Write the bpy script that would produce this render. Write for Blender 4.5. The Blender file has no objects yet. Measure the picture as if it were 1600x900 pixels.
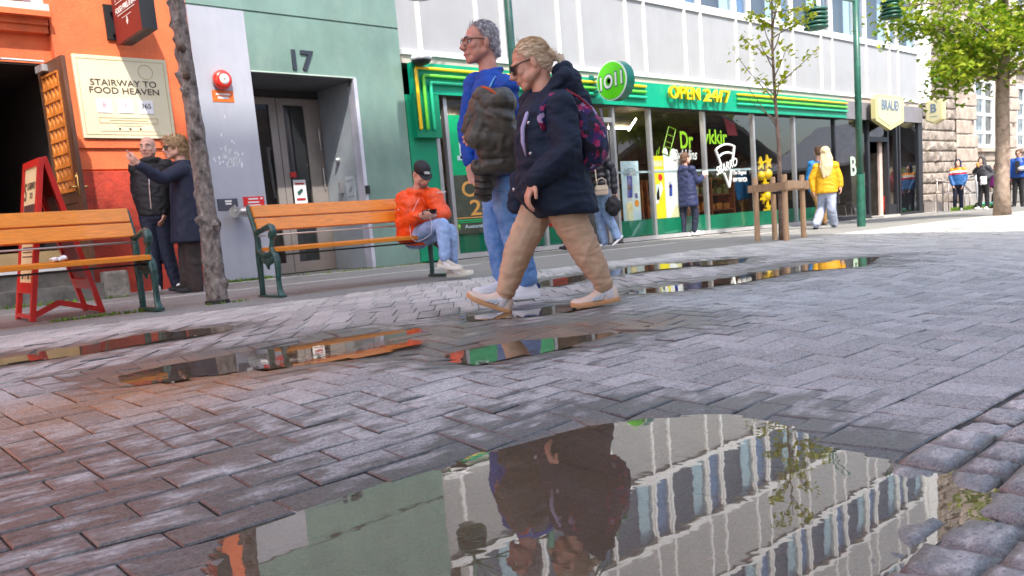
import bpy, bmesh, math, random
from mathutils import Vector, Matrix, noise
random.seed(7)
SC = bpy.context.scene
COL = SC.collection
R = math.radians

# ------------------------------------------------------------------ camera, sky, sun, exposure
F_PX, CX, CY = 1296.29, 800.0, 533.0            # 3:2 frame cropped to 16:9, so the lens axis sits below the picture's middle
YAW, PITCH, ROLL = .738371, -.135116, -.0846332
HC = 0.5
cam_d = bpy.data.cameras.new('camera'); cam = bpy.data.objects.new('camera', cam_d); COL.objects.link(cam)
cam_d.sensor_fit = 'HORIZONTAL'; cam_d.sensor_width = 36; cam_d.lens = F_PX/1600*36
cam_d.shift_y = (CY-450)/1600
cam_d.clip_start = .05; cam_d.clip_end = 2000
FWD = Vector((math.sin(YAW)*math.cos(PITCH), math.cos(YAW)*math.cos(PITCH), math.sin(PITCH)))
_r = Vector((math.cos(YAW), -math.sin(YAW), 0)); _u = _r.cross(FWD)
RGT = math.cos(ROLL)*_r + math.sin(ROLL)*_u
UPV = -math.sin(ROLL)*_r + math.cos(ROLL)*_u
cam.matrix_world = Matrix.Translation((0, 0, HC)) @ Matrix((RGT, UPV, -FWD)).transposed().to_4x4()
cam_d.dof.use_dof = True; cam_d.dof.focus_distance = 2.6; cam_d.dof.aperture_fstop = 11.0
SC.camera = cam

SUN_DIR = Vector((.45, 1, -1.36)).normalized()   # the way the light travels
w = bpy.data.worlds.new('World'); SC.world = w; w.use_nodes = True
nt = w.node_tree; nt.nodes.clear()
sky = nt.nodes.new('ShaderNodeTexSky'); sky.sky_type = 'NISHITA'; sky.sun_disc = False
sky.sun_elevation = math.asin(-SUN_DIR.z)
sky.sun_rotation = math.atan2(-SUN_DIR.x, -SUN_DIR.y)
sky.air_density = 1.0; sky.dust_density = 3.0; sky.ozone_density = 1.0
bg = nt.nodes.new('ShaderNodeBackground'); bg.inputs['Strength'].default_value = .15
ow = nt.nodes.new('ShaderNodeOutputWorld')
nt.links.new(sky.outputs[0], bg.inputs[0]); nt.links.new(bg.outputs[0], ow.inputs[0])
sun_d = bpy.data.lights.new('sun', 'SUN'); sun_d.energy = 2.0; sun_d.angle = R(.9); sun_d.color = (1, .95, .88)
sun = bpy.data.objects.new('sun', sun_d); COL.objects.link(sun)
sun.rotation_euler = SUN_DIR.to_track_quat('-Z', 'Y').to_euler(); sun.location = (0, 0, 40)
SC.view_settings.view_transform = 'Standard'; SC.view_settings.look = 'None'
SC.view_settings.exposure = 1.6; SC.view_settings.gamma = 1
SC.render.film_transparent = False
SC.cycles.max_bounces = 8; SC.cycles.transparent_max_bounces = 12; SC.cycles.caustics_reflective = False
SC.cycles.caustics_refractive = False; SC.cycles.sample_clamp_indirect = 6

# ------------------------------------------------------------------ helpers
def ray(px, py):
    return FWD + (px-CX)/F_PX*RGT - (py-CY)/F_PX*UPV
def sstep(a, b, x):
    t = min(1, max(0, (x-a)/(b-a))); return t*t*(3-2*t)
def plane_h(x, y):
    x = min(x, 45)
    return .0016 - .0094*x + .0125*min(y, 12) - .06*(1-sstep(1.4, 3.4, y))
def on_ground(px, py):
    d = ray(px, py); t = -HC/d.z
    for _ in range(30):
        p = d*t; t = (plane_h(p.x, p.y)-HC)/d.z
    p = d*t; return Vector((p.x, p.y, plane_h(p.x, p.y)))
def at_y(px, py, Y):
    d = ray(px, py); p = d*(Y/d.y); return Vector((p.x, p.y, p.z+HC))
def at_x(px, py, X):
    d = ray(px, py); p = d*(X/d.x); return Vector((p.x, p.y, p.z+HC))
def srgb(h):
    if isinstance(h, str):
        c = [int(h[i:i+2], 16)/255 for i in (0, 2, 4)]
        return tuple(((v+.055)/1.055)**2.4 if v > .04045 else v/12.92 for v in c)
    return h

MATS = {}
def mat(name, col, rough=.6, metal=0, var=.12, vscale=3.0, bump=0, bscale=60, detail=4, spec=.5, emit=None, col2=None, stretch=None, coat=0, sheen=0, stain=None):
    """procedural Principled material: base colour broken up by noise in object space, optional bump"""
    if name in MATS: return MATS[name]
    m = bpy.data.materials.new(name); m.use_nodes = True; t = m.node_tree
    b = t.nodes['Principled BSDF']; c = srgb(col)
    b.inputs['Roughness'].default_value = rough; b.inputs['Metallic'].default_value = metal
    b.inputs['Specular IOR Level'].default_value = spec
    b.inputs['Coat Weight'].default_value = coat; b.inputs['Sheen Weight'].default_value = sheen
    geo = t.nodes.new('ShaderNodeTexCoord'); src = geo.outputs['Object']
    if stretch:
        mp = t.nodes.new('ShaderNodeMapping'); mp.inputs['Scale'].default_value = stretch
        t.links.new(src, mp.inputs[0]); src = mp.outputs[0]
    n = t.nodes.new('ShaderNodeTexNoise'); n.inputs['Scale'].default_value = vscale; n.inputs['Detail'].default_value = detail
    n.inputs['Roughness'].default_value = .62
    t.links.new(src, n.inputs['Vector'])
    mx = t.nodes.new('ShaderNodeMix'); mx.data_type = 'RGBA'
    lo = srgb(col2) if col2 else tuple(v*(1-var*1.6) for v in c)
    hi = c if col2 else tuple(min(1, v*(1+var)) for v in c)
    mx.inputs['A'].default_value = (*lo, 1); mx.inputs['B'].default_value = (*hi, 1)
    rp = t.nodes.new('ShaderNodeMapRange'); rp.inputs[1].default_value = .3; rp.inputs[2].default_value = .7
    t.links.new(n.outputs['Fac'], rp.inputs[0]); t.links.new(rp.outputs[0], mx.inputs['Factor'])
    out_c = mx.outputs['Result']
    if stain:                                       # weathering: blotches and runs with a shape of their own
        sc_, amt, st_, tone = stain; mp2 = t.nodes.new('ShaderNodeMapping'); mp2.inputs['Scale'].default_value = st_; t.links.new(geo.outputs['Object'], mp2.inputs[0])
        n3 = t.nodes.new('ShaderNodeTexNoise'); n3.inputs['Scale'].default_value = sc_; n3.inputs['Detail'].default_value = 9; n3.inputs['Roughness'].default_value = .7; t.links.new(mp2.outputs[0], n3.inputs['Vector'])
        r3 = t.nodes.new('ShaderNodeMapRange'); r3.inputs[1].default_value = .48; r3.inputs[2].default_value = .72; r3.inputs[4].default_value = amt; t.links.new(n3.outputs['Fac'], r3.inputs[0])
        m3 = t.nodes.new('ShaderNodeMix'); m3.data_type = 'RGBA'; m3.inputs['B'].default_value = (*srgb(tone), 1); t.links.new(r3.outputs[0], m3.inputs['Factor']); t.links.new(out_c, m3.inputs['A']); out_c = m3.outputs['Result']
    t.links.new(out_c, b.inputs['Base Color'])
    if bump:
        n2 = t.nodes.new('ShaderNodeTexNoise'); n2.inputs['Scale'].default_value = bscale; n2.inputs['Detail'].default_value = 5
        t.links.new(src, n2.inputs['Vector'])
        bp = t.nodes.new('ShaderNodeBump'); bp.inputs['Strength'].default_value = min(1, bump); bp.inputs['Distance'].default_value = .02
        t.links.new(n2.outputs['Fac'], bp.inputs['Height']); t.links.new(bp.outputs[0], b.inputs['Normal'])
    if emit:
        b.inputs['Emission Color'].default_value = (*srgb(emit[0]), 1); b.inputs['Emission Strength'].default_value = emit[1]
    MATS[name] = m; return m

WM = {}                                            # world matrices of the roots
def wm(o):
    return WM.get(o.name, Matrix.Identity(4))
def thing(name, label, cat, loc=(0, 0, 0), rz=0, group=None, kind=None):
    o = bpy.data.objects.new(name, None); COL.objects.link(o)
    o.empty_display_size = .1
    o.location = loc; o.rotation_euler = (0, 0, rz)
    WM[o.name] = Matrix.Translation(loc) @ Matrix.Rotation(rz, 4, 'Z')
    tag(o, label, cat, group, kind); return o
def tag(o, label=None, cat=None, group=None, kind=None):
    if label: o['label'] = label
    if cat: o['category'] = cat
    if group: o['group'] = group
    if kind: o['kind'] = kind
    return o
def copy_tree(o, parent=None):
    c = o.copy(); COL.objects.link(c)
    if parent: c.parent = parent
    for ch in list(o.children): copy_tree(ch, c)
    WM[c.name] = wm(o)
    return c

class MB:
    """collects shapes, then links them as ONE mesh object"""
    def __init__(s): s.v = []; s.f = []; s.mi = []; s.m = 0
    def face(s, *ids): s.f.append(ids); s.mi.append(s.m)
    def add(s, vs, fs):
        b = len(s.v); s.v += [tuple(v) for v in vs]
        for f in fs: s.f.append(tuple(b+i for i in f)); s.mi.append(s.m)
        return s
    def box(s, x0, x1, y0, y1, z0, z1, rot=None):
        c = [(x, y, z) for z in (z0, z1) for y in (y0, y1) for x in (x0, x1)]
        if rot: c = [rot @ Vector(p) for p in c]
        return s.add(c, [(0, 2, 3, 1), (4, 5, 7, 6), (0, 1, 5, 4), (2, 6, 7, 3), (0, 4, 6, 2), (1, 3, 7, 5)])
    def cbox(s, c, hx, hy, hz, ax=None, bev=0):
        """box about a centre with half sizes, own axes (3 vectors), optional bevel"""
        ax = ax or (Vector((1, 0, 0)), Vector((0, 1, 0)), Vector((0, 0, 1))); c = Vector(c)
        bm = bmesh.new(); bmesh.ops.create_cube(bm, size=2)
        for v in bm.verts: v.co = Vector((v.co.x*hx, v.co.y*hy, v.co.z*hz))
        if bev: bmesh.ops.bevel(bm, geom=bm.edges[:], offset=bev, segments=2, affect='EDGES', profile=.6)
        bm.verts.index_update()
        s.add([c+ax[0]*v.co.x+ax[1]*v.co.y+ax[2]*v.co.z for v in bm.verts], [[v.index for v in f.verts] for f in bm.faces]); bm.free(); return s
    def tube(s, pts, rads, n=10, cap=True, flat=1.0, up=None, round_caps=False):
        pts = [Vector(p) for p in pts]
        if not isinstance(rads, (list, tuple)): rads = [rads]*len(pts)
        if round_caps:
            d0 = (pts[0]-pts[1]).normalized(); d1 = (pts[-1]-pts[-2]).normalized(); r0, r1 = rads[0], rads[-1]
            pre = [(pts[0]+d0*r0*math.sin(a), r0*math.cos(a)) for a in (1.45, 1.1, .6)]
            post = [(pts[-1]+d1*r1*math.sin(a), r1*math.cos(a)) for a in (.6, 1.1, 1.45)]
            pts = [p for p, _ in pre]+pts+[p for p, _ in post]; rads = [r for _, r in pre]+list(rads)+[r for _, r in post]
        b = len(s.v); prev = None
        for i, p in enumerate(pts):
            if i == 0: t = pts[1]-pts[0]
            elif i == len(pts)-1: t = pts[-1]-pts[-2]
            else: t = (pts[i+1]-pts[i]).normalized()+(pts[i]-pts[i-1]).normalized()
            if t.length < 1e-9: t = Vector((0, 0, 1))
            t.normalize()
            if prev is None:
                a = Vector(up) if up else (Vector((0, 0, 1)) if abs(t.z) < .9 else Vector((1, 0, 0)))
                u = (a-t*a.dot(t)).normalized()
            else:
                u = (prev-t*prev.dot(t)).normalized()
            prev = u; v = t.cross(u); r = rads[i]
            for k in range(n):
                an = 2*math.pi*k/n
                s.v.append(tuple(p+u*r*math.cos(an)+v*r*flat*math.sin(an)))
        for i in range(len(pts)-1):
            for k in range(n):
                s.face(b+i*n+k, b+i*n+(k+1) % n, b+(i+1)*n+(k+1) % n, b+(i+1)*n+k)
        if cap:
            s.face(*[b+k for k in reversed(range(n))]); e = b+(len(pts)-1)*n; s.face(*[e+k for k in range(n)])
        return s
    def cap(s, p0, p1, r0, r1, n=12): return s.tube([p0, p1], [r0, r1], n, round_caps=True)
    def ell(s, c, r, ax=None, n=14, m=9):
        ax = ax or (Vector((1, 0, 0)), Vector((0, 1, 0)), Vector((0, 0, 1))); c = Vector(c)
        if not isinstance(r, (list, tuple)): r = (r, r, r)
        vs = []; fs = []
        for i in range(1, m):
            th = math.pi*i/m
            for k in range(n):
                ph = 2*math.pi*k/n
                vs.append(c+ax[0]*r[0]*math.sin(th)*math.cos(ph)+ax[1]*r[1]*math.sin(th)*math.sin(ph)+ax[2]*r[2]*math.cos(th))
        top = len(vs); vs += [c+ax[2]*r[2], c-ax[2]*r[2]]
        for i in range(m-2):
            for k in range(n):
                fs.append((i*n+k, (i+1)*n+k, (i+1)*n+(k+1) % n, i*n+(k+1) % n))
        for k in range(n):
            fs.append((top, k, (k+1) % n)); fs.append((top+1, (m-2)*n+(k+1) % n, (m-2)*n+k))
        return s.add(vs, fs)
    def loft(s, rings, cap=True):
        """rings: lists of points of equal count, in order"""
        b = len(s.v); n = len(rings[0])
        for r in rings: s.v += [tuple(p) for p in r]
        for i in range(len(rings)-1):
            for k in range(n):
                s.face(b+i*n+k, b+i*n+(k+1) % n, b+(i+1)*n+(k+1) % n, b+(i+1)*n+k)
        if cap:
            s.face(*[b+k for k in reversed(range(n))]); e = b+(len(rings)-1)*n; s.face(*[e+k for k in range(n)])
        return s
    def prism(s, poly, o, ux, uz, d, bev=0):
        """polygon in (a, b) -> o+ux*a+uz*b, thickness d along ux x uz"""
        o, ux, uz = Vector(o), Vector(ux), Vector(uz); nn = ux.cross(uz).normalized()*d
        n = len(poly); A = [o+ux*a+uz*b for a, b in poly]
        return s.add(A+[p+nn for p in A], [tuple(reversed(range(n))), tuple(range(n, 2*n))]+[(k, (k+1) % n, n+(k+1) % n, n+k) for k in range(n)])
    def out(s, name, mats, parent=None, smooth=False, label=None, cat=None, group=None, kind=None, base=True, local=False, fix=True, auto=None):
        me = bpy.data.meshes.new(name); me.from_pydata(s.v, [], s.f)
        if not isinstance(mats, (list, tuple)): mats = [mats]
        for m in mats: me.materials.append(m)
        if len(mats) > 1: me.polygons.foreach_set('material_index', s.mi)
        if fix:
            bm = bmesh.new(); bm.from_mesh(me); bmesh.ops.recalc_face_normals(bm, faces=bm.faces); bm.to_mesh(me); bm.free()
        return link(name, me, parent, smooth, label, cat, group, kind, base, local, auto)
def link(name, me, parent=None, smooth=False, label=None, cat=None, group=None, kind=None, base=True, local=False, auto=None):
    if smooth: me.polygons.foreach_set('use_smooth', [True]*len(me.polygons))
    if auto: me.set_sharp_from_angle(angle=R(auto))
    o = bpy.data.objects.new(name, me); COL.objects.link(o)
    if parent:
        if not local: me.transform(wm(parent).inverted())
        o.parent = parent; WM[o.name] = wm(parent)
    elif base and not local:
        n = len(me.vertices)
        if n:
            xs = [v.co for v in me.vertices]
            c = Vector(((min(p.x for p in xs)+max(p.x for p in xs))/2, (min(p.y for p in xs)+max(p.y for p in xs))/2, min(p.z for p in xs)))
            me.transform(Matrix.Translation(-c)); o.location = c; WM[o.name] = Matrix.Translation(c)
    me.update(); tag(o, label, cat, group, kind); return o

def text(s, name, m, o, ux, uz, width=None, height=None, extrude=.004, bold=0, parent=None, align='CENTER', space=1.0, shear=0, **kw):
    """lettering as real geometry: origin o (centre, or left end), reading along ux, upright along uz"""
    cu = bpy.data.curves.new(name, 'FONT'); cu.body = s; cu.align_x = 'LEFT'; cu.size = 1; cu.extrude = .01; cu.offset = bold
    cu.space_character = space; cu.shear = shear; cu.resolution_u = 4
    ob = bpy.data.objects.new('lettering', cu); COL.objects.link(ob)
    dg = bpy.context.evaluated_depsgraph_get(); me = bpy.data.meshes.new_from_object(ob.evaluated_get(dg))
    bpy.data.objects.remove(ob); bpy.data.curves.remove(cu)
    xs = [v.co.x for v in me.vertices]; ys = [v.co.y for v in me.vertices]
    x0, x1, y0, y1 = min(xs), max(xs), min(ys), max(ys)
    sy = height/(y1-y0) if height else width/(x1-x0); sx = width/(x1-x0) if width else sy
    ux, uz, o = Vector(ux).normalized(), Vector(uz).normalized(), Vector(o); nn = ux.cross(uz)
    xm = (x0+x1)/2 if align == 'CENTER' else x0; ym = (y0+y1)/2
    for v in me.vertices:
        v.co = o+ux*((v.co.x-xm)*sx)+uz*((v.co.y-ym)*sy)+nn*((v.co.z+.01)/.02*extrude+.0015)
    me.materials.clear(); me.materials.append(m)
    return link(name, me, parent, **kw)
FX, FZ = (1, 0, 0), (0, 0, 1)                       # lettering on a wall that faces the street (-Y)
# ------------------------------------------------------------------ ground: one tilted street, paved with setts, dips that hold water
PUD_PX = {
 'near': [(338,905),(352,868),(372,832),(430,812),(560,775),(690,736),(770,706),(880,676),(965,656),(1100,649),(1190,662),(1240,676),(1290,704),(1345,718),(1400,733),(1440,738),(1490,742),(1530,755),(1560,790),(1535,808),(1475,820),(1445,850),(1400,880),(1370,905),(1300,935),(600,990)],
 'mid': [(188,588),(250,570),(360,553),(470,538),(560,523),(636,517),(640,522),(560,535),(632,538),(560,556),(470,568),(360,580),(230,598)],
 'thin': [(-40,572),(0,560),(100,547),(230,523),(355,512),(352,517),(240,532),(110,556),(0,567),(-40,578)],
 'walk': [(706,556),(740,542),(830,520),(900,512),(960,510),(1050,500),(1052,508),(960,522),(880,540),(800,556),(752,566)],
 'long': [(960,460),(1060,446),(1150,434),(1240,416),(1300,408),(1362,402),(1342,416),(1240,424),(1160,440),(1060,455),(985,466)],
 'back': [(850,440),(930,427),(1010,415),(1100,409),(1155,405),(1150,411),(1030,420),(930,434),(862,446)],
 'feet': [(740,492),(830,487),(860,480),(905,477),(906,483),(840,492),(745,500)],
 'kerb': [(585,428),(640,421),(730,408),(800,398),(740,412),(640,428)],
 'far': [(1412,392),(1450,386),(1452,389),(1420,395)],
}
import numpy as np
def poly_sd(poly, x, y):
    """signed distance to a polygon, negative inside (numpy arrays)"""
    d = np.full(x.shape, 1e9); ins = np.zeros(x.shape, bool); n = len(poly)
    for i in range(n):
        ax, ay = poly[i]; bx, by = poly[(i+1) % n]
        ex, ey = bx-ax, by-ay; L = ex*ex+ey*ey+1e-12
        t = np.clip(((x-ax)*ex+(y-ay)*ey)/L, 0, 1)
        d = np.minimum(d, np.hypot(x-ax-t*ex, y-ay-t*ey))
        c = ((ay > y) != (by > y)) & (x < (bx-ax)*(y-ay)/(by-ay+1e-12)+ax); ins ^= c
    return np.where(ins, -d, d)
PUDS = []
for k, pts in PUD_PX.items():
    poly = [on_ground(*p) for p in pts]
    zc = sorted(p.z for p in poly)
    wl = sum(zc)/len(zc)-.002
    if k in ('kerb', 'far'): continue
    flat = [ray(*p)*((wl-HC)/ray(*p).z) for p in pts]
    PUDS.append((k, [(p.x, p.y) for p in flat], wl, .035 if k == 'near' else .024))
def plane_np(x, y):
    t = np.clip((y-1.4)/2.0, 0, 1); s = t*t*(3-2*t)
    return .0016-.0094*np.minimum(x, 45)+.0125*np.minimum(y, 12)-.06*(1-s)
_rs = np.random.RandomState(3)
_k = _rs.normal(size=(10, 2))*1.6; _ph = _rs.uniform(0, 6.28, 10)
def ground_np(x, y):
    """height of the street surface, with the puddle dips; also the distance to the nearest puddle"""
    x = np.asarray(x, float); y = np.asarray(y, float)
    z = plane_np(x, y)+.0016*sum(np.sin(_k[i, 0]*x+_k[i, 1]*y+_ph[i]) for i in range(10))
    near = np.full(x.shape, 9.0)
    for k, poly, wl, dep in PUDS:
        b = np.array(poly); m = (x > b[:, 0].min()-1.3) & (x < b[:, 0].max()+1.3) & (y > b[:, 1].min()-1.3) & (y < b[:, 1].max()+1.3)
        if not m.any(): continue
        sd = poly_sd(poly, x[m], y[m])-(0 if k == 'near' else .045); t = np.clip(sd/.45, 0, 1); s = t*t*(3-2*t)
        zz = np.where(sd < 0, wl-.004-np.minimum(dep, .22*-sd), (wl+.001+.05*np.maximum(sd, 0))*(1-s)+z[m]*s)
        rim = wl+.0015+.02*np.clip(sd, 0, .15); q = np.clip((sd-.3)/.9, 0, 1); q = 1-q*q*(3-2*q)
        zz = np.where(sd < 0, zz, np.maximum(zz, rim*q+zz*(1-q))); z[m] = zz; near[m] = np.minimum(near[m], sd)
    return z, near
def gz(x, y): return float(ground_np(np.array([x]), np.array([y]))[0][0])

def stone_mat(name, dry, wetc, joint=False):
    m = bpy.data.materials.new(name); m.use_nodes = True; t = m.node_tree; N = t.nodes; L = t.links
    b = N['Principled BSDF']
    tc = N.new('ShaderNodeTexCoord'); at = N.new('ShaderNodeAttribute'); at.attribute_name = 'soil'
    sp = N.new('ShaderNodeSeparateColor'); L.new(at.outputs['Color'], sp.inputs[0])
    def noise_(scale, detail=4, rough=.6):
        n = N.new('ShaderNodeTexNoise'); n.inputs['Scale'].default_value = scale; n.inputs['Detail'].default_value = detail; n.inputs['Roughness'].default_value = rough
        L.new(tc.outputs['Object'], n.inputs['Vector']); return n.outputs['Fac']
    def math_(op, a, b_=None, clamp=False):
        n = N.new('ShaderNodeMath'); n.operation = op; n.use_clamp = clamp
        for i, v in enumerate((a, b_)):
            if v is None: continue
            if isinstance(v, (int, float)): n.inputs[i].default_value = v
            else: L.new(v, n.inputs[i])
        return n.outputs[0]
    def mix_(f, a, c):
        n = N.new('ShaderNodeMix'); n.data_type = 'RGBA'
        for s, v in (('Factor', f), ('A', a), ('B', c)):
            if isinstance(v, tuple): n.inputs[s].default_value = (*v, 1)
            elif isinstance(v, (int, float)): n.inputs[s].default_value = v
            else: L.new(v, n.inputs[s])
        return n.outputs['Result']
    fine = noise_(210, 3, .75); med = noise_(70, 5, .7); big = noise_(2.2, 4); blot = noise_(11, 5, .7)
    # speckled granite, each stone a little different (soil.r)
    grain = math_('ADD', math_('MULTIPLY', math_('SUBTRACT', fine, .5), 2.8), math_('MULTIPLY', math_('SUBTRACT', med, .5), 1.6))
    tone = math_('ADD', math_('ADD', 1.0, grain), math_('MULTIPLY', math_('SUBTRACT', sp.outputs[0], .5), .36))
    tone = math_('MULTIPLY', tone, math_('ADD', .72, math_('MULTIPLY', big, .55)))
    dryc = N.new('ShaderNodeVectorMath'); dryc.operation = 'SCALE'; dryc.inputs[0].default_value = dry; L.new(tone, dryc.inputs['Scale'])
    wc = N.new('ShaderNodeVectorMath'); wc.operation = 'SCALE'; wc.inputs[0].default_value = wetc; L.new(tone, wc.inputs['Scale'])
    mpw = N.new('ShaderNodeMapping'); mpw.inputs['Scale'].default_value = (.5, 1.5, 1); L.new(tc.outputs['Object'], mpw.inputs[0])
    nw = N.new('ShaderNodeTexNoise'); nw.inputs['Scale'].default_value = 13; nw.inputs['Detail'].default_value = 9; nw.inputs['Roughness'].default_value = .72; L.new(mpw.outputs[0], nw.inputs['Vector'])
    wet = math_('MULTIPLY', math_('SUBTRACT', nw.outputs['Fac'], .5), 3.4)
    wet = math_('ADD', wet, math_('MULTIPLY', math_('SUBTRACT', fine, .5), 1.3))
    wet = math_('ADD', wet, math_('MULTIPLY', math_('SUBTRACT', big, .5), 1.5))
    wet = math_('ADD', wet, math_('ADD', -.42, math_('MULTIPLY', sp.outputs[1], 1.75)))
    wet = math_('ADD', wet, math_('MULTIPLY', math_('SUBTRACT', .40, at.outputs['Alpha']), math_('MULTIPLY', sp.outputs[1], .9)))
    wet = math_('MULTIPLY', wet, 2.1, True)
    c = mix_(wet, dryc.outputs[0], wc.outputs[0])
    rust = math_('MULTIPLY', math_('MULTIPLY', sp.outputs[2], math_('ADD', .25, math_('MULTIPLY', blot, 1.3))), 1.0, True)
    rc = N.new('ShaderNodeVectorMath'); rc.operation = 'SCALE'; rc.inputs[0].default_value = (.36, .18, .075); L.new(tone, rc.inputs['Scale'])
    c = mix_(math_('MULTIPLY', rust, .8), c, rc.outputs[0])
    L.new(c, b.inputs['Base Color'])
    L.new(math_('SUBTRACT', .78, math_('MULTIPLY', wet, .42)), b.inputs['Roughness'])
    b.inputs['Specular IOR Level'].default_value = .5
    bp = N.new('ShaderNodeBump'); bp.inputs['Distance'].default_value = .004; bp.inputs['Strength'].default_value = .75
    L.new(math_('ADD', math_('MULTIPLY', fine, .45), math_('ADD', math_('MULTIPLY', med, .55), math_('MULTIPLY', blot, .5))), bp.inputs['Height']); L.new(bp.outputs[0], b.inputs['Normal'])
    return m
M_SETT = stone_mat('grey setts', (.435, .425, .39), (.135, .13, .117))
M_COB = stone_mat('cobbles', (.50, .48, .435), (.22, .21, .19))
M_JOINT = stone_mat('joint sand', (.075, .062, .052), (.045, .037, .031))
M_ASPH = stone_mat('asphalt', (.235, .228, .208), (.125, .122, .112))
M_KERB = stone_mat('kerb concrete', (.42, .40, .37), (.25, .24, .22))

def soil(x, y, rnd, near):
    wet = np.clip(.62-near*1.1, 0, .62)+.38*np.exp(-((near)/.07)**2)*(near > 0)
    wet = np.where(near < 0, 1.0, wet)
    # damp hollow round the thin puddles on the left, water standing between the setts
    wet = np.maximum(wet, .62*np.exp(-(((x-2.6)/1.5)**2+((y-3.25)/.42)**2)))
    wet = np.maximum(wet, .52*np.exp(-(((x-.5)/.9)**2+((y-2.0)/.9)**2)))
    rust = 1.0*np.exp(-(((x-.9)/.75)**2+((y-3.0)/.40)**2))+.10*np.exp(-(((x-.2)/.7)**2+((y-2.4)/.7)**2))+.5*np.exp(-(((x-1.9)/.7)**2+((y-3.25)/.25)**2))
    rust += .03*np.exp(-(((x-.3)/.5)**2+((y-1.7)/.5)**2))
    rust = rust+.45*(near < -.02)
    return np.stack([rnd, np.clip(wet, 0, 1), np.clip(rust, 0, 1), np.zeros_like(x)], -1)

def q0(a, i): return a[i][None, :]
class Pave:
    def __init__(s): s.V = []; s.F = []; s.C = []; s.n = 0
    def block(s, q, inset=.0045, gap=.002, tilt=.0015, rough=0, sub=1, drop=.03):
        """one stone: four ground corners (x, y) in order; chamfered, each set a touch high, low or tilted"""
        q = np.array(q, float); c = q.mean(0)
        e = np.roll(q, -1, 0)-q; e /= np.linalg.norm(e, axis=1)[:, None]+1e-9; ep = np.roll(e, 1, 0)
        outer = q+(e-ep)*gap; inner = q+(e-ep)*(gap+inset)
        off = random.gauss(0, tilt*.7); tx, ty = random.gauss(0, tilt*6), random.gauss(0, tilt*6); rnd = random.random()
        tv = []
        if sub == 1: top = inner
        pts = np.concatenate([inner, outer, outer])
        z, near = ground_np(pts[:, 0], pts[:, 1])
        z = z+off+(pts[:, 0]-c[0])*tx+(pts[:, 1]-c[1])*ty
        z[4:8] -= inset*.8; z[8:] -= drop
        b = s.n
        col = soil(pts[:, 0], pts[:, 1], np.full(12, rnd), near)
        col[4:, 1] = np.minimum(1, col[4:, 1]+.22)
        if rough:                                    # a hewn cobble: domed, pitted top on a 6 x 6 grid
            G = 6; rs = np.random.RandomState(s.n); gx = np.linspace(0, 1, G); U, Vv = np.meshgrid(gx, gx); U, Vv = U.ravel(), Vv.ravel()
            gp = (1-U)[:, None]*(1-Vv)[:, None]*q0(outer, 0)+U[:, None]*(1-Vv)[:, None]*q0(outer, 1)+U[:, None]*Vv[:, None]*q0(outer, 2)+(1-U)[:, None]*Vv[:, None]*q0(outer, 3)
            gz_, gn = ground_np(gp[:, 0], gp[:, 1]); dome = np.minimum(1, 3.2*np.minimum.reduce([U, 1-U, Vv, 1-Vv]))
            gz_ = gz_+off+(gp[:, 0]-c[0])*tx+(gp[:, 1]-c[1])*ty-.007+.0115*dome**.6+rs.uniform(-.0036, .0036, G*G)*(dome > 0)
            gz_ += -.012 if gn.max() < -.01 else (.007 if gn.min() < .3 else 0)
            bo, bn_ = outer.copy(), ground_np(outer[:, 0], outer[:, 1])[0]-.05
            pts = np.concatenate([gp, bo]); z = np.concatenate([gz_, bn_]); n2 = ground_np(pts[:, 0], pts[:, 1])[1]
            col = soil(pts[:, 0], pts[:, 1], np.full(len(pts), rnd), n2); col[:G*G, 1] = np.clip(col[:G*G, 1]*.45+.35*(dome < .3), 0, 1); col[:, 2] *= .2; col[G*G:, 1] = 1
            for j in range(G-1):
                for i in range(G-1): s.F.append((b+j*G+i, b+j*G+i+1, b+(j+1)*G+i+1, b+(j+1)*G+i))
            ed = [[i for i in range(G)], [i*G+G-1 for i in range(G)], [G*G-1-i for i in range(G)], [(G-1-i)*G for i in range(G)]]
            for k, e_ in enumerate(ed):
                for i in range(G-1): s.F.append((b+e_[i+1], b+e_[i], b+G*G+k, b+G*G+(k+1) % 4) if i == G-2 else (b+e_[i+1], b+e_[i], b+G*G+k))
            s.V.append(np.column_stack([pts, z])); s.C.append(col); s.n += len(pts); return
        else:                                        # middle of the top: dries first
            cz, cn = ground_np(c[:1], c[1:]); cc = soil(c[:1], c[1:], np.array([rnd]), cn); cc[:, 3] = 1
            pts = np.concatenate([pts, c[None]]); z = np.append(z, z[:4].mean()); col = np.concatenate([col, cc])
            s.F += [(b+i, b+(i+1) % 4, b+12) for i in range(4)]
        for i in range(4):
            j = (i+1) % 4
            s.F.append((b+4+i, b+4+j, b+j, b+i)); s.F.append((b+8+i, b+8+j, b+4+j, b+4+i))
        s.V.append(np.column_stack([pts, z])); s.C.append(col); s.n += len(pts)
    def out(s, name, m, smooth=False):
        V = np.concatenate(s.V); me = bpy.data.meshes.new(name); me.from_pydata(V.tolist(), [], s.F); me.materials.append(m)
        a = me.color_attributes.new('soil', 'FLOAT_COLOR', 'POINT'); a.data.foreach_set('color', np.concatenate(s.C).astype(np.float32).ravel())
        return link(name, me, None, smooth, kind='structure', base=False)
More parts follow.
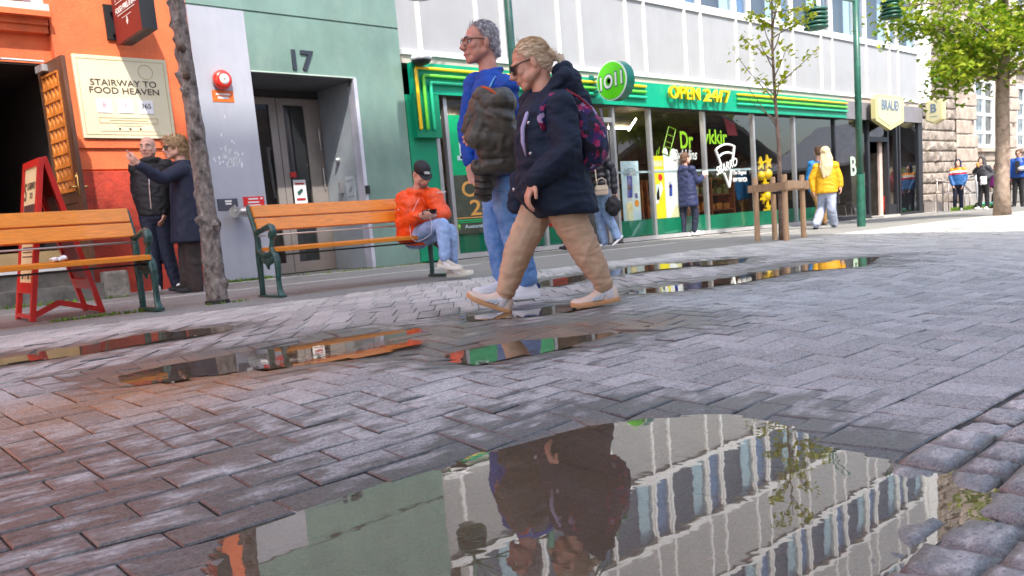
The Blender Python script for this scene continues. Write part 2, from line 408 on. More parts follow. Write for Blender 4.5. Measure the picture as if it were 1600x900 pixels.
def sheet(name, m, xs, ys, dz=0, smooth=True, rnd=.5):
    X, Y = np.meshgrid(xs, ys); x, y = X.ravel(), Y.ravel(); z, near = ground_np(x, y)
    nx = len(xs); F = [(j*nx+i, j*nx+i+1, (j+1)*nx+i+1, (j+1)*nx+i) for j in range(len(ys)-1) for i in range(nx-1)]
    me = bpy.data.meshes.new(name); me.from_pydata(np.column_stack([x, y, z+dz]).tolist(), [], F); me.materials.append(m)
    a = me.color_attributes.new('soil', 'FLOAT_COLOR', 'POINT'); a.data.foreach_set('color', soil(x, y, np.full(x.shape, rnd), near).astype(np.float32).ravel())
    return link(name, me, None, smooth, kind='structure', base=False)

# base under everything (bedding sand, visible in the joints) and far ground out to the horizon
sheet('ground', M_JOINT, np.concatenate([[-300, -60, -20, -6], np.arange(-3, 9, .12), np.arange(9, 18, .5), np.arange(18, 70, 3), [120, 300, 700]]),
      np.concatenate([[-300, -60, -15, -4], np.arange(-1.5, 6.6, .1), [7, 8, 9, 10, 11, 12, 20, 60, 300, 700]]), dz=-.0085)
pv = Pave()
# stretcher courses nearest the camera on the left; header course against the cobbles
A_, B_ = .108, .243
y = .94; row = 0
while y < 2.03:
    x = -1.4+(row % 2)*B_/2
    while x < 1.15:
        pv.block([(x, y), (x+B_, y), (x+B_, y+A_), (x, y+A_)]); x += B_
    y += A_; row += 1
y0h = y
x = -1.5
while x < 9:
    pv.block([(x, .725), (x+.157, .725), (x+.157, .94), (x, .94)]); x += .157
# right-angle herringbone for the carriageway
u = .1085; H0, H1 = .94, 3.87
def in_h(xa, ya): return (H0 <= ya < H1) and (xa > 1.12 or ya > y0h-.02) and -1.6 < xa < 14
cells = {}
nx, ny = int(16/u), int((H1-H0)/u)
for j in range(-1, ny+1):
    for i in range(-18, nx):
        k = (i+j) % 4                                # 2x1 herringbone with period 4 along the diagonals
        k2 = (i-j) % 4
        xa, ya = -1.6+ (i+18)*u, H0+j*u
        if k2 == 0:                                  # lying stone covers (i,j),(i+1,j)
            q = [(xa, ya), (xa+2*u, ya), (xa+2*u, ya+u), (xa, ya+u)]
        elif k2 == 3:                                # standing stone covers (i,j),(i,j+1)
            q = [(xa, ya), (xa+u, ya), (xa+u, ya+2*u), (xa, ya+2*u)]
        else: continue
        cx, cy = sum(p[0] for p in q)/4, sum(p[1] for p in q)/4
        if cx <= 1.12 and cy > y0h-.08: q = [(px, max(py, y0h+.002)) for px, py in q]; cy = max(cy, y0h)
        q = [(px, min(max(py, H0), H1)) for px, py in q]
        if max(p[1] for p in q)-min(p[1] for p in q) < .03: continue
        if in_h(cx, cy):
            if cx > 1.12 and cy < y0h+.02:
                q = [(max(px, 1.15), py) for px, py in q]
                if max(p[0] for p in q)-min(p[0] for p in q) < .03: continue
            if cx > 8 and False: continue
            pv.block(q)
# raking courses towards the pavement
y = H1+.004; SK = .26; D_ = .315
row = 0
while y < 6.4:
    x = -2+(row % 3)*.05
    while x < 14:
        pv.block([(x, y), (x+.16, y), (x+.16+SK, y+D_), (x+SK, y+D_)]); x += .16
    y += D_+.003; row += 1
YP = y
pv.out('paving', M_SETT)
sheet('carriageway', M_SETT, np.concatenate([np.arange(14, 50, .6), [80, 150, 400]]), np.arange(.72, YP+.3, .3), dz=0)
# rough cobbles on the near side
cb = Pave(); y = .7235
for row in range(16):
    hgt = random.uniform(.09, .112); y -= hgt; x = -1.5+random.random()*.1
    if y < -1.2: break
    while x < (9 if row < 4 else 5):
        ln = random.uniform(.10, .17); j = lambda: random.uniform(-.006, .006)
        cb.block([(x+j(), y+j()), (x+ln+j(), y+j()), (x+ln+j(), y+hgt+j()), (x+j(), y+hgt+j())], inset=.016, gap=.0045, tilt=.003, rough=.004, drop=.04); x += ln
cb.out('cobbles', M_COB, smooth=True)
sheet('far_side_pavement', M_ASPH, np.concatenate([[-60, -20, -8], np.arange(-4, 14, .5), np.arange(14, 60, 3), [150]]), np.array([-60, -20, -8, -4, -2, -1.15]), dz=-.004)
# smooth pavement along the houses
sheet('pavement', M_ASPH, np.concatenate([[-40, -12], np.arange(-5, 14, .4), np.arange(14, 60, 2), [150, 400]]), np.concatenate([np.arange(YP, 10.6, .25), [10.62, 14, 40]]), dz=-.002)
# pale joint of kerb stones between the two strips of pavement
kb = Pave()
for (ya, wd, st) in ((8.72, .07, .9), (10.44, .15, 1.4)):
    x = -6
    while x < 28:
        kb.block([(x, ya), (x+st, ya), (x+st, ya+wd), (x, ya+wd)], inset=.004, gap=.002, tilt=.0008); x += st
kb.V = [v+np.array([0, 0, .006]) for v in kb.V]
kb.out('kerb', M_KERB)

# water
def water_mat():
    m = bpy.data.materials.new('puddle water'); m.use_nodes = True; t = m.node_tree; t.nodes.clear(); N = t.nodes; L = t.links
    o = N.new('ShaderNodeOutputMaterial'); mx = N.new('ShaderNodeMixShader'); g = N.new('ShaderNodeBsdfGlossy'); tr = N.new('ShaderNodeBsdfTransparent')
    g.inputs['Roughness'].default_value = .0; g.inputs['Color'].default_value = (.97, .98, .95, 1); tr.inputs['Color'].default_value = (.95, .86, .70, 1)
    fr = N.new('ShaderNodeFresnel'); fr.inputs['IOR'].default_value = 1.95
    df = N.new('ShaderNodeBsdfDiffuse'); df.inputs['Color'].default_value = (.30, .22, .145, 1); m2 = N.new('ShaderNodeMixShader'); m2.inputs[0].default_value = .36; L.new(tr.outputs[0], m2.inputs[1]); L.new(df.outputs[0], m2.inputs[2])   # silt in the water
    tc = N.new('ShaderNodeTexCoord'); n = N.new('ShaderNodeTexNoise'); n.inputs['Scale'].default_value = 13; n.inputs['Detail'].default_value = 2
    L.new(tc.outputs['Object'], n.inputs['Vector'])
    bp = N.new('ShaderNodeBump'); bp.inputs['Strength'].default_value = .5; bp.inputs['Distance'].default_value = .00045
    L.new(n.outputs['Fac'], bp.inputs['Height']); L.new(bp.outputs[0], g.inputs['Normal'])
    L.new(fr.outputs[0], mx.inputs[0]); L.new(m2.outputs[0], mx.inputs[1]); L.new(g.outputs[0], mx.inputs[2]); L.new(mx.outputs[0], o.inputs[0])
    return m
M_WATER = water_mat()
for k, poly, wl, dep in PUDS:
    b = np.array(poly); st = .02 if k == 'near' else .05
    xs = np.arange(b[:, 0].min()-.2, b[:, 0].max()+.2, st); ys = np.arange(b[:, 1].min()-.2, b[:, 1].max()+.2, st)
    X, Y = np.meshgrid(xs, ys); sd = poly_sd(poly, X.ravel(), Y.ravel()).reshape(X.shape)
    wmb = MB(); idx = {}
    for j in range(len(ys)-1):
        for i in range(len(xs)-1):
            if sd[j, i] < (.03 if k == 'near' else .075):
                ids = []
                for (a, c) in ((i, j), (i+1, j), (i+1, j+1), (i, j+1)):
                    if (a, c) not in idx: idx[(a, c)] = len(wmb.v); wmb.v.append((xs[a], ys[c], wl))
                    ids.append(idx[(a, c)])
                wmb.face(*ids)
    wmb.out('puddle', M_WATER, smooth=True, kind='structure', fix=False)

# pale flecks of litter and petals trodden onto the pavement
fl = MB(); rl = random.Random(77)
for _ in range(1500):
    x, y = (rl.uniform(1.2, 7.5), rl.gauss(7.4, .55)) if rl.random() < .62 else (rl.uniform(.3, 9), rl.uniform(1.6, 6.8))
    z, nr_ = ground_np(np.array([x]), np.array([y]))
    if nr_[0] < .05: continue
    a, r_ = rl.uniform(0, 6.28), rl.uniform(.003, .010)*(1 if y > 3 else .45); z = float(z[0])+(.0035 if y < YP else .003)
    fl.add([(x+r_*math.cos(a+k*1.57)*(1 if k % 2 else .6), y+r_*math.sin(a+k*1.57)*(1 if k % 2 else .6), z+.002*(k == 0)) for k in range(4)], [(0, 1, 2, 3)])
fl.out('petal_litter', mat('pale petals', (.62, .58, .50), .8, var=.2), kind='stuff', label='pale petals and grit scattered over the paving', cat='litter', fix=False)
# ------------------------------------------------------------------ materials of the houses
WHITE = mat('white paint', (.78, .78, .77), .5, var=.04)
CLAD = mat('pale grey cladding', (.345, .35, .36), .45, var=.05, vscale=1.2, stain=(2, .35, (2.5, 2.5, .35), (.28, .285, .285)))
MULL = mat('white aluminium', (.72, .72, .73), .4, var=.03)
CREAM = mat('cream band', (.50, .43, .37), .6, var=.06)
ORANGE = mat('orange render', (.80, .17, .055), .7, var=.16, vscale=1.7, detail=8, bump=.3, bscale=40, stain=(2.6, .45, (1.6, 1.6, .7), (.45, .10, .04)))
REDBASE = mat('shaded red plinth', (.50, .05, .022), .6, var=.2, vscale=4, bump=.35, bscale=30, stain=(5, .6, (1, 1, 1), (.16, .03, .02)))  # red of the lower wall with its shade put into the colour
GREENM = mat('sage metal panels', (.20, .31, .26), .42, metal=.25, var=.14, vscale=1.4, stretch=(1, 1, .7), detail=7, stain=(1.8, .5, (1.2, 1.2, .8), (.30, .38, .31)))
GREYP = mat('lavender grey panel', (.41, .425, .48), .45, var=.05, vscale=1.5, stain=(3, .3, (3, 3, .5), (.31, .32, .36)))
ALU = mat('brushed aluminium', (.55, .55, .56), .35, metal=.7, var=.06)
ALUD = mat('bronze door frame', (.34, .30, .275), .4, metal=.3, var=.08)
SHOPG = mat('shop green', (.0, .235, .115), .45, var=.08)
SHOPD = mat('deep shop green', (.0, .10, .055), .5, var=.08)
TEAL = mat('fascia green', (.0, .34, .19), .4, var=.06)
YEL = mat('yellow tube', (.92, .58, .01), .35, var=.04)
LIME = mat('lime tube', (.16, .66, .05), .35, var=.04)
TURQ = mat('turquoise tube', (.02, .55, .28), .35, var=.04)
DARK = mat('dark metal', (.035, .037, .045), .45, metal=.4, var=.1)
GREYF = mat('slate fascia', (.20, .195, .215), .5, var=.08)
BLACK = mat('black', (.015, .015, .017), .5, var=.1)
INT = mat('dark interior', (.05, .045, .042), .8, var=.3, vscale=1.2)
BROWN = mat('brown wood', (.13, .055, .028), .5, var=.25, vscale=6, stretch=(6, 6, .6))
WOODO = mat('orange varnished wood', (.84, .27, .018), .36, var=.16, vscale=9, stretch=(1, 14, 14), bump=.12, bscale=30, coat=.3)
STONE = mat('grey stone', (.27, .25, .22), .85, var=.25, vscale=5, bump=.6, bscale=25)
BRASS = mat('brass', (.7, .45, .15), .3, metal=.9)
def glass_mat(name, tint=(.94, .96, .96), ior=1.9, refl=(1, 1, 1)):
    m = bpy.data.materials.new(name); m.use_nodes = True; t = m.node_tree; t.nodes.clear(); N = t.nodes; L = t.links
    o = N.new('ShaderNodeOutputMaterial'); mx = N.new('ShaderNodeMixShader'); g = N.new('ShaderNodeBsdfGlossy'); tr = N.new('ShaderNodeBsdfTransparent')
    g.inputs['Roughness'].default_value = .004; g.inputs['Color'].default_value = (*refl, 1); tr.inputs['Color'].default_value = (*tint, 1)
    fr = N.new('ShaderNodeFresnel'); fr.inputs['IOR'].default_value = ior
    tc = N.new('ShaderNodeTexCoord'); n = N.new('ShaderNodeTexNoise'); n.inputs['Scale'].default_value = .9; n.inputs['Detail'].default_value = 1
    L.new(tc.outputs['Object'], n.inputs['Vector'])
    bp = N.new('ShaderNodeBump'); bp.inputs['Strength'].default_value = .25; bp.inputs['Distance'].default_value = .012
    L.new(n.outputs['Fac'], bp.inputs['Height']); L.new(bp.outputs[0], g.inputs['Normal'])
    ge = N.new('ShaderNodeNewGeometry'); sb = N.new('ShaderNodeMath'); sb.operation = 'SUBTRACT'; sb.inputs[0].default_value = 1; ml = N.new('ShaderNodeMath'); ml.operation = 'MULTIPLY'
    L.new(ge.outputs['Backfacing'], sb.inputs[1]); L.new(sb.outputs[0], ml.inputs[0]); L.new(fr.outputs[0], ml.inputs[1])
    L.new(ml.outputs[0], mx.inputs[0]); L.new(tr.outputs[0], mx.inputs[1]); L.new(g.outputs[0], mx.inputs[2]); L.new(mx.outputs[0], o.inputs[0])
    return m
GLASS = glass_mat('shop glass'); GLASSD = glass_mat('door glass', (.75, .78, .78), 2.0); GLASSB = glass_mat('upper window glass', (.85, .9, .92), 2.3)

def gl(x): return plane_h(x, 10.6)                    # ground line at the house fronts
YF = 10.6
def pane(x0, x1, z0, z1, y, m, name='pane', parent=None, t=.012):
    return MB().box(x0, x1, y, y+t, z0, z1).out(name, m, parent)

# ------------------------------------------------------------------ orange house with the food hall
b = thing('orange_house', 'orange rendered house front with open doorway and white framed window above', 'building', (1, YF, gl(1)))
m = MB()
m.box(3.0, 4.6, YF, 20, -.3, 1.57).box(3.0, 4.6, YF, 20, 1.595, 1.84).box(3.0, 4.6, YF-.03, 20, 1.84, 1.94).box(3.0, 4.6, YF, 20, 1.94, 10)
m.box(3.0, 4.6, YF+.03, 20, 1.57, 1.595)
m.box(.2, 3.0, YF+.12, 20, 2.80, 3.12)
m.box(.2, 2.98, YF+.02, 20, 3.12, 3.2).box(.2, 2.98, YF-.02, 20, 3.2, 3.27).box(.2, 2.99, YF-.12, 20, 3.27, 3.33)
m.box(.2, 3.0, YF+.1, 20, 5.2, 10)
m.box(-14, .2, YF, 20, -.3, 10)
m.out('wall', ORANGE, b)
m = MB(); m.box(3.01, 4.59, YF-.035, YF+.05, -.3, .92); m.box(3.012, 4.588, YF-.012, YF+.05, .92, 1.565)
m.out('plinth', REDBASE, b)
m = MB()
for (x0, x1, z0, z1) in ((.3, 3.0, 3.33, 3.42), (.3, .42, 3.42, 5.2), (2.88, 3.0, 3.42, 5.2), (.3, 3.0, 5.1, 5.2), (1.6, 1.72, 3.42, 5.1), (.42, 2.88, 4.5, 4.58)):
    m.box(x0, x1, YF-.06 if z1 < 3.5 else YF+.13, YF+.2, z0, z1)
wf = m.out('window', mat('weathered white paint', (.62, .6, .56), .6, var=.15), b)
pane(.42, 2.88, 3.42, 5.1, YF+.17, GLASSB, 'pane', wf)
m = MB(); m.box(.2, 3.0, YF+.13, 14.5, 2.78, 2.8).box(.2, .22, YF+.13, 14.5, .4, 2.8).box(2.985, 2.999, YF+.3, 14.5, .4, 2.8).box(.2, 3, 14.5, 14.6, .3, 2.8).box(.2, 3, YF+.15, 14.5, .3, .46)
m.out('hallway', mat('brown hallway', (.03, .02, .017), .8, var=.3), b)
m = MB(); m.box(.1, 3.22, YF-.62, YF+.16, gl(2)-.2, .275).box(.1, 3.0, YF-.22, YF+.2, .275, .455)
m.out('doorstep', mat('worn step stone', (.16, .15, .135), .85, var=.3, vscale=4, bump=.5, bscale=30), b)
# open door leaf with rows of carved triangles, folded back against the jamb
dl = Vector((2.80, YF-.06, .46)); dd = Vector((2.87, 9.86, .46))-dl; dw = dd.length; du = dd.normalized(); dn = Vector((0, 0, 1)).cross(du).normalized()
ax = (du, dn, Vector((0, 0, 1)))
def dbox(m, a0, a1, z0, z1, t0=-.022, t1=.022):
    return m.cbox(dl+du*((a0+a1)/2)+dn*((t0+t1)/2)+Vector((0, 0, (z0+z1)/2)), (a1-a0)/2, (t1-t0)/2, (z1-z0)/2, ax)
m = MB(); dbox(m, 0, .12, 0, 2.26); dbox(m, dw-.13, dw, 0, 2.26); dbox(m, .12, dw-.13, 0, .2); dbox(m, .12, dw-.13, 2.12, 2.26); dbox(m, .12, dw-.13, .72, .84); dbox(m, .12, dw-.13, .2, .72, -.012, .012)
lf = m.out('door_leaf', BROWN, b)
m = MB(); nr = 9; zz0, zz1 = .84, 2.12; hh = (zz1-zz0)/nr; a0, a1 = .12, dw-.13; nc = 4; ww = (a1-a0)/nc
for r_ in range(nr):
    for c_ in range(nc):
        ax0 = a0+c_*ww; zb = zz0+r_*hh
        m.prism([(ax0, zb), (ax0+ww, zb), (ax0+ww, zb+hh*.95), (ax0+ww*.5, zb+hh*.12), (ax0, zb+hh*.95)], dl-dn*.012, du, FZ, .024)
    m.prism([(a0, zz0+(r_+1)*hh-.014), (a1, zz0+(r_+1)*hh-.014), (a1, zz0+(r_+1)*hh+.006), (a0, zz0+(r_+1)*hh+.006)], dl-dn*.014, du, FZ, .028)
m.out('lattice', mat('orange lattice', (.62, .2, .035), .45, var=.2, vscale=8), lf)
m = MB()
for s in (-1, 1):
    c = dl+du*(dw-.06)+dn*(.022*s)+Vector((0, 0, .88))
    m.cap(c, c+dn*.05*s, .012, .012).cap(c+dn*.05*s, c+dn*.05*s-du*.11, .011, .008).ell(c+Vector((0, 0, .11)), .022)
    m.cbox(c+Vector((0, 0, .03)), .022, .004, .12, ax)
m.out('handle', BRASS, lf, smooth=True)
m = MB().cbox(dl+du*.2+dn*-.05+Vector((0, 0, 2.2)), .1, .03, .035, ax).tube([dl+du*.3+dn*-.05+Vector((0, 0, 2.26)), dl+du*.1-dn*.4+Vector((0, 0, 2.3)), Vector((2.2, YF+.2, 2.72))], .012)
m.out('door_closer', mat('closer grey', (.5, .5, .5), .4, metal=.5), lf)

# boards and signs on the orange wall
sg = thing('menu_board', 'cream board reading STAIRWAY TO FOOD HEAVEN on orange wall', 'sign', (3.7, YF, 1.95))
IVORY = mat('ivory board', (.74, .67, .46), .5, var=.05, vscale=2)
INKB = mat('brown ink', (.08, .05, .035), .6); INKG = mat('ochre line', (.5, .38, .16), .6); PINKI = mat('pink ink', (.65, .25, .3), .6)
MB().cbox((3.70, YF-.035, 2.425), .535, .022, .475, bev=.004).out('board', IVORY, sg)
yb = YF-.0575
text('STAIRWAY TO', 'lettering', INKB, (3.70, yb, 2.595), FX, FZ, .76, .072, .003, .004, sg)
text('FOOD HEAVEN', 'lettering', INKB, (3.70, yb, 2.505), FX, FZ, .80, .072, .003, .004, sg)
m = MB()
def frame(m, x0, x1, z0, z1, t, y=yb, d=.003):
    m.box(x0, x1, y-d, y, z0, z0+t).box(x0, x1, y-d, y, z1-t, z1).box(x0, x0+t, y-d, y, z0+t, z1-t).box(x1-t, x1, y-d, y, z0+t, z1-t)
frame(m, 3.20, 4.20, 1.99, 2.86, .005); frame(m, 3.36, 4.04, 2.125, 2.19, .005); m.box(3.48, 3.92, yb-.003, yb, 2.155, 2.162)
m.box(3.36, 4.04, yb-.003, yb, 2.03, 2.034).box(3.56, 3.84, yb-.003, yb, 2.095, 2.099)
m.tube([(3.97+.085*math.cos(a*.3142), yb-.001, 2.74+.085*math.sin(a*.3142)) for a in range(21)], .003, 5, cap=False)
m.out('ornament_lines', INKG, sg)
m = MB()
for x in (3.44, 3.68, 3.92): m.box(x-.085, x+.085, yb-.006, yb, 2.245, 2.40)
m.out('number_tiles', mat('white tiles', (.86, .86, .88), .4), sg)
text('8', 'lettering', PINKI, (3.44, yb-.006, 2.335), FX, FZ, None, .06, .002, .004, sg)
text('1', 'lettering', PINKI, (3.68, yb-.006, 2.335), FX, FZ, None, .06, .002, .004, sg)
text('365', 'lettering', INKB, (3.92, yb-.006, 2.335), FX, FZ, None, .06, .002, .004, sg)
for x in (3.58, 3.70, 3.82): MB().cbox((x, yb-.001, 2.06), .011, .003, .011).out('dot', INKB, sg)

sg = thing('projecting_sign', 'dark red projecting sign with white lettering on orange wall', 'sign', (3.66, YF, 3.05))
MAROON = mat('maroon panel', (.17, .012, .014), .4, var=.1)
MB().cbox((3.69, 10.06, 3.62), .025, .42, .60).out('panel', MAROON, sg)
MB().box(3.718, 3.83, 9.63, 10.48, 3.022, 4.22).box(3.66, 3.717, 9.628, 9.636, 3.02, 4.22).out('casing', BLACK, sg)
MB().box(3.60, 3.75, 10.57, 10.6, 3.1, 3.5).box(3.66, 3.69, 10.48, 10.57, 3.15, 3.18).box(3.66, 3.69, 10.48, 10.57, 3.4, 3.43).out('bracket', BLACK, sg)
WH = mat('white lettering', (.85, .84, .80), .5)
NX, NY = (-1, 0, 0), (0, -1, 0)
text('PÓSTHÚS', 'lettering', WH, (3.665, 10.05, 3.545), NY, FZ, .60, .16, .003, .012, sg)
text('FOOD HALL & BAR', 'lettering', WH, (3.665, 10.05, 3.365), NY, FZ, .66, .066, .003, .012, sg)
text('EST.', 'lettering', WH, (3.665, 10.05, 3.78), NY, FZ, .2, .05, .003, .01, sg) if False else None
m = MB()
for (ya, yb_, z, t) in ((9.75, 10.36, 3.44, .008), (9.78, 10.33, 3.305, .008), (9.75, 10.36, 3.66, .008), (9.9, 10.2, 3.255, .006)): m.box(3.66, 3.664, ya, yb_, z, z+t)
m.prism([(-.02, 0), (.02, 0), (.012, -.03), (.03, -.05), (0, -.09), (-.03, -.05), (-.012, -.03)], (3.664, 10.05, 3.245), NY, FZ, .003)
m.out('ornament_lines', WH, sg)
MB().cap((3.71, YF-.01, 1.22), (3.71, YF-.05, 1.22), .022, .022).out('door_stop', DARK, smooth=True, label='small dark round knob on the red wall beside the bald man', cat='knob')
MB().cbox((3.1, 10.0, gz(3.1, 10)+.14), .13, .1, .16, bev=.03).out('stone_block', STONE, smooth=False, label='short grey stone stub standing at the end of the doorstep', cat='stone block')

# ------------------------------------------------------------------ sage green building, number 17
b = thing('green_building', 'sage green metal clad building with recessed door numbered 17', 'building', (6.2, YF, gl(6)))
m = MB()
m.box(4.6, 7.85, YF, 16, 3.64, 10).box(5.365, 7.0, YF, 16, 2.845, 3.615).box(7.0, 7.85, YF, 16, .09, 3.615)
m.box(4.6, 7.85, YF+.02, 16, 3.615, 3.64)
m.out('wall', GREENM, b)
MB().box(4.602, 5.362, YF-.02, YF+.3, .12, 3.612).out('side_panel', GREYP, b)
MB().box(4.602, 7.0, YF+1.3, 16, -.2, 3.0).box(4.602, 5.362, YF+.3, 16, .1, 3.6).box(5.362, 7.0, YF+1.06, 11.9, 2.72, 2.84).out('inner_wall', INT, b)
MB().box(5.362, 7.0, YF+.01, 11.66, -.2, .085).box(5.362, 7.85, YF-.03, YF+.02, -.2, .09).out('threshold', mat('threshold stone', (.22, .21, .2), .8, var=.2), b)
MB().box(5.366, 6.998, YF+.004, 11.66, 2.835, 2.844).out('soffit', mat('dark soffit', (.14, .145, .15), .5), b)
MB().box(6.98, 6.998, YF+.18, 11.66, .09, 2.835).out('reveal', mat('grey reveal', (.36, .40, .43), .4, var=.08), b)
MB().box(5.363, 5.372, YF+.02, 11.66, .09, 2.835).out('reveal', mat('grey reveal', 0), b)
MB().box(6.955, 7.012, YF-.012, YF+.06, .09, 2.85).box(6.965, 6.998, YF+.06, YF+.18, .09, 2.75).out('door_trim', mat('lilac metal trim', (.62, .62, .70), .35, metal=.3), b)
MB().box(5.37, 7.0, YF-.012, YF+.01, 2.846, 2.862).out('head_trim', mat('sage trim', (.5, .6, .52), .4), b)
for (x0, x1, xp0, xp1) in ((5.375, 6.24, 5.49, 6.12), (6.25, 6.975, 6.35, 6.70)):
    m = MB(); y0 = 11.66
    m.box(x0, xp0, y0, y0+.07, .1, 2.73).box(xp1, x1, y0, y0+.07, .1, 2.73).box(xp0, xp1, y0, y0+.07, .1, .26).box(xp0, xp1, y0, y0+.07, 2.62, 2.73)
    d = m.out('door', ALUD, b)
    pane(xp0, xp1, .26, 2.62, y0+.03, GLASSD, 'pane', d)
    if x0 > 6:
        for z in (1.95, 1.35): MB().cap((6.92, y0-.02, z), (6.92, y0-.02, z+.32), .012, .012).out('hinge', ALU, d, smooth=True)
text('17', 'house_number', mat('charcoal numerals', (.03, .035, .05), .4), (6.17, YF-.002, 3.04), FX, FZ, .34, .275, .02, .025, b)
# notices and fittings
NOTW = mat('white notice', (.82, .83, .82), .5)
sg = thing('camera_notice', 'white notice with red lines and camera picture on the glass door', 'notice', (6.47, 11.64, 1.3))
MB().box(6.37, 6.58, 11.635, 11.645, 1.12, 1.5).out('sheet', NOTW, sg)
for z0, z1 in ((1.43, 1.455), (1.19, 1.225)): MB().box(6.40, 6.55, 11.628, 11.635, z0, z1).out('red_line', mat('dark red ink', (.4, .02, .03), .5), sg)
MB().prism([(-.05, -.02), (.03, .03), (.05, -.005), (0, -.05), (-.02, -.07), (-.045, -.06)], (6.47, 11.628, 1.34), FX, FZ, .004).out('camera_picture', mat('dark teal ink', (.03, .09, .08), .5), sg)
MB().box(6.34, 6.44, 11.632, 11.645, 1.54, 1.62).out('sticker', mat('red sticker', (.6, .02, .02), .5), label='small red sticker above the white notice on the glass door', cat='sticker')
sg = thing('wall_notice', 'faded white notice on the grey door reveal', 'notice', (6.97, 11.0, 1.1))
MB().box(6.968, 6.975, 10.86, 11.12, 1.1, 1.48).out('sheet', mat('faded notice', (.55, .6, .63), .5), sg)
MB().box(6.962, 6.968, 10.9, 11.08, 1.41, 1.43).box(6.962, 6.968, 10.9, 11.08, 1.17, 1.19).prism([(-.05, -.02), (.03, .03), (.05, -.005), (0, -.05), (-.045, -.06)], (6.966, 10.99, 1.3), NY, FZ, .004).out('print', mat('faded ink', (.35, .4, .43), .5), sg)
MB().cbox((6.95, 11.22, 1.33), .03, .035, .085, bev=.006).out('intercom', ALU, label='small metal intercom box on the grey door reveal', cat='intercom')
MB().cap((6.975, 11.25, 1.75), (6.95, 11.25, 1.75), .045, .04).out('door_button', ALU, smooth=True, label='round metal button high on the grey door reveal', cat='button')
MB().cbox((6.99, YF-.03, 1.24), .03, .028, .06, bev=.008).out('key_reader', BLACK, label='small black card reader on the lilac door trim', cat='card reader')
sg = thing('alarm_bell', 'round red fire alarm bell with white centre on pale panel', 'alarm bell', (4.93, YF-.02, 2.6))
REDP = mat('red enamel', (.72, .035, .018), .3, coat=.5)
rings = []
for (d, r_) in ((0, .10), (.03, .125), (.07, .125), (.10, .105), (.115, .075)):
    rings.append([(4.93+r_*math.cos(a*math.pi/12), YF-.022-d, 2.70+r_*math.sin(a*math.pi/12)) for a in range(24)])
MB().loft(rings).out('gong', REDP, sg, smooth=True)
MB().loft([[(4.93+r_*math.cos(a*math.pi/12), YF-.137-d, 2.70+r_*math.sin(a*math.pi/12)) for a in range(24)] for d, r_ in ((0, .066), (.006, .062), (.009, .02))]).out('centre_disc', NOTW, sg, smooth=True)
MB().cbox((4.93, YF-.147, 2.7), .008, .005, .008).out('screw', DARK, sg)
sg = thing('alarm_label', 'orange label with white text lines beneath the red bell', 'label', (4.94, YF-.02, 2.43))
MB().box(4.79, 5.08, YF-.026, YF-.021, 2.43, 2.575).out('plate', mat('orange label', (.85, .16, .02), .5), sg)
MB().box(4.84, 5.03, YF-.029, YF-.026, 2.515, 2.538).box(4.86, 5.01, YF-.029, YF-.026, 2.47, 2.495).out('text_lines', NOTW, sg)
sg = thing('hydrant_plate', 'dark grey plate with white letters beside the hose coupling', 'sign', (4.81, YF-.02, 1.04))
MB().box(4.67, 4.95, YF-.028, YF-.021, 1.04, 1.19).out('plate', mat('slate plate', (.07, .075, .10), .5), sg)
m = MB(); m.box(4.775, 4.865, YF-.031, YF-.028, 1.145, 1.17).box(4.78, 4.86, YF-.031, YF-.028, 1.112, 1.135); m.out('text_lines', NOTW, sg)
sg = thing('fire_notice', 'red notice with white text lines behind the bench end', 'sign', (5.18, YF-.02, 1.07))
MB().box(5.03, 5.325, YF-.028, YF-.021, 1.04, 1.205).out('plate', mat('red notice', (.75, .02, .02), .5), sg)
MB().box(5.10, 5.24, YF-.031, YF-.028, 1.165, 1.185).box(5.09, 5.25, YF-.031, YF-.028, 1.12, 1.14).box(5.1, 5.27, YF-.031, YF-.028, 1.08, 1.1).prism([(5.26, 1.16), (5.28, 1.175), (5.28, 1.167), (5.305, 1.167), (5.305, 1.19), (5.28, 1.19), (5.28, 1.182)], (0, YF-.028, 0), FX, FZ, .003).out('text_lines', NOTW, sg)
sg = thing('hose_coupling', 'silver double fire hose coupling with red middle on grey panel', 'hose coupling', (4.89, YF-.02, .98))
CHR = mat('worn chrome', (.62, .62, .60), .3, metal=.85, var=.15, vscale=20)
MB().cap((4.90, YF-.02, 1.0), (4.90, YF-.12, 1.0), .055, .055).out('pipe', mat('red pipe', (.7, .02, .02), .4), sg, smooth=True)
for s in (-1, 1):
    c = Vector((4.90, YF-.13, 1.0)); d = Vector((.8*s, -.75, .02)).normalized()
    m = MB(); m.tube([c, c+d*.05, c+d*.055, c+d*.10, c+d*.105, c+d*.15], [.05, .05, .066, .066, .075, .072], 16)
    m.tube([c+d*.148, c+d*.158], [.035, .03], 12).cbox(c+d*.13+Vector((0, 0, .075)), .012, .02, .015)
    m.out('outlet', CHR, sg, smooth=True, auto=35)

# peeled paint marks on the grey panel
m = MB(); rp_ = random.Random(4)
for _ in range(46):
    x, z = rp_.gauss(4.92, .10), 1.62+abs(rp_.gauss(0, .18)); w_, h_ = rp_.uniform(.004, .016), rp_.uniform(.01, .05)
    m.add([(x+w_*math.cos(a)*rp_.uniform(.6, 1.2), YF-.0225, z+h_*math.sin(a)*rp_.uniform(.6, 1.2)) for a in [k*1.047 for k in range(6)]], [(0, 1, 2, 3, 4, 5)])
m.out('peeled_paint', mat('bare white primer', (.75, .76, .78), .7), [o for o in COL.objects if o.name.startswith('green_building')][0], kind='stuff', fix=False)
# ------------------------------------------------------------------ shop building: glass front below, pale curtain wall above
b = thing('shop_building', 'white and glass building with green shop front below pale cladding panels', 'building', (17, YF, gl(17)))
SILL = mat('grey sill', (.50, .50, .50), .4, metal=.3, var=.08)
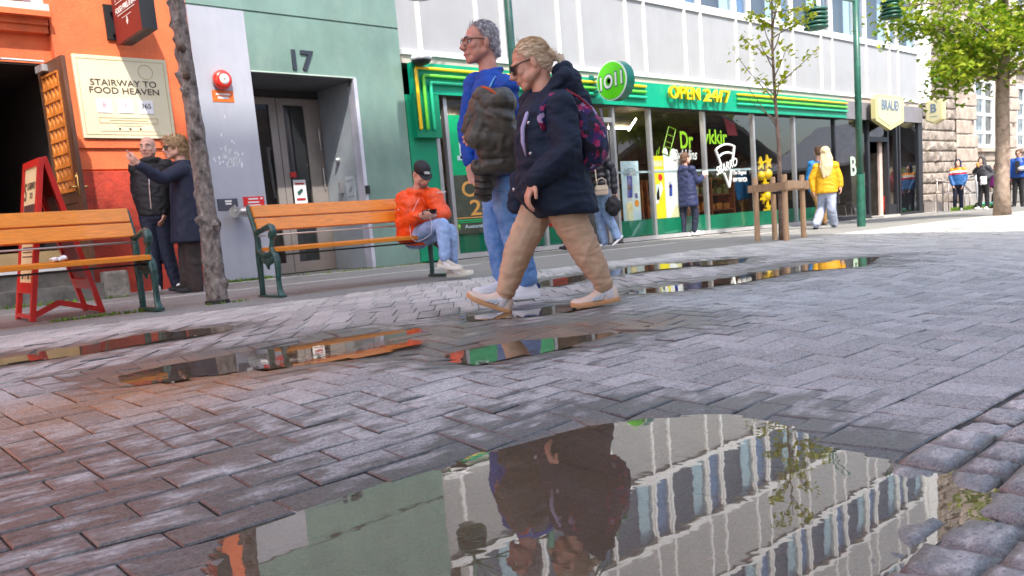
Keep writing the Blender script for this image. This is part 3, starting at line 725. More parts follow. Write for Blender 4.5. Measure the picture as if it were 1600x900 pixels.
# curtain wall: bands of cladding and windows between white mullions
XM = [8.25, 9.45, 10.02, 11.40, 11.98, 13.33, 13.90, 15.27, 15.86, 17.25, 17.86, 19.22, 19.80, 21.24, 21.86, 23.26, 23.86, 25.38, 25.98, 27.42]
m = MB(); m.box(7.86, 27.45, YF+.015, 10.9, 3.30, 4.72).box(7.86, 27.45, YF+.015, 10.9, 6.30, 7.78).box(7.86, 27.45, YF+.015, 10.9, 9.3, 10.8).box(7.86, 27.45, YF+.015, 10.9, 12.3, 13.6)
m.out('cladding', CLAD, b)
m = MB()
for z0, z1, d in ((3.255, 3.335, .05), (4.72, 4.86, .03), (6.2, 6.32, .03), (7.76, 7.88, .03), (9.2, 9.32, .03), (10.78, 10.9, .03), (12.2, 12.32, .03)):
    m.box(7.86, 27.45, YF-d, YF+.2, z0, z1)
m.out('rail', MULL, b)
m = MB()
for x in XM: m.box(x-.035, x+.035, YF-.025, YF+.2, 3.335, 13.6)
m.out('mullions', MULL, b, kind='stuff')
MB().box(7.87, 27.5, YF-.01, 11, 3.13, 3.25).out('cream_band', CREAM, b)
MB().box(27.45, 27.72, YF-.0, 11.2, -.4, 3.24).out('end_pier', DARK, b)
MB().box(27.47, 27.66, YF+.02, 11.2, 3.25, 13.6).box(27.66, 28.35, YF-.05, 11.6, 3.27, 13.65).out('end_column', WHITE, b)
MB().box(7.87, 28, 10.9, 18, 3.14, 13.5).box(7.9, 28, 15.5, 18, -.5, 3.2).out('core', INT, b)
CURT = mat('pale curtain', (.62, .74, .76), .8, var=.1, vscale=10, stretch=(8, 1, .3)); ROOM = mat('grey room', (.13, .14, .145), .8, var=.2)
OPENW = mat('blue blind', (.12, .22, .42), .6, var=.1)
for zi, (z0, z1) in enumerate(((4.86, 6.2), (7.88, 9.2), (10.9, 12.2))):
    for i in range(len(XM)-1):
        x0, x1 = XM[i]+.035, XM[i+1]-.035; wide = x1-x0 > .9
        m = MB()
        for (a0, a1, c0, c1) in ((x0, x0+.035, z0, z1), (x1-.035, x1, z0, z1), (x0+.035, x1-.035, z0, z0+.035), (x0+.035, x1-.035, z1-.035, z1)): m.box(a0, a1, YF+.02, YF+.09, c0, c1)
        wdw = m.out('window', MULL, b)
        pane(x0+.035, x1-.035, z0+.035, z1-.035, YF+.05, GLASSB, 'pane', wdw)
        if wide:
            MB().box(x1-.36, x1-.02, YF+.14, YF+.16, z0, z1).out('curtain', CURT, wdw)
        elif random.random() < .8: MB().box(x0, x1, YF+.14, YF+.15, z0, z1).out('blind', OPENW, wdw)
    MB().box(7.9, 27.4, YF+.75, YF+.8, z0-.1, z1+.1).out('room_wall', ROOM, b)
# ground floor
m = MB()
for x in (8.42, 8.62, 10.72, 11.74, 12.76, 13.90, 15.81, 17.82, 19.71):
    m.box(x-.035, x+.035, YF-.02, YF+.08, gl(x)+.1, 2.66)
m.out('posts', ALU, b, kind='stuff')
segs = [(8.46, 11.70), (12.80, 21.8)]
m = MB()
for a0, a1 in segs:
    n = 6; xs = [a0+(a1-a0)*i/n for i in range(n+1)]
    m.loft([[(x, YF-.035, gl(x)-.01+.03), (x, YF-.035, gl(x)+.10), (x, YF+.06, gl(x)+.10), (x, YF+.06, gl(x)+.02)] for x in xs])
m.out('sill', SILL, b)
m = MB(); xs = [7.86, 12, 16, 20, 24, 27.6]
m.loft([[(x, YF-.01, gl(x)-.15), (x, YF-.01, gl(x)+.03), (x, YF+.07, gl(x)+.03), (x, YF+.07, gl(x)-.15)] for x in xs])
m.out('footing', BLACK, b)
MB().box(7.86, 8.39, YF-.01, YF+.2, .05, 2.66).out('green_panel', SHOPG, b)
GL2 = [(8.655, 10.685), (10.755, 11.705), (12.795, 13.865), (13.935, 15.775), (15.845, 17.785), (17.855, 19.675), (19.745, 21.81)]
GRNF = mat('green window film', (.0, .20, .10), .35, var=.1)
for i, (x0, x1) in enumerate(GL2):
    z0 = gl((x0+x1)/2)+.11
    wdw = pane(x0, x1, z0, 2.655, YF+.03, GLASS, 'shop_window', b)
    MB().box(x0, x1, YF+.048, YF+.052, z0, gl(x0)+.43).out('film', GRNF, wdw)
# inside of the shop
m = MB(); m.box(8.45, 22, 15.2, 15.3, -.2, 2.95).box(8.45, 22, YF+.2, 15.2, 2.9, 2.95).box(8.4, 8.45, YF+.1, 15.2, -.2, 2.9).box(8.4, 27.4, YF+.1, 15.2, -.28, -.2).out('shop_room', mat('shop walls', (.17, .13, .10), .8, var=.4), b)
MB().box(12.85, 15.6, 14.2, 14.9, 1.55, 1.95).out('counter_band', mat('shop orange band', (.55, .16, .04), .5, var=.2), b)
SHELF = mat('orange brown shelves', (.33, .09, .025), .5, var=.3, vscale=8)
for k, (x0, x1) in enumerate(((14.7, 15.7), (15.9, 17.2), (17.5, 19.6))):
    t_ = thing('shop_shelf', ['orange brown shelf rack seen beside the navy coated man', 'orange brown shelf rack inside under the white pizza lettering', 'orange brown shelf rack inside behind the yellow balloons'][k], 'shelf rack', ((x0+x1)/2, 12.6, -.1))
    m = MB()
    for x in (x0, (x0+x1)/2, x1): m.box(x-.025, x+.025, 12.3, 12.8, -.1, 1.35)
    m.out('uprights', SHELF, t_)
    for z in (.1, .5, .9, 1.3): MB().box(x0, x1, 12.32, 12.78, z, z+.03).out('shelf', SHELF, t_)
    for q in range(3):
        m = MB()
        for a in range(6): m.box(x0+.06+a*(x1-x0)/6.2, x0+.04+(a+.75)*(x1-x0)/6.2, 12.4, 12.7, .135+q*.4, .135+q*.4+random.uniform(.12, .24))
        m.out('goods', mat(['red goods', 'orange goods', 'olive goods'][q], [(.4, .04, .02), (.55, .2, .03), (.2, .2, .05)][q], .5, var=.4, vscale=14), t_, kind='stuff')
TUBEL = mat('lit tube lamp', (1, .9, .7), .5, emit=((1, .85, .62), 9))
MB().tube([(14.35, 11.5, 2.36), (15.5, 12.2, 2.72)], .02, 8).out('tube_lamp', TUBEL, label='slanting thin lit tube lamp hanging inside the shop window', cat='lamp')
for k, (x, y) in enumerate(((10.6, 13.6), (17.0, 14.2))):  # two extra tubes added to brighten the shop interior
    MB().tube([(x-.7, y, 2.84), (x+.7, y, 2.84)], .03, 8).out('fill_tube', TUBEL, label=['added fill tube under the shop ceiling behind the walkers', 'added fill tube under the shop ceiling behind the pizza lettering'][k], cat='lamp', group='added fill tubes of the green shop')
# posters and the painted lettering of the windows
def poster(nm, label, x0, x1, z0, z1, base, parts_, y=YF+.10):
    t_ = thing(nm, label, 'poster', ((x0+x1)/2, y, z0))
    MB().box(x0, x1, y, y+.008, z0, z1).out('sheet', base, t_)
    for pn, mm, poly in parts_:
        MB().prism(poly, (0, y, 0), FX, FZ, .003).out(pn, mm, t_)
    return t_
def rc(x0, x1, z0, z1): return [(x0, z0), (x1, z0), (x1, z1), (x0, z1)]
def circ(x, z, r_, n=16, e=1): return [(x+r_*math.cos(k*2*math.pi/n), z+r_*e*math.sin(k*2*math.pi/n)) for k in range(n)]
PB = mat('ice blue print', (.62, .78, .80), .4, var=.12, vscale=2); PY = mat('yellow print', (.88, .72, .02), .4, var=.05); PBL = mat('deep blue print', (.02, .06, .35), .4)
PR = mat('red print', (.7, .03, .03), .4); PSV = mat('silver print', (.6, .62, .66), .4); PO = mat('orange print', (.85, .32, .03), .4); PW = mat('white print', (.85, .85, .82), .4, var=.06); PPK = mat('pale yellow print', (.82, .78, .45), .4, var=.2, vscale=4)
t_ = poster('energy_drink_poster', 'narrow ice blue poster with blue can in left window', 13.02, 13.58, .33, 1.62, PB,
  [('can', PBL, [(13.17, .9), (13.33, .9), (13.36, 1.3), (13.26, 1.42), (13.19, 1.3)]), ('can_foot', PSV, rc(13.16, 13.31, .84, .9)), ('yellow_foot', PPK, rc(13.12, 13.32, .34, .8)), ('red_mark', PR, circ(13.25, 1.1, .05)), ('orange_mark', PO, circ(13.46, .78, .07)), ('small_can', PBL, rc(13.42, 13.5, .88, .98))])
text('HÆTTA', 'lettering', mat('grey ink', (.3, .36, .4), .5), (13.3, YF+.098, 1.45), FX, FZ, .36, .065, .002, .006, t_)
text('SUNNUDAG', 'lettering', MATS['grey ink'], (13.3, YF+.098, 1.36), FX, FZ, .42, .065, .002, .006, t_)
t_ = poster('yellow_poster', 'tall yellow and white poster in window behind navy coated man', 13.98, 14.42, .30, 1.72, PY,
  [('pale_stripe', PPK, rc(13.99, 14.38, 1.5, 1.62)), ('pale_stripe', PPK, rc(13.99, 14.36, 1.4, 1.45)), ('red_fruit', PR, circ(14.28, 1.28, .07)), ('bottle', PB, rc(14.12, 14.22, .82, 1.14)), ('white_swirl', PW, [(14.02, .8), (14.3, 1.2), (14.36, 1.05), (14.14, .72)])])
t_ = poster('white_poster', 'pale poster with blue can beside the yellow poster', 14.43, 15.02, .30, 1.72, PW,
  [('can', PBL, [(14.56, .88), (14.66, .88), (14.68, 1.12), (14.58, 1.14)]), ('can_top', PSV, rc(14.55, 14.66, 1.14, 1.18)), ('red_mark', PR, circ(14.60, 1.08, .035)), ('yellow_wash', PPK, [(14.5, .31), (15.0, .31), (15.0, .78), (14.7, .62)]), ('blue_can', PBL, rc(15.0-.12, 15.0-.01, .36, .62)), ('white_head', PW, circ(14.5, 1.76, .09, e=1.5)), ('white_head', PW, circ(14.78, 1.74, .11, e=1.2))])
t_ = thing('drinks_lettering', 'lime green window lettering reading Drykkir with outline bottle', 'window lettering', (16, YF+.09, 1.8))
LIMEI = mat('lime film', (.30, .60, .02), .4, var=.05)
text('Dr', 'lettering', LIMEI, (15.27, YF+.09, 2.05), FX, FZ, .47, .36, .003, .02, t_)
text('ykkir', 'lettering', LIMEI, (16.36, YF+.09, 2.08), FX, FZ, .95, .42, .003, .02, t_)
m = MB()
for a, c in (((14.38, 1.78), (14.66, 2.32)), ((14.62, 1.72), (14.90, 2.26)), ((14.38, 1.78), (14.62, 1.72)), ((14.66, 2.32), (14.90, 2.26)), ((14.45, 1.92), (14.70, 1.87)), ((14.50, 2.02), (14.75, 1.97)), ((14.58, 2.16), (14.82, 2.11)), ((14.25, 1.75), (14.3, 1.9)), ((14.18, 1.72), (14.22, 1.84))):
    m.tube([(a[0], YF+.088, a[1]), (c[0], YF+.088, c[1])], .008, 5)
m.out('outline_bottle', LIMEI, t_)
t_ = thing('white_window_script', 'white painted script lettering partly hidden behind man in navy coat', 'window lettering', (15.1, YF+.09, 1.7))
text('Bubblins', 'lettering', PW, (15.2, YF+.088, 1.74), FX, FZ, .85, .22, .003, .012, t_, shear=.3)
t_ = thing('pizza_lettering', 'white pizza slice outline with SBARRO lettering on window', 'window lettering', (16.7, YF, 1.1))
m = MB()
y_ = YF+.02
c0 = (16.72, 1.0); pol = lambda r_, d: (c0[0]+r_*math.cos(R(d)), c0[1]+r_*1.02*math.sin(R(d)))
for r_ in (.94, .76):
    ar = [pol(r_, d) for d in range(72, 121, 6)]
    for p, q in zip(ar[:-1], ar[1:]): m.tube([(p[0], y_, p[1]), (q[0], y_, q[1])], .024, 6)
for p, q in ((pol(.94, 120), pol(.55, 120)), (pol(.94, 72), pol(.6, 72)), (c0, pol(.36, 120)), (c0, pol(.40, 72))): m.tube([(p[0], y_, p[1]), (q[0], y_, q[1])], .026, 6)
m.out('slice_outline', PW, t_)
text('SBARRO', 'lettering', PW, (16.62, y_-.03, 1.47), Vector((1, 0, .26)), Vector((-.0, 0, 1)), .88, .19, .004, .016, t_)
text('The Original', 'lettering', PW, (17.18, y_-.002, 1.31), FX, FZ, .56, .12, .004, .008, t_, shear=.3)
text('NEW YORK PIZZA', 'lettering', PW, (17.18, y_-.002, 1.16), FX, FZ, .60, .095, .004, .016, t_)
MB().prism([(17.05, 2.6), (17.5, 2.48), (17.6, 2.2), (17.2, 2.2)], (0, YF+.3, 0), FX, FZ, .01).out('red_pennant', mat('dull red cloth', (.35, .03, .05), .7), label='dull red hanging sheet inside window above white pizza lettering', cat='hanging')
MB().box(12.8, 17.8, YF+.095, YF+.098, 1.38, 1.42).out('frosted_strip', mat('frosted strip', (.42, .52, .55), .5), label='pale frosted strip running across the inside of the shop windows', cat='window strip')
# yellow balloons and stars hanging inside the window behind the young tree
BAL = mat('yellow balloon', (.85, .55, .01), .25, var=.05, coat=.4)
def star(m, c, r_, d=.03, rot=0):
    pts = []
    for k in range(10):
        a = math.pi/2+k*math.pi/5+rot; q = r_ if k % 2 == 0 else r_*.42
        pts.append((c[0]+q*math.cos(a), c[2]+q*math.sin(a)))
    m.prism(pts, (0, c[1], 0), FX, FZ, d)
bal = [('star', 18.28, 1.52, .17), ('star', 18.62, 1.55, .19), ('round', 18.34, 1.24, .11), ('round', 18.66, 1.27, .13), ('star', 18.46, 1.02, .17), ('star', 18.78, .96, .13), ('round', 18.60, .74, .12), ('star', 18.34, .70, .14), ('star', 18.56, .47, .16), ('star', 18.40, .25, .20)]
for k, (kd, x, z, r_) in enumerate(bal):
    m = MB()
    if kd == 'round': m.ell((x, YF+.17, z), (r_, .12, r_*1.05))
    else: star(m, (x, YF+.14+.01*(k % 3), z), r_, .05, .2*(k % 4))
    m.out('balloon', BAL, smooth=kd == 'round', label='yellow %s balloon behind young tree, %s of its column' % (kd, ['topmost left', 'topmost right', 'left of the upper pair', 'right of the upper pair', 'just under the upper pair', 'small one at right', 'lower round one', 'low on the left', 'second lowest', 'lowest'][k]), cat='balloon', group='yellow foil balloons in the shop window')
# opening hours poster left of the couple
t_ = thing('hours_poster', 'bright green poster over brown film with gold OPEN 24/7 lettering', 'poster', (9.65, YF, .1))
MB().box(8.66, 10.68, YF+.012, YF+.026, 1.42, 2.38).out('green_field', mat('bright green print', (.0, .42, .16), .35, var=.12, vscale=5), t_)
MB().box(8.66, 10.68, YF+.012, YF+.026, .47, 1.419).out('brown_field', mat('brown green print', (.075, .085, .06), .35, var=.3, vscale=2), t_)
GOLDI = mat('gold print', (.70, .36, .09), .4)
text('OPEN', 'lettering', GOLDI, (9.405, YF+.01, 1.195), FX, FZ, 1.15, .26, .003, .012, t_)
text('24/7', 'lettering', GOLDI, (9.45, YF+.01, .885), FX, FZ, .95, .26, .003, .012, t_)
text('Austurstræti 17', 'lettering', PB, (9.175, YF+.01, .585), FX, FZ, .69, .06, .003, .008, t_)
MB().box(8.66, 9.9, YF+.006, YF+.012, .718, .735).out('gold_line', GOLDI, t_)
MB().box(8.68, 9.9, YF+.006, YF+.012, .675, .695).box(8.68, 9.9, YF+.006, YF+.012, .645, .658).out('green_lines', mat('green print line', (.02, .5, .15), .4), t_)
MB().prism(circ(8.71, .60, .03), (0, YF+.01, 0), FX, FZ, .003).prism([(8.685, .59), (8.735, .59), (8.71, .54)], (0, YF+.01, 0), FX, FZ, .003).out('map_pin', mat('lime print', (.3, .75, .1), .4), t_)
MB().box(9.2, 10.0, YF+.008, YF+.012, 1.75, 2.1).box(8.86, 9.02, YF+.007, YF+.012, 1.68, 2.12).box(8.80, 9.08, YF+.007, YF+.012, 1.66, 1.73).out('print', PB, t_)
# doorway of the shop
m = MB(); m.box(11.775, 12.725, YF, YF+.08, 2.35, 2.44); m.box(12.45, 12.52, YF+.02, YF+.08, .05, 2.35)
m.out('door_frame', ALU, b)
pane(11.8, 12.72, 2.44, 2.65, YF+.03, GLASSD, 'fanlight', b)
MB().box(12.52, 12.72, YF+.1, YF+.9, .05, 2.35).out('door_screen', mat('grey screen', (.25, .26, .27), .4), b)

# fascia
t_ = thing('fascia_sign', 'long green fascia with coloured tubes and yellow OPEN 24/7 letters', 'shop sign', (15, YF, 2.66))
MB().box(7.95, 22.32, YF-.13, YF-.015, 2.66, 3.125).out('panel', TEAL, t_)
MB().box(7.96, 22.31, YF-.11, YF-.02, 2.645, 2.66).out('shadow_gap', BLACK, t_)
for nm, mm, z, pts in (('yellow_tube', YEL, 3.035, [(7.99, 12.15), (12.95, 13.62), (16.95, 22.29)]), ('lime_tube', LIME, 2.93, [(8.12, 12.15), (12.95, 13.62), (16.95, 22.29)]), ('turquoise_tube', TURQ, 2.825, [(8.25, 12.15), (12.95, 13.62), (16.95, 22.29)])):
    for k, (xa, xb) in enumerate(pts):
        p = [(xa, YF-.17, z), (xb, YF-.17, z)]
        if k == 0: p = [(xa, YF-.17, 2.13), (xa, YF-.17, z-.03), (xa+.02, YF-.17, z)]+p[1:]
        MB().tube(p, .028, 8, round_caps=True).out(nm, mm, t_, smooth=True)
MB().box(7.95, 8.42, YF-.125, YF-.012, 2.0, 2.655).out('side_panel', SHOPG, t_)
text('OPEN', 'letters', mat('yellow letters', (.93, .66, .01), .35, var=.04), (14.83, YF-.20, 2.955), FX, FZ, 1.06, .255, .06, .008, t_, space=1.06)
text('24/7', 'letters', MATS['yellow letters'], (16.02, YF-.20, 2.945), FX, FZ, .98, .265, .06, .008, t_, space=1.08)
# round projecting sign
X0 = at_y(918, 124, YF-.13).x
cs = [at_x(p[0], p[1], X0) for p in ((956, 126), (958, 94), (955, 158))]
rr = (cs[1].z-cs[2].z)/2; yc = cs[0].y; zc = cs[0].z
t_ = thing('round_sign', 'round lime green projecting sign reading 1011 with white rim', 'sign', (X0, yc, zc-rr))
def disc(x0, x1, r0, r1, n=40): return [[(x, yc+r_*math.cos(k*2*math.pi/n), zc+r_*math.sin(k*2*math.pi/n)) for k in range(n)] for x, r_ in ((x0, r0), (x1, r1))]
MB().loft(disc(X0, X0+.22, rr, rr)).out('casing', mat('dark green casing', (.0, .16, .11), .35), t_, smooth=True, auto=40)
MB().loft(disc(X0-.012, X0-.001, rr, rr)).out('rim', PW, t_)
MB().loft(disc(X0-.02, X0-.0125, rr*.93, rr*.93)).out('face', mat('lime face', (.13, .74, .01), .3, var=.05), t_)
text('1O11', 'lettering', mat('dark teal lettering', (.0, .12, .12), .4), (X0-.0205, yc, zc+.0), Vector((0, -1, .1)), FZ, rr*1.60, rr*.80, .002, .06, t_)
text('1O11', 'lettering', PW, (X0-.0235, yc, zc+.0), Vector((0, -1, .1)), FZ, rr*1.50, rr*.70, .002, .025, t_)
MB().loft([[(X0-.03, yc+.06*rr/.4+r_*math.cos(k*math.pi/10), zc+r_*math.sin(k*math.pi/10)) for k in range(20)] for r_ in (rr*.12, rr*.05)]).out('dial', MATS['dark teal lettering'], t_)
m = MB()
for z in (zc+.12, zc-.12): m.box(X0+.08, X0+.12, yc+rr*.8, YF-.12, z-.015, z+.015)
m.box(X0+.04, X0+.16, YF-.15, YF-.13, zc-.2, zc+.2); m.out('bracket', mat('dark green casing', 0), t_)
# camera lamp at the fascia corner
t_ = thing('corner_lamp', 'white dome lamp with black underside at the fascia corner', 'lamp', (8.02, YF-.2, 3.05))
MB().loft([[(8.03+r_*math.cos(k*.4189), YF-.28+r_*math.sin(k*.4189), z) for k in range(15)] for r_, z in ((.16, 3.12), (.165, 3.15), (.14, 3.2), (.07, 3.235))]).out('dome', WHITE, t_, smooth=True)
MB().loft([[(8.03+r_*math.cos(k*.4189), YF-.28+r_*math.sin(k*.4189), z) for k in range(15)] for r_, z in ((.09, 3.06), (.13, 3.085), (.15, 3.118))]).out('underside', BLACK, t_, smooth=True)

# bakery at the right end: slate fascia, dark frames, open door
MB().box(22.33, 27.6, YF-.06, YF+.1, 2.66, 3.125).out('slate_fascia', GREYF, b)
m = MB()
for x0, x1 in ((21.815, 21.88), (23.80, 23.92), (25.10, 25.2), (25.72, 25.80), (25.93, 26.02), (27.36, 27.46)): m.box(x0, x1, YF-.02, YF+.1, gl(x0)+.02, 2.66)
m.box(21.88, 23.80, YF-.02, YF+.1, gl(22)-.02, gl(22)+.1).box(26.02, 27.36, YF-.02, YF+.1, gl(27)-.05, gl(27)+.08).box(23.92, 25.10, YF-.02, YF+.1, 2.07, 2.2).box(25.2, 25.72, YF-.0, YF+.1, gl(25.5), .25)
m.out('dark_frames', DARK, b)
for x0, x1, z0, z1 in ((21.88, 23.80, gl(22)+.1, 2.66), (26.02, 27.36, gl(27)+.08, 2.66), (23.92, 25.10, 2.2, 2.66), (25.2, 25.72, .25, 2.66)): pane(x0, x1, z0, z1, YF+.03, GLASS, 'bakery_window', b)
MB().box(24.86, 25.05, YF+.12, YF+.18, gl(25), 2.07).out('door_edge', mat('beige door edge', (.6, .48, .42), .5), b)
m = MB(); m.box(21.9, 27.4, 14.5, 14.6, -.4, 2.9).box(21.85, 21.9, YF+.12, 14.5, -.4, 2.9).box(21.9, 27.4, YF+.2, 14.5, 2.85, 2.9).out('bakery_room', BLACK, b)
MB().box(24.0, 25.2, YF-.32, YF+.3, gl(24.5)-.2, gl(24.5)+.05).out('door_slab', mat('pale slab', (.45, .43, .4), .8), b)
text('B', 'window_letter', mat('mint letter', (.55, .75, .55), .5), (22.95, YF+.02, 1.40), FX, FZ, .34, .52, .004, .02, b)
t_ = thing('bakery_chair', 'dark wire chair standing inside the open bakery door', 'chair', (24.3, 11.6, -.1))
m = MB()
for dx in (-.2, .2):
    for dy in (-.2, .2): m.tube([(24.3+dx, 11.6+dy, -.12), (24.3+dx*.8, 11.6+dy*.8, .36)], .012, 6)
m.out('legs', mat('steel grey', (.3, .3, .32), .4, metal=.6), t_); MB().box(24.06, 24.54, 11.38, 11.82, .36, .4).out('seat', DARK, t_)
m = MB().tube([(24.1, 11.8, .38), (24.05, 11.86, .85), (24.3, 11.9, .92), (24.55, 11.86, .85), (24.5, 11.8, .38)], .014, 6); m.out('backrest', MATS['steel grey'], t_)
t_ = thing('fire_extinguisher', 'small red extinguisher standing behind the bakery glass', 'extinguisher', (25.45, YF+.25, .1))
MB().tube([(25.45, YF+.25, -.05), (25.45, YF+.25, .0), (25.45, YF+.25, .42), (25.45, YF+.25, .5)], [.06, .075, .075, .03], 12).out('cylinder', REDP, t_, smooth=True)
MB().cap((25.45, YF+.25, .5), (25.45, YF+.2, .6), .02, .015).out('valve', BLACK, t_)
def shield(w_, h_, tip, bev=.05):
    return [(-w_+bev, h_), (-w_, h_-bev), (-w_, -h_+bev*.5), (-w_*.96, -h_), (0, -h_-tip), (w_*.96, -h_), (w_, -h_+bev*.5), (w_, h_-bev), (w_-bev, h_)]
CRM = mat('cream sign', (.62, .56, .26), .4, var=.04); CRMF = mat('cream sign face', (.60, .56, .33), .4, var=.03); SLI = mat('slate ink', (.14, .2, .27), .5)
t_ = thing('bakery_sign', 'large cream shield sign reading BRAUD mounted flat above bakery door', 'sign', (24.5, 10.3, 2.4))
MB().prism(shield(.94, .36, .24, .12), (24.52, YF-.23, 2.95), FX, FZ, .13).out('casing', CRM, t_)
MB().box(24.1, 24.9, YF-.24, YF-.06, 2.85, 3.05).out('bracket', BLACK, t_)
MB().prism(shield(.80, .28, .22, .1), (24.50, YF-.3605, 2.95), FX, FZ, .012).out('face', CRMF, t_)
text('BRAUÐ', 'lettering', SLI, (24.50, YF-.373, 3.03), FX, FZ, 1.15, .30, .006, .035, t_)
MB().box(24.1, 24.9, YF-.376, YF-.3725, 2.82, 2.835).out('underline', mat('pale slate line', (.55, .56, .45), .5), t_)
t_ = thing('hanging_bakery_sign', 'smaller cream shield sign with letter B projecting beside the stone wall', 'sign', (27.6, 10.0, 2.5))
bx0 = 27.62; cpt = [at_x(px, py, bx0) for px, py in ((1446, 172), (1472, 172), (1460, 156), (1458, 188), (1460, 194))]
yc2 = (cpt[0].y+cpt[1].y)/2; zc2 = (cpt[2].z+cpt[3].z)/2; hw2 = abs(cpt[0].y-cpt[1].y)/2; hh2 = (cpt[2].z-cpt[3].z)/2
MB().prism(shield(hw2, hh2, .12, .06), (bx0+.30, yc2, zc2), NY, FZ, .3).out('casing', CRM, t_)
MB().prism(shield(hw2*.9, hh2*.9, .1, .05), (bx0-.0005, yc2, zc2), NY, FZ, .012).out('face', CRMF, t_)
text('B', 'lettering', SLI, (bx0-.014, yc2, zc2+.06), NY, FZ, hw2*.7, hh2*.85, .006, .03, t_)
MB().box(bx0-.016, bx0-.012, yc2-.12, yc2+.12, zc2-.2, zc2-.18).out('underline', SLI, t_)
m = MB()
for z in (zc2+.18, zc2-.18): m.box(bx0+.1, bx0+.15, yc2+hw2, YF, z-.02, z+.02)
m.out('bracket', BLACK, t_)

# ------------------------------------------------------------------ stone house at the far right
YS = 11.0
b = thing('stone_building', 'brown grey rusticated stone building with tall white windows', 'building', (36, YS, gl(36)))
STB = mat('sawn basalt blocks', (.43, .355, .29), .85, var=.2, vscale=3, bump=.5, bscale=14); STR = mat('rough basalt blocks', (.33, .28, .235), .9, var=.35, vscale=5, bump=.9, bscale=9)
def blocks(m, x0, x1, z0, z1, y, hgt, ln, amp, skip=()):
    z = z0; r_ = 0
    while z < z1-.05:
        h_ = min(hgt*random.uniform(.9, 1.1), z1-z); x = x0-(r_ % 2)*ln*.45
        while x < x1:
            l_ = ln*random.uniform(.75, 1.3); a0, a1 = max(x, x0), min(x+l_, x1)
            if a1-a0 > .05:
                if not any(a0 < s[1]-.02 and a1 > s[0]+.02 and z < s[3]-.02 and z+h_ > s[2]+.02 for s in skip):
                    d = random.uniform(0, amp); g = .012
                    c = [(a0+g, y, z+g), (a1-g, y, z+g), (a1-g, y, z+h_-g), (a0+g, y, z+h_-g)]
                    bv = min(.05, h_*.2); f = [(a0+bv, y-.02-d*random.random(), z+bv), (a1-bv, y-.02-d*random.random(), z+bv), (a1-bv, y-.02-d*random.random(), z+h_-bv), (a0+bv, y-.02-d*random.random(), z+h_-bv)]
                    mid = ((a0+a1)/2, y-.02-d, z+h_/2)
                    m.add(c+f+[mid], [(0, 1, 5, 4), (1, 2, 6, 5), (2, 3, 7, 6), (3, 0, 4, 7), (4, 5, 8), (5, 6, 8), (6, 7, 8), (7, 4, 8)])
            x += l_
        z += h_; r_ += 1
m = MB(); blocks(m, 28.36, 31.45, -.6, 15, YS-.05, .36, .75, .10); m.out('rough_wall', STR, b, fix=False)
WX = [(33.55, 35.75), (38.3, 40.5), (43.2, 45.4), (48, 50.2)]
m = MB(); sk = [(a, c, 1.95, 4.5) for a, c in WX]+[(a, c, 5.3, 8) for a, c in WX]
blocks(m, 31.45, 62, 1.0, 15, YS-.10, .46, 1.05, .025, sk)
m.out('block_wall', STB, b, fix=False)
m = MB(); blocks(m, 31.45, 62, -.7, 1.0, YS-.16, .5, 1.2, .02); m.out('base_course', mat('grey base stone', (.3, .28, .26), .85, var=.2, vscale=3, bump=.4, bscale=14), b, fix=False)
m = MB(); m.box(28.3, 62, YS+.0, 24, -1, 1.95).box(28.3, 62, YS, 24, 4.5, 5.3).box(28.3, 62, YS, 24, 8, 15)
xs = [28.3]+[v for p in WX for v in p]+[62]
for a0, a1 in zip(xs[::2], xs[1::2]): m.box(a0, a1, YS, 24, 1.95, 4.5).box(a0, a1, YS, 24, 5.3, 8)
m.box(28.3, 62, YS+.6, 24, 1.95, 8); m.out('wall', STB, b)
MB().box(28.36, 31.5, YS-.12, YS+.1, 4.3, 4.6).box(31.45, 62, YS-.22, YS, 4.95, 5.15).out('cornice', STB, b)
WHF = mat('white window paint', (.82, .82, .82), .5)
for a0, a1 in WX:
    for z0, z1 in ((1.95, 4.5), (5.3, 8)):
        m = MB(); frame(m, a0, a1, z0, z1, .16, YS+.12, .1); xm = (a0+a1)/2
        m.box(xm-.06, xm+.06, YS+.03, YS+.11, z0+.16, z1-.16)
        for z in (z0+.6, z0+1.25, z0+1.85): m.box(a0+.16, a1-.16, YS+.04, YS+.12, z-.05, z+.05)
        wdw = m.out('window', WHF, b)
        pane(a0+.16, a1-.16, z0+.16, z1-.16, YS+.13, GLASSB, 'pane', wdw)
        MB().box(a0+.1, a1-.1, YS+.3, YS+.34, z0, z1).out('blind', mat('white blind', (.6, .62, .64), .7, stretch=(10, 1, 1), var=.25), wdw)
        MB().box(a0-.1, a1+.1, YS-.26, YS+.04, z0-.14, z0).out('sill', STB, wdw)
t_ = thing('ramp_railing', 'grey steel tube railing along the ramp before rough stones', 'railing', (29.8, YS-.5, gl(29)))
RAIL = mat('railing steel', (.42, .36, .33), .4, metal=.5)
m = MB(); yr = YS-.6; g0 = gl(29)
m.tube([(28.2, yr, g0+1.0), (30.6, yr, g0+.82), (31.3, yr, g0+.55)], .03, 8).tube([(28.2, yr, g0+.62), (31.3, yr, g0+.5)], .025, 8)
m.out('handrail', RAIL, t_, smooth=True)
for k in range(7):
    x = 28.3+k*.48; MB().tube([(x, yr, g0-.1), (x, yr, g0+1.0-.08*k), (x+.14, yr, g0+1.02-.08*k)], .024, 8).out('post', RAIL, t_, smooth=True)
t_ = thing('ramp', 'low pale concrete ramp wall under the steel railing', 'ramp', (29.8, YS-.3, g0-.1))
MB().prism([(28.3, g0-.3), (31.5, g0-.3), (31.5, g0+.12), (28.3, g0+.35)], (0, YS-.2, 0), FX, FZ, .3).out('wall', mat('pale concrete', (.42, .38, .35), .85, var=.12), t_)

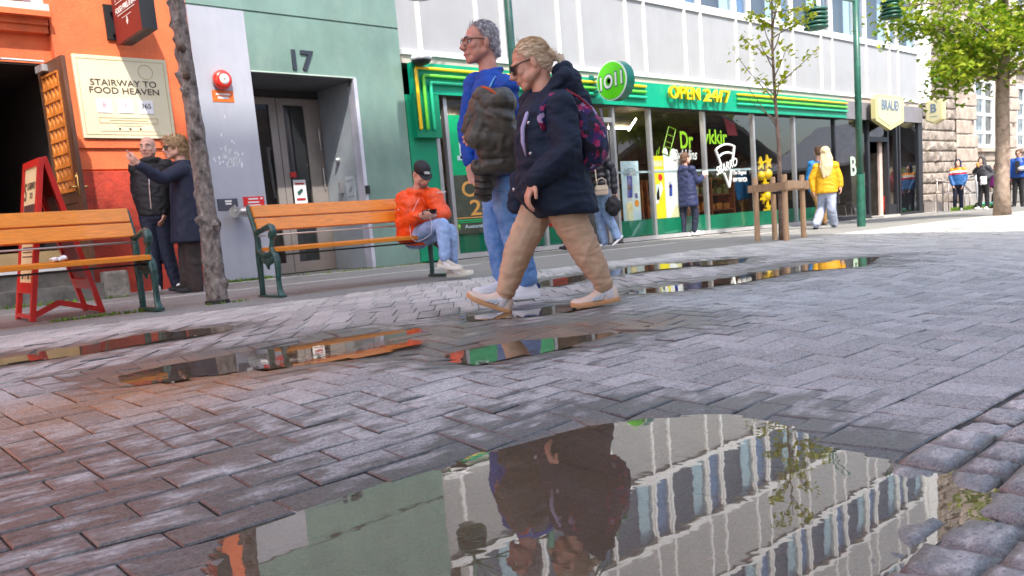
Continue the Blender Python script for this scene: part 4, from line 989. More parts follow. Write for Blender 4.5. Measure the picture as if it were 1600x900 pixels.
for k, lb in enumerate(('lowest', 'middle', 'topmost')):
    MB().cbox((11.1+.02*k, 11.1, .18+.27*k), .36, .2, .125, None, .02).box(10.80, 11.42, 10.885, 10.90, .15+.27*k, .21+.27*k).out('drinks_crate', mat('red crate', (.62, .02, .02), .45, var=.15), label='red drinks crate inside the shop window between the walkers, %s of its stack' % lb, cat='crate', group='red drinks crates')
# ------------------------------------------------------------------ far side of the street, behind the camera: seen in the glass and water, and shades the street
b = thing('opposite_block', 'tall plain building behind the viewpoint, unseen, shaped to shade the street', 'building', (-3, -6, 0))
m = MB(); m.box(-2.5, 6.6, -8, -4.2, -.5, 22.3).box(-7.5, -2.5, -8, -4.3, -.5, 21.3); m.out('wall', mat('beige render', (.62, .59, .54), .8, var=.1), b)  # unseen; heights and ends set by the shade wanted on street and fronts
for r_ in range(5):
    for c_ in range(3):
        x = -6+c_*4.4; f_ = MB().box(x, x+1.5, -4.2-.1*(x < -2.6), -4.12-.1*(x < -2.6), 2+r_*3.5, 4+r_*3.5).out('window', BLACK, b)
b = thing('corrugated_house', 'brown corrugated house with grey roof across the street', 'building', (24, -8, -.3))
m = MB(); n = 220; xs = [11+29*i/n for i in range(n+1)]
m.loft([[(x, -9+.06*(i % 2), -.6), (x, -9+.06*(i % 2), 6.2), (x, -14, 6.2), (x, -14, -.6)] for i, x in enumerate(xs)])
m.out('wall', mat('brown corrugated cladding', (.27, .20, .17), .6, var=.12), b)
MB().prism([(-9.6+.0, 6.2), (-14.6, 6.2), (-11.5, 9.2)], (11, 0, 0), (0, 1, 0), FZ, 29).out('roof', mat('grey iron roof', (.25, .26, .29), .5), b)
for k in range(6):
    x = 12+k*4.7; w_ = MB().box(x, x+1.3, -8.98, -8.86, 2.6, 4.6).out('window', WHITE, b); MB().box(x+.1, x+1.2, -8.86, -8.84, 2.7, 4.5).out('pane', BLACK, w_)
for (cx, label) in ((44, 'dark brown timber kiosk with grey gable roof across the street'), (26.5, 'reddish brown timber kiosk with grey roof across the street, nearer the middle')):
    b = thing('timber_kiosk', label, 'kiosk', (cx, -3, gl(cx)))
    BRK = mat('dark brown boards', (.085, .035, .025), .6, var=.25, vscale=4, stretch=(9, 9, .4)) if cx > 40 else mat('red brown boards', (.16, .05, .035), .6, var=.25, vscale=4, stretch=(9, 9, .4))
    z0 = gl(cx); MB().box(cx-5, cx+5, -5.4, -1.5, z0-.1, z0+2.5).prism([(-5, 2.5), (5, 2.5), (0, 4.5)], (cx, -1.5, z0), FX, FZ, -3.9).out('wall', BRK, b)
    MB().prism([(-5.4, 2.35), (0, 4.55), (5.4, 2.35), (5.4, 2.5), (0, 4.75), (-5.4, 2.5)], (cx, -1.1, z0), FX, FZ, -4.6).out('roof', mat('grey iron roof', 0), b)
    MB().box(cx-3, cx-1.2, -1.49, -1.44, z0+1, z0+2.1).out('hatch', mat('warm hatch', (.5, .35, .15), .5), b)
# ------------------------------------------------------------------ people
UP = Vector((0, 0, 1))
def fuse(name, mb, mats, parent=None, voxel=.008, smooth=3, wr=None, paint=None, puff=None, **kw):
    """grow overlapping shapes into one continuous skin; wr = (amplitude, scale, stretch) cloth folds"""
    me = bpy.data.meshes.new('shape'); me.from_pydata(mb.v, [], mb.f); ob = bpy.data.objects.new('shape', me); COL.objects.link(ob)
    r_ = ob.modifiers.new('r', 'REMESH'); r_.mode = 'VOXEL'; r_.voxel_size = voxel; r_.use_smooth_shade = True
    if smooth: s = ob.modifiers.new('s', 'SMOOTH'); s.factor = .5; s.iterations = smooth
    dg = bpy.context.evaluated_depsgraph_get(); dg.update(); out = bpy.data.meshes.new_from_object(ob.evaluated_get(dg)); out.name = name
    bpy.data.objects.remove(ob); bpy.data.meshes.remove(me)
    if wr:
        for amp, sc, st in (wr if isinstance(wr[0], tuple) else (wr,)):
            S = Vector(st)*sc; nrm = [v.normal.copy() for v in out.vertices]
            for v, n_ in zip(out.vertices, nrm):
                q = Vector((v.co.x*S.x, v.co.y*S.y, v.co.z*S.z)); q2 = q+Vector((noise.noise(q*.5), noise.noise(q*.5+Vector((9, 0, 0))), 0))*1.2
                d = 1-2*abs(noise.noise(q2)); v.co += n_*(amp*(d-.45))
    if puff:
        for v, n_ in [(v, v.normal.copy()) for v in out.vertices]: v.co += n_*puff(v.co)
    out.materials.clear()
    for m in (mats if isinstance(mats, (list, tuple)) else [mats]): out.materials.append(m)
    if paint:
        for p in out.polygons: p.material_index = paint(p.center)
    return link(name, out, parent, True, **kw)
SKIN = mat('skin', (.68, .38, .28), .5, var=.08, vscale=14, spec=.4); SKINP = mat('flushed skin', (.66, .315, .22), .5, var=.12, vscale=10, spec=.4); SKINT = mat('tanned skin', (.72, .38, .25), .5, var=.1, vscale=12, spec=.4)
LIP = mat('lips', (.45, .14, .12), .45); EYEW = mat('eye white', (.75, .72, .7), .3); IRIS = mat('iris', (.05, .06, .07), .2)
RUB = mat('black lens', (.006, .006, .007), .12, spec=.6)
class Fig:
    """a person standing at a ground point; pts are read in the upright plane through it, d metres nearer (-) or farther (+)"""
    def __init__(s, px, py, dist=0, z=None):
        g = on_ground(px, py)
        if dist: g = at_y(px, py, g.y+dist); g.z = plane_h(g.x, g.y)
        s.g = g; s.v = Vector((g.x, g.y, 0)).normalized(); s.s = Vector((s.v.y, -s.v.x, 0))
    def p(s, px, py, d=0):
        q = ray(px, py); k = s.g.x*s.v.x+s.g.y*s.v.y+d; t = k/(q.x*s.v.x+q.y*s.v.y); return Vector((q.x*t, q.y*t, q.z*t+HC))
    def dir(s, right, away): return (s.s*right+s.v*away).normalized()
def ring(c, r_, f, a, b_, n=22, e=.9):
    out = []
    for k in range(n):
        t = 2*math.pi*k/n; ct, st = math.cos(t), math.sin(t)
        out.append(c+r_*(a*math.copysign(abs(ct)**e, ct))+f*(b_*math.copysign(abs(st)**e, st)))
    return out
def torso(m, P, N, r_, f, prof, n=22):
    ax = (N-P); sp = ax.normalized(); ff = (f-sp*f.dot(sp)).normalized(); rr_ = sp.cross(ff)*-1
    rr_ = r_ if rr_.dot(r_) < .3 else rr_
    m.loft([ring(P+ax*t+ff*(pp[0] if pp else 0), rr_, ff, a, b_, n) for t, a, b_, *pp in prof])
def limb3(m, pts, rads, n=14):
    """bent limb with rounded joints"""
    P = [Vector(p) for p in pts]; q = [P[0]]; r_ = [rads[0]]
    for i in range(1, len(P)-1):
        a, b_, c = P[i-1], P[i], P[i+1]
        for t in (-.22, -.1, 0, .1, .22):
            base = b_.lerp(a, -t) if t < 0 else b_.lerp(c, t)
            mid = (a.lerp(b_, .82)+c.lerp(b_, .82))/2
            k = .35*(1-abs(t)/.22); q.append(base.lerp(mid, k)); r_.append(rads[i]+(rads[i-1]-rads[i])*-t*.6 if t < 0 else rads[i]+(rads[i+1]-rads[i])*t*.6)
    q.append(P[-1]); r_.append(rads[-1]); m.tube(q, r_, n, round_caps=True)
def hand(m, wr, d, pn, curl=.5, s=1.0, thumb=1, grip=None):
    """palm, four fingers of unequal length bent by curl towards pn, thumb from the side"""
    d = d.normalized(); pn = (pn-d*pn.dot(d)).normalized(); lat = d.cross(pn)*thumb
    m.ell(wr+d*.048*s, (.041*s, .019*s, .055*s), (lat, pn, d)); m.cap(wr-d*.03*s, wr+d*.03*s, .027*s, .03*s)
    for k, (o, L) in enumerate(((.030, .070), (.010, .080), (-.011, .076), (-.031, .060))):
        p = wr+d*.088*s+lat*o*s; dd = (d+lat*o*2.2).normalized(); pts = [p-dd*.02*s, p]
        for j, fr in enumerate((.45, .32, .25)):
            an = curl*(.7 if j == 0 else 1.0); dd = (dd*math.cos(an)+pn*math.sin(an)).normalized(); pts.append(pts[-1]+dd*L*fr*s)
            pn2 = pn
        m.tube(pts, [.0105*s, .0105*s, .0098*s, .009*s, .0078*s], 8, round_caps=True)
    t0 = wr+d*.028*s+lat*.030*s; t1 = t0+(lat*.9+d*.7+pn*.35).normalized()*.036*s; t2 = t1+(d*.9+lat*.25+pn*.5).normalized()*.032*s
    m.tube([t0, t1, t2], [.014*s, .0118*s, .0095*s], 8, round_caps=True)
def head_shape(m, c, f, u, s=1.0, lean=0):
    r_ = f.cross(u).normalized(); ax = (r_, f, u)
    P = lambda x, y, z: c+(r_*x+f*y+u*z)*s
    m.ell(P(0, -.014, .034), (.074*s, .098*s, .084*s), ax); m.ell(P(0, .024, -.022), (.064*s, .072*s, .088*s), ax)
    m.ell(P(0, .066, -.092), (.030*s, .026*s, .024*s), ax)
    for q in (-1, 1):
        m.cap(P(.052*q, -.005, -.05), P(.020*q, .062, -.092), .026*s, .022*s)
        m.ell(P(.043*q, .062, -.024), (.023*s, .022*s, .022*s), ax)
        m.ell(P(.079*q, -.010, -.012), (.008*s, .018*s, .029*s), ax)
        m.ell(P(.044*q, .034, -.058), (.024*s, .038*s, .034*s), ax)
        m.cap(P(.014*q, .090, .022), P(.048*q, .074, .020), .012*s, .010*s)
        m.ell(P(.012*q, .104, -.034), .0095*s)
    m.tube([P(0, .086, .022), P(0, .102, -.004), P(0, .120, -.028), P(0, .100, -.040)], [.010*s, .0105*s, .0135*s, .009*s], 8, round_caps=True)
    m.cap(P(-.020, .088, -.060), P(.020, .088, -.060), .0085*s, .0085*s); m.cap(P(-.016, .088, -.071), P(.016, .088, -.071), .009*s, .009*s)
    m.cap(P(0, .078, -.064), P(0, .07, -.085), .024*s, .022*s)
    return P, ax
def face_bits(root, P, ax, s=1.0, brow=None, lips=True, eyes=True):
    if eyes:
        for q in (-1, 1):
            o = MB().ell(P(.032*q, .0765, .001), .0125*s, ax, 10, 7).out('eye', EYEW, root, smooth=True)
            MB().ell(P(.032*q, .0875, .001), (.0055*s, .0025*s, .0055*s), ax, 8, 5).out('iris', IRIS, o)
    if lips: MB().tube([P(-.024, .090, -.066), P(-.010, .0985, -.0645), P(.010, .0985, -.0645), P(.024, .090, -.066)], [.003*s, .006*s, .006*s, .003*s], 6, round_caps=True).out('mouth', LIP, root, smooth=True)
    if brow:
        for q in (-1, 1): MB().tube([P(.014*q, .101, .026), P(.034*q, .097, .031), P(.05*q, .082, .026)], [.004*s, .005*s, .003*s], 6).out('eyebrow', brow, root)
def shoe(root, name, ank, toe, up, m_up, m_sole, L=.285, w_=.05, sole=.028, stripes=None, heel_tab=None, lace=None, hgt=.085, lift=.095):
    """ank = ankle joint; toe = direction the shoe points; up = normal of its sole"""
    t = toe.normalized(); u = (up-t*up.dot(t)).normalized(); s_ = t.cross(u); o = ank-u*lift-t*L*.24
    out = [(0, .30), (.03, .62), (.12, .80), (.3, .80), (.5, .86), (.66, 1.0), (.8, .98), (.9, .8), (.97, .5), (1, .2)]
    poly = [(a*L, b_*w_) for a, b_ in out]+[(a*L, -b_*w_) for a, b_ in reversed(out)]
    rings = [[o+t*(a if a > .03*L else a)+s_*b_*k+u*(z+max(0, a/L-.72)*.07) for a, b_ in poly] for z, k in ((0, .94), (sole*.3, 1.0), (sole, 1.0), (sole+.004, .95))]
    prof = [(.015, .30, .055), (.06, .62, .078), (.14, .74, .092), (.28, .74, hgt+.012), (.40, .74, hgt-.004), (.52, .78, .066), (.66, .88, .052), (.80, .88, .042), (.90, .74, .036), (.96, .48, .028), (.985, .22, .020)]
    R2 = []
    for a, b_, h_ in prof:
        R2.append([o+t*a*L+s_*(w_*b_*math.copysign(abs(math.cos(q))**.8, math.cos(q)))+u*(sole*.8+max(0, a-.72)*.07*1+(h_-sole*.3)*max(-.15, math.sin(q))) for q in [2*math.pi*k/16 for k in range(16)]])
    up_ = MB().loft(R2).out(name, m_up, root, smooth=True)
    MB().loft(rings).out('sole', m_sole, up_, smooth=True, auto=40)
    if stripes:
        for q in (-1, 1):
            m = MB()
            for k in range(3):
                a0 = (.36+.085*k)*L; c = [o+t*(a0+dx)+u*z+s_*(q*(w_*.79+.003)*kk) for dx, z, kk in ((.0, .032, 1.04), (.014, .032, 1.04), (-.012, .066-.007*k, .80), (-.026, .068-.007*k, .80))]
                m.add(c+[p+s_*q*.004 for p in c], [(0, 1, 2, 3), (7, 6, 5, 4), (0, 4, 5, 1), (1, 5, 6, 2), (2, 6, 7, 3), (3, 7, 4, 0)])
            m.out('side_stripes', stripes, up_, kind=None)
    if heel_tab: MB().ell(o+t*.04*L+u*.075, (.026, .02, .022), (s_, t, u)).out('heel_tab', heel_tab, up_, smooth=True)
    if lace:
        m = MB()
        for k in range(5):
            a = .36+.055*k; h_ = hgt-.006-.0115*k; m.tube([o+t*a*L+s_*w_*.42+u*(h_+.006), o+t*(a+.012)*L+u*(h_+.018), o+t*a*L-s_*w_*.42+u*(h_+.006)], .0045, 6)
        m.out('laces', lace, up_)
    return up_
def person(F, label, J, f, skin=SKIN, s=1.0, hf=None, hu=None, vox=.008, hands=True, group=None, hand_curl=.5, brow=None, eyes=True, slim=1.0, name='person'):
    """J: world joints: head, neck, pelvis, elL, wrL, elR, wrR, knL, anL, knR, anR (+ haL/haR hand directions, shL/shR, hpL/hpR)"""
    root = thing(name, label, 'person', F.g, group=group); r_ = f.cross(UP).normalized()
    N, Pl = J['neck'], J['pelvis']; sp = (N-Pl).normalized()
    for q, k in ((-1, 'L'), (1, 'R')):
        J.setdefault('sh'+k, N+r_*q*.17*slim-sp*.055); J.setdefault('hp'+k, Pl+r_*q*.085)
    hf = hf or f; hu = hu or UP; hu = (hu-hf*hu.dot(hf)).normalized()
    m = MB(); P, ax = head_shape(m, J['head'], hf, hu, s)
    m.tube([J['head']-hu*.03*s-hf*.025*s, J['head'].lerp(N, .6)-hf*.01*s, N-sp*.05], [.058*s, .052*s, .064*s], 14, round_caps=True)
    torso(m, Pl-sp*.10, N, r_, f, [(0, .10, .08), (.12, .15, .10), (.45, .125, .09), (.75, .15, .10), (.92, .13, .07), (1, .05, .05)])
    for k in 'LR':
        limb3(m, [J['sh'+k], J['el'+k], J['wr'+k]], [.048, .038, .025]); limb3(m, [J['hp'+k], J['kn'+k], J['an'+k]], [.078, .052, .036])
        if hands:
            d = J.get('ha'+k) or (J['wr'+k]-J['el'+k]); hand(m, J['wr'+k]+d.normalized()*.01, d, J.get('pn'+k) or r_*(1 if k == 'L' else -1), hand_curl if not isinstance(hand_curl, dict) else hand_curl[k], s, thumb=1 if k == 'L' else -1)
    fuse('body', m, skin, root, vox, 2)
    face_bits(root, P, ax, s, brow, eyes=eyes)
    root['_'] = 0; del root['_']
    return root, P, ax, r_, sp
def jacket(root, J, f, m_, prof, sl=(.075, .062, .048), vox=.009, wr=(.006, 9, (1, 1, 1.6)), name='jacket', extra=None, sleeves='LR', cuff=.0, smooth=4, **kw):
    r_ = f.cross(UP).normalized(); m = MB(); torso(m, J['pelvis'], J['neck'], r_, f, prof)
    for k in sleeves:
        w = J['wr'+k]+(J['wr'+k]-J['el'+k]).normalized()*cuff
        limb3(m, [J['sh'+k]+(J['neck']-J['sh'+k])*.12, J['el'+k], w], list(sl))
        m.ell(J['sh'+k], sl[0]*1.02)
    if extra: extra(m)
    return fuse(name, m, m_, root, vox, smooth, wr, **kw)
def trousers(root, J, f, m_, rad=(.105, .075, .055), vox=.009, wr=(.005, 9, (1, 1, 1.4)), hem=.0, name='trousers', extra=None, waist=.16, smooth=4, **kw):
    r_ = f.cross(UP).normalized(); m = MB(); sp = (J['neck']-J['pelvis']).normalized()
    torso(m, J['pelvis']-sp*.12, J['pelvis']+sp*.14, r_, f, [(0, .10, .09), (.25, .155, .115), (.6, .165, .118), (1, .14, .10)])
    for k in 'LR':
        a = J['an'+k]; kn = J['kn'+k]; limb3(m, [J['hp'+k]-sp*.02, kn, a+(a-kn).normalized()*hem], list(rad))
    if extra: extra(m)
    return fuse(name, m, m_, root, vox, smooth, wr, **kw)

def strands(o, n, L, flow, lift=.15, wid=.0028, seed=1, keep=None, jit=.22):
    """fine hair blades growing from a hair shape, combed along flow(position, normal)"""
    rng = random.Random(seed); me = o.data; bm = bmesh.new(); bm.from_mesh(me); bm.faces.ensure_lookup_table(); fs = list(bm.faces)
    off = wm(o).translation if o.parent else o.location
    new = []
    for _ in range(n):
        f_ = rng.choice(fs); c = f_.calc_center_median(); nn = f_.normal.copy(); d = flow(c+off, nn)
        if keep and not keep(c+off): continue
        d = d-nn*d.dot(nn)
        if d.length < 1e-4: continue
        d = (d.normalized()+Vector((rng.gauss(0, jit), rng.gauss(0, jit), rng.gauss(0, jit)))+nn*lift*rng.uniform(.2, 1.6)).normalized(); sd = d.cross(nn).normalized()*wid*rng.uniform(.5, 1.3); l_ = L*rng.uniform(.5, 1.3)
        new.append((c-sd-nn*.002, c+sd-nn*.002, c+d*l_*.55+nn*.002+sd*.6, c+d*l_-nn*l_*.12))
    for q in new:
        v = [bm.verts.new(p) for p in q]; bm.faces.new((v[0], v[1], v[2])); bm.faces.new((v[0], v[2], v[3]))
    bm.to_mesh(me); bm.free(); return o
NAVY = mat('navy parka cloth', (.006, .015, .036), .8, var=.2, vscale=12, bump=.12, bscale=140); BEIGE = mat('beige cotton', (.60, .40, .25), .8, var=.1, vscale=10, bump=.15, bscale=160)
BLUEK = mat('royal blue knit', (.006, .075, .42), .75, var=.14, vscale=12, bump=.2, bscale=220); DENIM = mat('washed denim', (.24, .42, .70), .8, var=.4, vscale=5, col2=(.05, .16, .42), bump=.15, bscale=200)
DENIML = mat('pale denim', (.30, .42, .66), .8, var=.25, vscale=8, bump=.15, bscale=200); OLIVE = mat('olive quilted shell', (.085, .074, .054), .5, var=.35, vscale=10)
SHW = mat('white shoe leather', (.78, .77, .78), .5, var=.05); SHC = mat('cream suede', (.78, .62, .50), .75, var=.08); GUM = mat('gum sole', (.62, .33, .15), .6); STRP = mat('pale blue stripes', (.5, .62, .68), .6); SOLEW = mat('off white sole', (.72, .68, .58), .6)
GREYH = mat('grey hair', (.72, .71, .72), .6, vscale=60, stretch=(1, 1, .4), bump=.5, bscale=120, col2=(.22, .21, .215)); BLOND = mat('blond hair', (.62, .43, .24), .5, var=.3, vscale=45, bump=.5, bscale=110, col2=(.33, .2, .09)); BLONDG = mat('ash blond hair', (.92, .76, .55), .5, vscale=55, bump=.3, bscale=120, col2=(.62, .47, .30), stretch=(.35, .35, 1.6)); BRH = mat('brown hair', (.13, .06, .03), .55, var=.3, vscale=40, bump=.4, bscale=110)
BLKC = mat('black cloth', (.012, .012, .015), .7, var=.2); BRNC = mat('dark brown trousers', (.05, .035, .032), .8, var=.2); NAVY2 = mat('dark navy cloth', (.012, .016, .040), .75, var=.2, vscale=10)
def scalp(m, P, ax, s, back=1.0, low=-.02, thick=.0):
    m.ell(P(0, -.022, .042), ((.078+thick)*s, (.094+thick)*s, (.083+thick)*s), ax, 18, 12)
    m.ell(P(0, -.048, low), ((.070+thick)*s, (.062+thick)*s, .075*s), ax)

# --- woman striding in front, navy parka, beige trousers
F = Fig(852, 484); f = F.dir(-1, .0); d_ = math.radians(19)
J = dict(head=F.p(829, 100), neck=F.p(852, 146), pelvis=F.p(866, 302), shL=F.p(875, 172, -.16), shR=F.p(836, 166, .17), elL=F.p(888, 238, -.25), wrL=F.p(838, 279, -.24), elR=F.p(838, 240, .22), wrR=F.p(822, 288, .17),
         hpL=F.p(876, 312, -.085), hpR=F.p(846, 312, .08), knL=F.p(914, 388, -.08), anL=F.p(947, 452, -.07), knR=F.p(811, 388, .05), anR=F.p(788, 464, .05))
J['haL'] = F.p(826, 303, -.24)-F.p(838, 279, -.24); J['pnL'] = F.dir(1, .25)
hf = (f*math.cos(d_)-UP*math.sin(d_)+F.v*-.04).normalized(); hu = UP*math.cos(d_)+f*math.sin(d_)
root, P, ax, r_, sp = person(F, 'woman striding left in navy parka, beige trousers and sunglasses with patterned backpack', J, f, SKINT, 1.10, hf, hu, .0065, hand_curl={'L': .75, 'R': .5}, eyes=False)
def ex(m):
    c = F.p(866, 146); 
    m.tube([F.p(862+24*math.cos(a), 152+10*math.cos(a+2.9), .115*math.sin(a)) for a in [k*math.pi/7 for k in range(15)]], .036, 8, round_caps=True)
    m.ell(F.p(889, 134), (.115, .075, .105), (F.v, F.s, UP)); m.cap(F.p(876, 112), F.p(902, 160), .05, .08); m.cap(F.p(882, 108, .04), F.p(882, 108, -.04), .045, .045)
    m.cap(F.p(808, 280, .10), F.p(806, 322, .10), .045, .05); m.cap(F.p(838, 166, -.06), F.p(882, 118, -.09), .036, .05); m.cap(F.p(838, 166, .06), F.p(882, 118, .09), .036, .05)
jk = jacket(root, J, f, NAVY, [(-.23, .225, .175, -.068), (-.2, .24, .185, -.064), (-.1, .245, .205, -.03), (0, .24, .222, .0), (.3, .225, .205), (.6, .215, .2), (.80, .19, .17), (.93, .12, .12), (1.0, .09, .09)], (.100, .080, .062), .008, ((.011, 6.5, (1, 1, 2.0)), (.0035, 20, (1, 1, 1.6))), 'parka', ex, smooth=3)
JP = J; trousers(root, J, f, BEIGE, (.108, .086, .054), .008, ((.008, 6, (1, 1, .7)), (.0045, 15, (.6, .6, 1.8))), hem=-.03, smooth=3)
m = MB()
for k, q in (('L', -1), ('R', 1)):
    a = J['an'+k]; u = (J['kn'+k]-a).normalized(); m.tube([a+u*.065, a+u*.05, a+u*.02, a+u*.008], [.053, .057, .054, .045], 16)
m.out('cuff', BEIGE, root, smooth=True) if False else None
for k in 'LR':
    a = J['an'+k]; u = (J['kn'+k]-a).normalized(); MB().tube([a+u*.06, a+u*.045, a+u*.02, a+u*.012], [.050, .058, .056, .046], 16).out('cuff', BEIGE, root, smooth=True)
    MB().cap(a+u*.02, a-u*.04, .041, .043).out('sock', mat('pale sock', (.7, .68, .68), .8), root, smooth=True)
SW = .047
shoe(root, 'shoe', J['anR'], F.p(738, 460, .05)-F.p(787, 476, .05), F.s*-.33+UP, SHC, GUM, .285, SW, .022, STRP, None, SHC, hgt=.098, lift=.085)
shoe(root, 'shoe', J['anL'], F.p(909, 474, -.07)-F.p(960, 464, -.07), UP, SHC, GUM, .285, SW, .022, STRP, None, SHC, hgt=.098, lift=.080)
m = MB(); scalp(m, P, ax, 1.1, low=0); m.cap(P(0, -.09, .03), P(0, -.125, -.02), .028, .022)
tail = P(0, -.118, 0); hh = fuse('hair', m, BLONDG, root, .006, 4); strands(hh, 1500, .045, lambda c, n_: tail-c, .01, .0013, jit=.035)
m = MB(); m.tube([P(0, -.118, -.0), P(0, -.150, -.03), P(0, -.15, -.075), P(0, -.135, -.12)], [.014, .026, .022, .006], 10, round_caps=True); m.out('ponytail', BLONDG, root, smooth=True)
m = MB(); m.ell(P(0, -.118, .0), (.019, .014, .019), ax); m.out('hair_tie', BLKC, root, smooth=True)
def glasses(root, P, ax, lens, frm, s=1.0, name='glasses', thick=.0035, big=1.0):
    m = MB()
    for q in (-1, 1):
        for kx in range(12):
            pass
        c = [P(q*(.034+.0275*big*math.cos(a)), .104-.010*abs(math.cos(a))*(1 if math.cos(a) > 0 else .2), .000+.021*big*math.sin(a)) for a in [k*math.pi/9 for k in range(19)]]
        m.tube(c, thick, 6, cap=False); m.tube([P(q*.061, .092, .008), P(q*.074, .05, .012), P(q*.080, -.005, .008), P(q*.081, -.022, -.008)], thick, 6)
    m.tube([P(-.008, .108, .004), P(.008, .108, .004)], thick, 6)
    o = m.out(name, frm, root, smooth=True)
    if lens:
        for q in (-1, 1):
            c = [P(q*(.034+.0265*big*math.cos(a)), .104-.009*abs(math.cos(a))*(1 if math.cos(a) > 0 else .2), .020*big*math.sin(a)) for a in [k*math.pi/9 for k in range(18)]]
            MB().add(c+[p-ax[1]*.003 for p in c], [tuple(range(18)), tuple(reversed(range(18, 36)))]+[(k, (k+1) % 18, 18+(k+1) % 18, 18+k) for k in range(18)]).out('lens', lens, o)
    return o
glasses(root, P, ax, RUB, BLKC, 1.1, 'sunglasses', .0032)
MB().tube([F.p(838, 163, -.10), F.p(824, 178, -.155), F.p(817, 200, -.185), F.p(817, 222, -.195), F.p(822, 244, -.205)], [.008, .013, .013, .012, .005], 8).out('lavender_sweater', mat('lavender knit', (.42, .38, .58), .8), root, smooth=True)
SIL = mat('silver snap', (.6, .6, .62), .3, metal=.8)
for px, py, dd in ((826, 192, -.205), (829, 240, -.225), (803, 296, -.12)): MB().ell(F.p(px, py, dd), .010).out('snap_button', SIL, root, smooth=True)
MB().cbox(F.p(905, 305, -.225), .10, .012, .008, (F.s, F.v, UP)).out('pocket_flap', NAVY, root) if False else None
# backpack
PACK = bpy.data.materials.new('patterned backpack cloth'); PACK.use_nodes = True; t = PACK.node_tree; bb = t.nodes['Principled BSDF']
tc = t.nodes.new('ShaderNodeTexCoord'); vo = t.nodes.new('ShaderNodeTexVoronoi'); vo.inputs['Scale'].default_value = 34; vo.distance = 'MANHATTAN'
mp = t.nodes.new('ShaderNodeMapping'); mp.inputs['Rotation'].default_value = (.6, .4, .7); t.links.new(tc.outputs['Object'], mp.inputs[0]); t.links.new(mp.outputs[0], vo.inputs['Vector'])
sc_ = t.nodes.new('ShaderNodeSeparateColor'); t.links.new(vo.outputs['Color'], sc_.inputs[0]); cr = t.nodes.new('ShaderNodeValToRGB'); cr.color_ramp.interpolation = 'CONSTANT'
els = [(0, (.012, .016, .07)), (.3, (.006, .006, .02)), (.45, (.06, .01, .12)), (.58, (.26, .005, .05)), (.72, (.02, .03, .12)), (.84, (.40, .03, .14)), (.94, (.42, .30, .5))]
while len(cr.color_ramp.elements) < len(els): cr.color_ramp.elements.new(.5)
for e, (p_, c_) in zip(cr.color_ramp.elements, els): e.position = p_; e.color = (*c_, 1)
t.links.new(sc_.outputs[0], cr.inputs[0]); t.links.new(cr.outputs[0], bb.inputs['Base Color']); bb.inputs['Roughness'].default_value = .7
bp_ = thing('backpack', 'purple and navy patterned backpack on the striding woman', 'backpack', F.p(915, 260))
m = MB(); c0 = F.p(916, 205); m.loft([ring(F.p(px, py), F.v, F.s, a, b_, 20, .8) for px, py, a, b_ in ((918, 268, .08, .03), (921, 258, .13, .085), (922, 235, .155, .105), (917, 205, .155, .108), (908, 178, .14, .085), (900, 160, .11, .06), (896, 152, .06, .03))])
m.ell(F.p(930, 235), (.12, .075, .10), (F.v, F.s, UP)); fuse('bag', m, PACK, bp_, .009, 3, (.008, 10, (1, 1, 1)))
MB().tube([F.p(898, 150, -.12), F.p(880, 146, -.17), F.p(862, 152, -.205), F.p(849, 166, -.215), F.p(845, 186, -.225), F.p(850, 203, -.23)], [.010, .020, .022, .023, .023, .014], 8, flat=.4).out('shoulder_strap', PACK, bp_, smooth=True)
MB().tube([F.p(884, 140, -.13), F.p(905, 152, -.13), F.p(925, 170, -.11)], .007, 6).out('red_piping', mat('dark red piping', (.3, .01, .03), .6), bp_)
MB().tube([F.p(938, 170, -.03), F.p(944, 200, -.02), F.p(947, 230, -.02)], .006, 6).out('zip', mat('grey zip', (.35, .3, .4), .4), bp_)

# --- man behind her, blue sweater
F = Fig(806, 468); f = F.dir(-1, -.12)
J = dict(head=F.p(750, 68), neck=F.p(764, 112), pelvis=F.p(782, 272), shL=F.p(792, 138, -.2), shR=F.p(742, 134, .2), elL=F.p(806, 208, -.24), wrL=F.p(768, 205, -.30), elR=F.p(728, 200, .22), wrR=F.p(735, 252, .15),
         hpL=F.p(786, 285, -.09), hpR=F.p(774, 285, .09), knL=F.p(803, 365, -.07), anL=F.p(826, 442, -.07), knR=F.p(776, 360, .07), anR=F.p(787, 436, .08))
J['haR'] = F.p(740, 272, .13)-F.p(735, 252, .15); J['haL'] = F.dir(-1, -.2)-UP*.2
hf = (F.dir(-1, -.42)+UP*.02).normalized(); hu = UP
root, P, ax, r_, sp = person(F, 'tall man with grey hair and glasses in royal blue sweater and jeans', J, f, SKINP, 1.13, hf, hu, .0065, brow=GREYH)
jacket(root, J, f, BLUEK, [(-.04, .19, .15), (0, .20, .16), (.3, .20, .155), (.6, .215, .155), (.82, .20, .13), (.95, .13, .09), (1.0, .088, .080)], (.080, .064, .050), .0085, ((.008, 9, (1, 1, 1.8)),), 'sweater', lambda m: m.tube([J['neck']+r_*(.085*math.cos(a))+f*(.085*math.sin(a))-UP*(.012+.02*math.sin(a)) for a in [k*math.pi/8 for k in range(17)]], .014, 6))
trousers(root, J, f, DENIM, (.108, .088, .070), .008, ((.008, 9, (1, 1, 1.2)), (.005, 20, (1, 1, 2))), hem=-.035, name='jeans')
MB().tube([J['wrR']+UP*.018, J['wrR']+UP*.004], [.036, .036], 12).out('shirt_cuff', SHW, root, smooth=True)
shoe(root, 'shoe', J['anL'], F.dir(-1, -.12), UP, SHW, SHW, .30, .05, .030, None, mat('navy heel tab', (.02, .03, .12), .6), SHW, lift=.10)
shoe(root, 'shoe', J['anR']-UP*.0, F.dir(-1, -.3), UP, SHW, SHW, .30, .05, .030, None, None, SHW, lift=.10)
m = MB(); s = 1.13
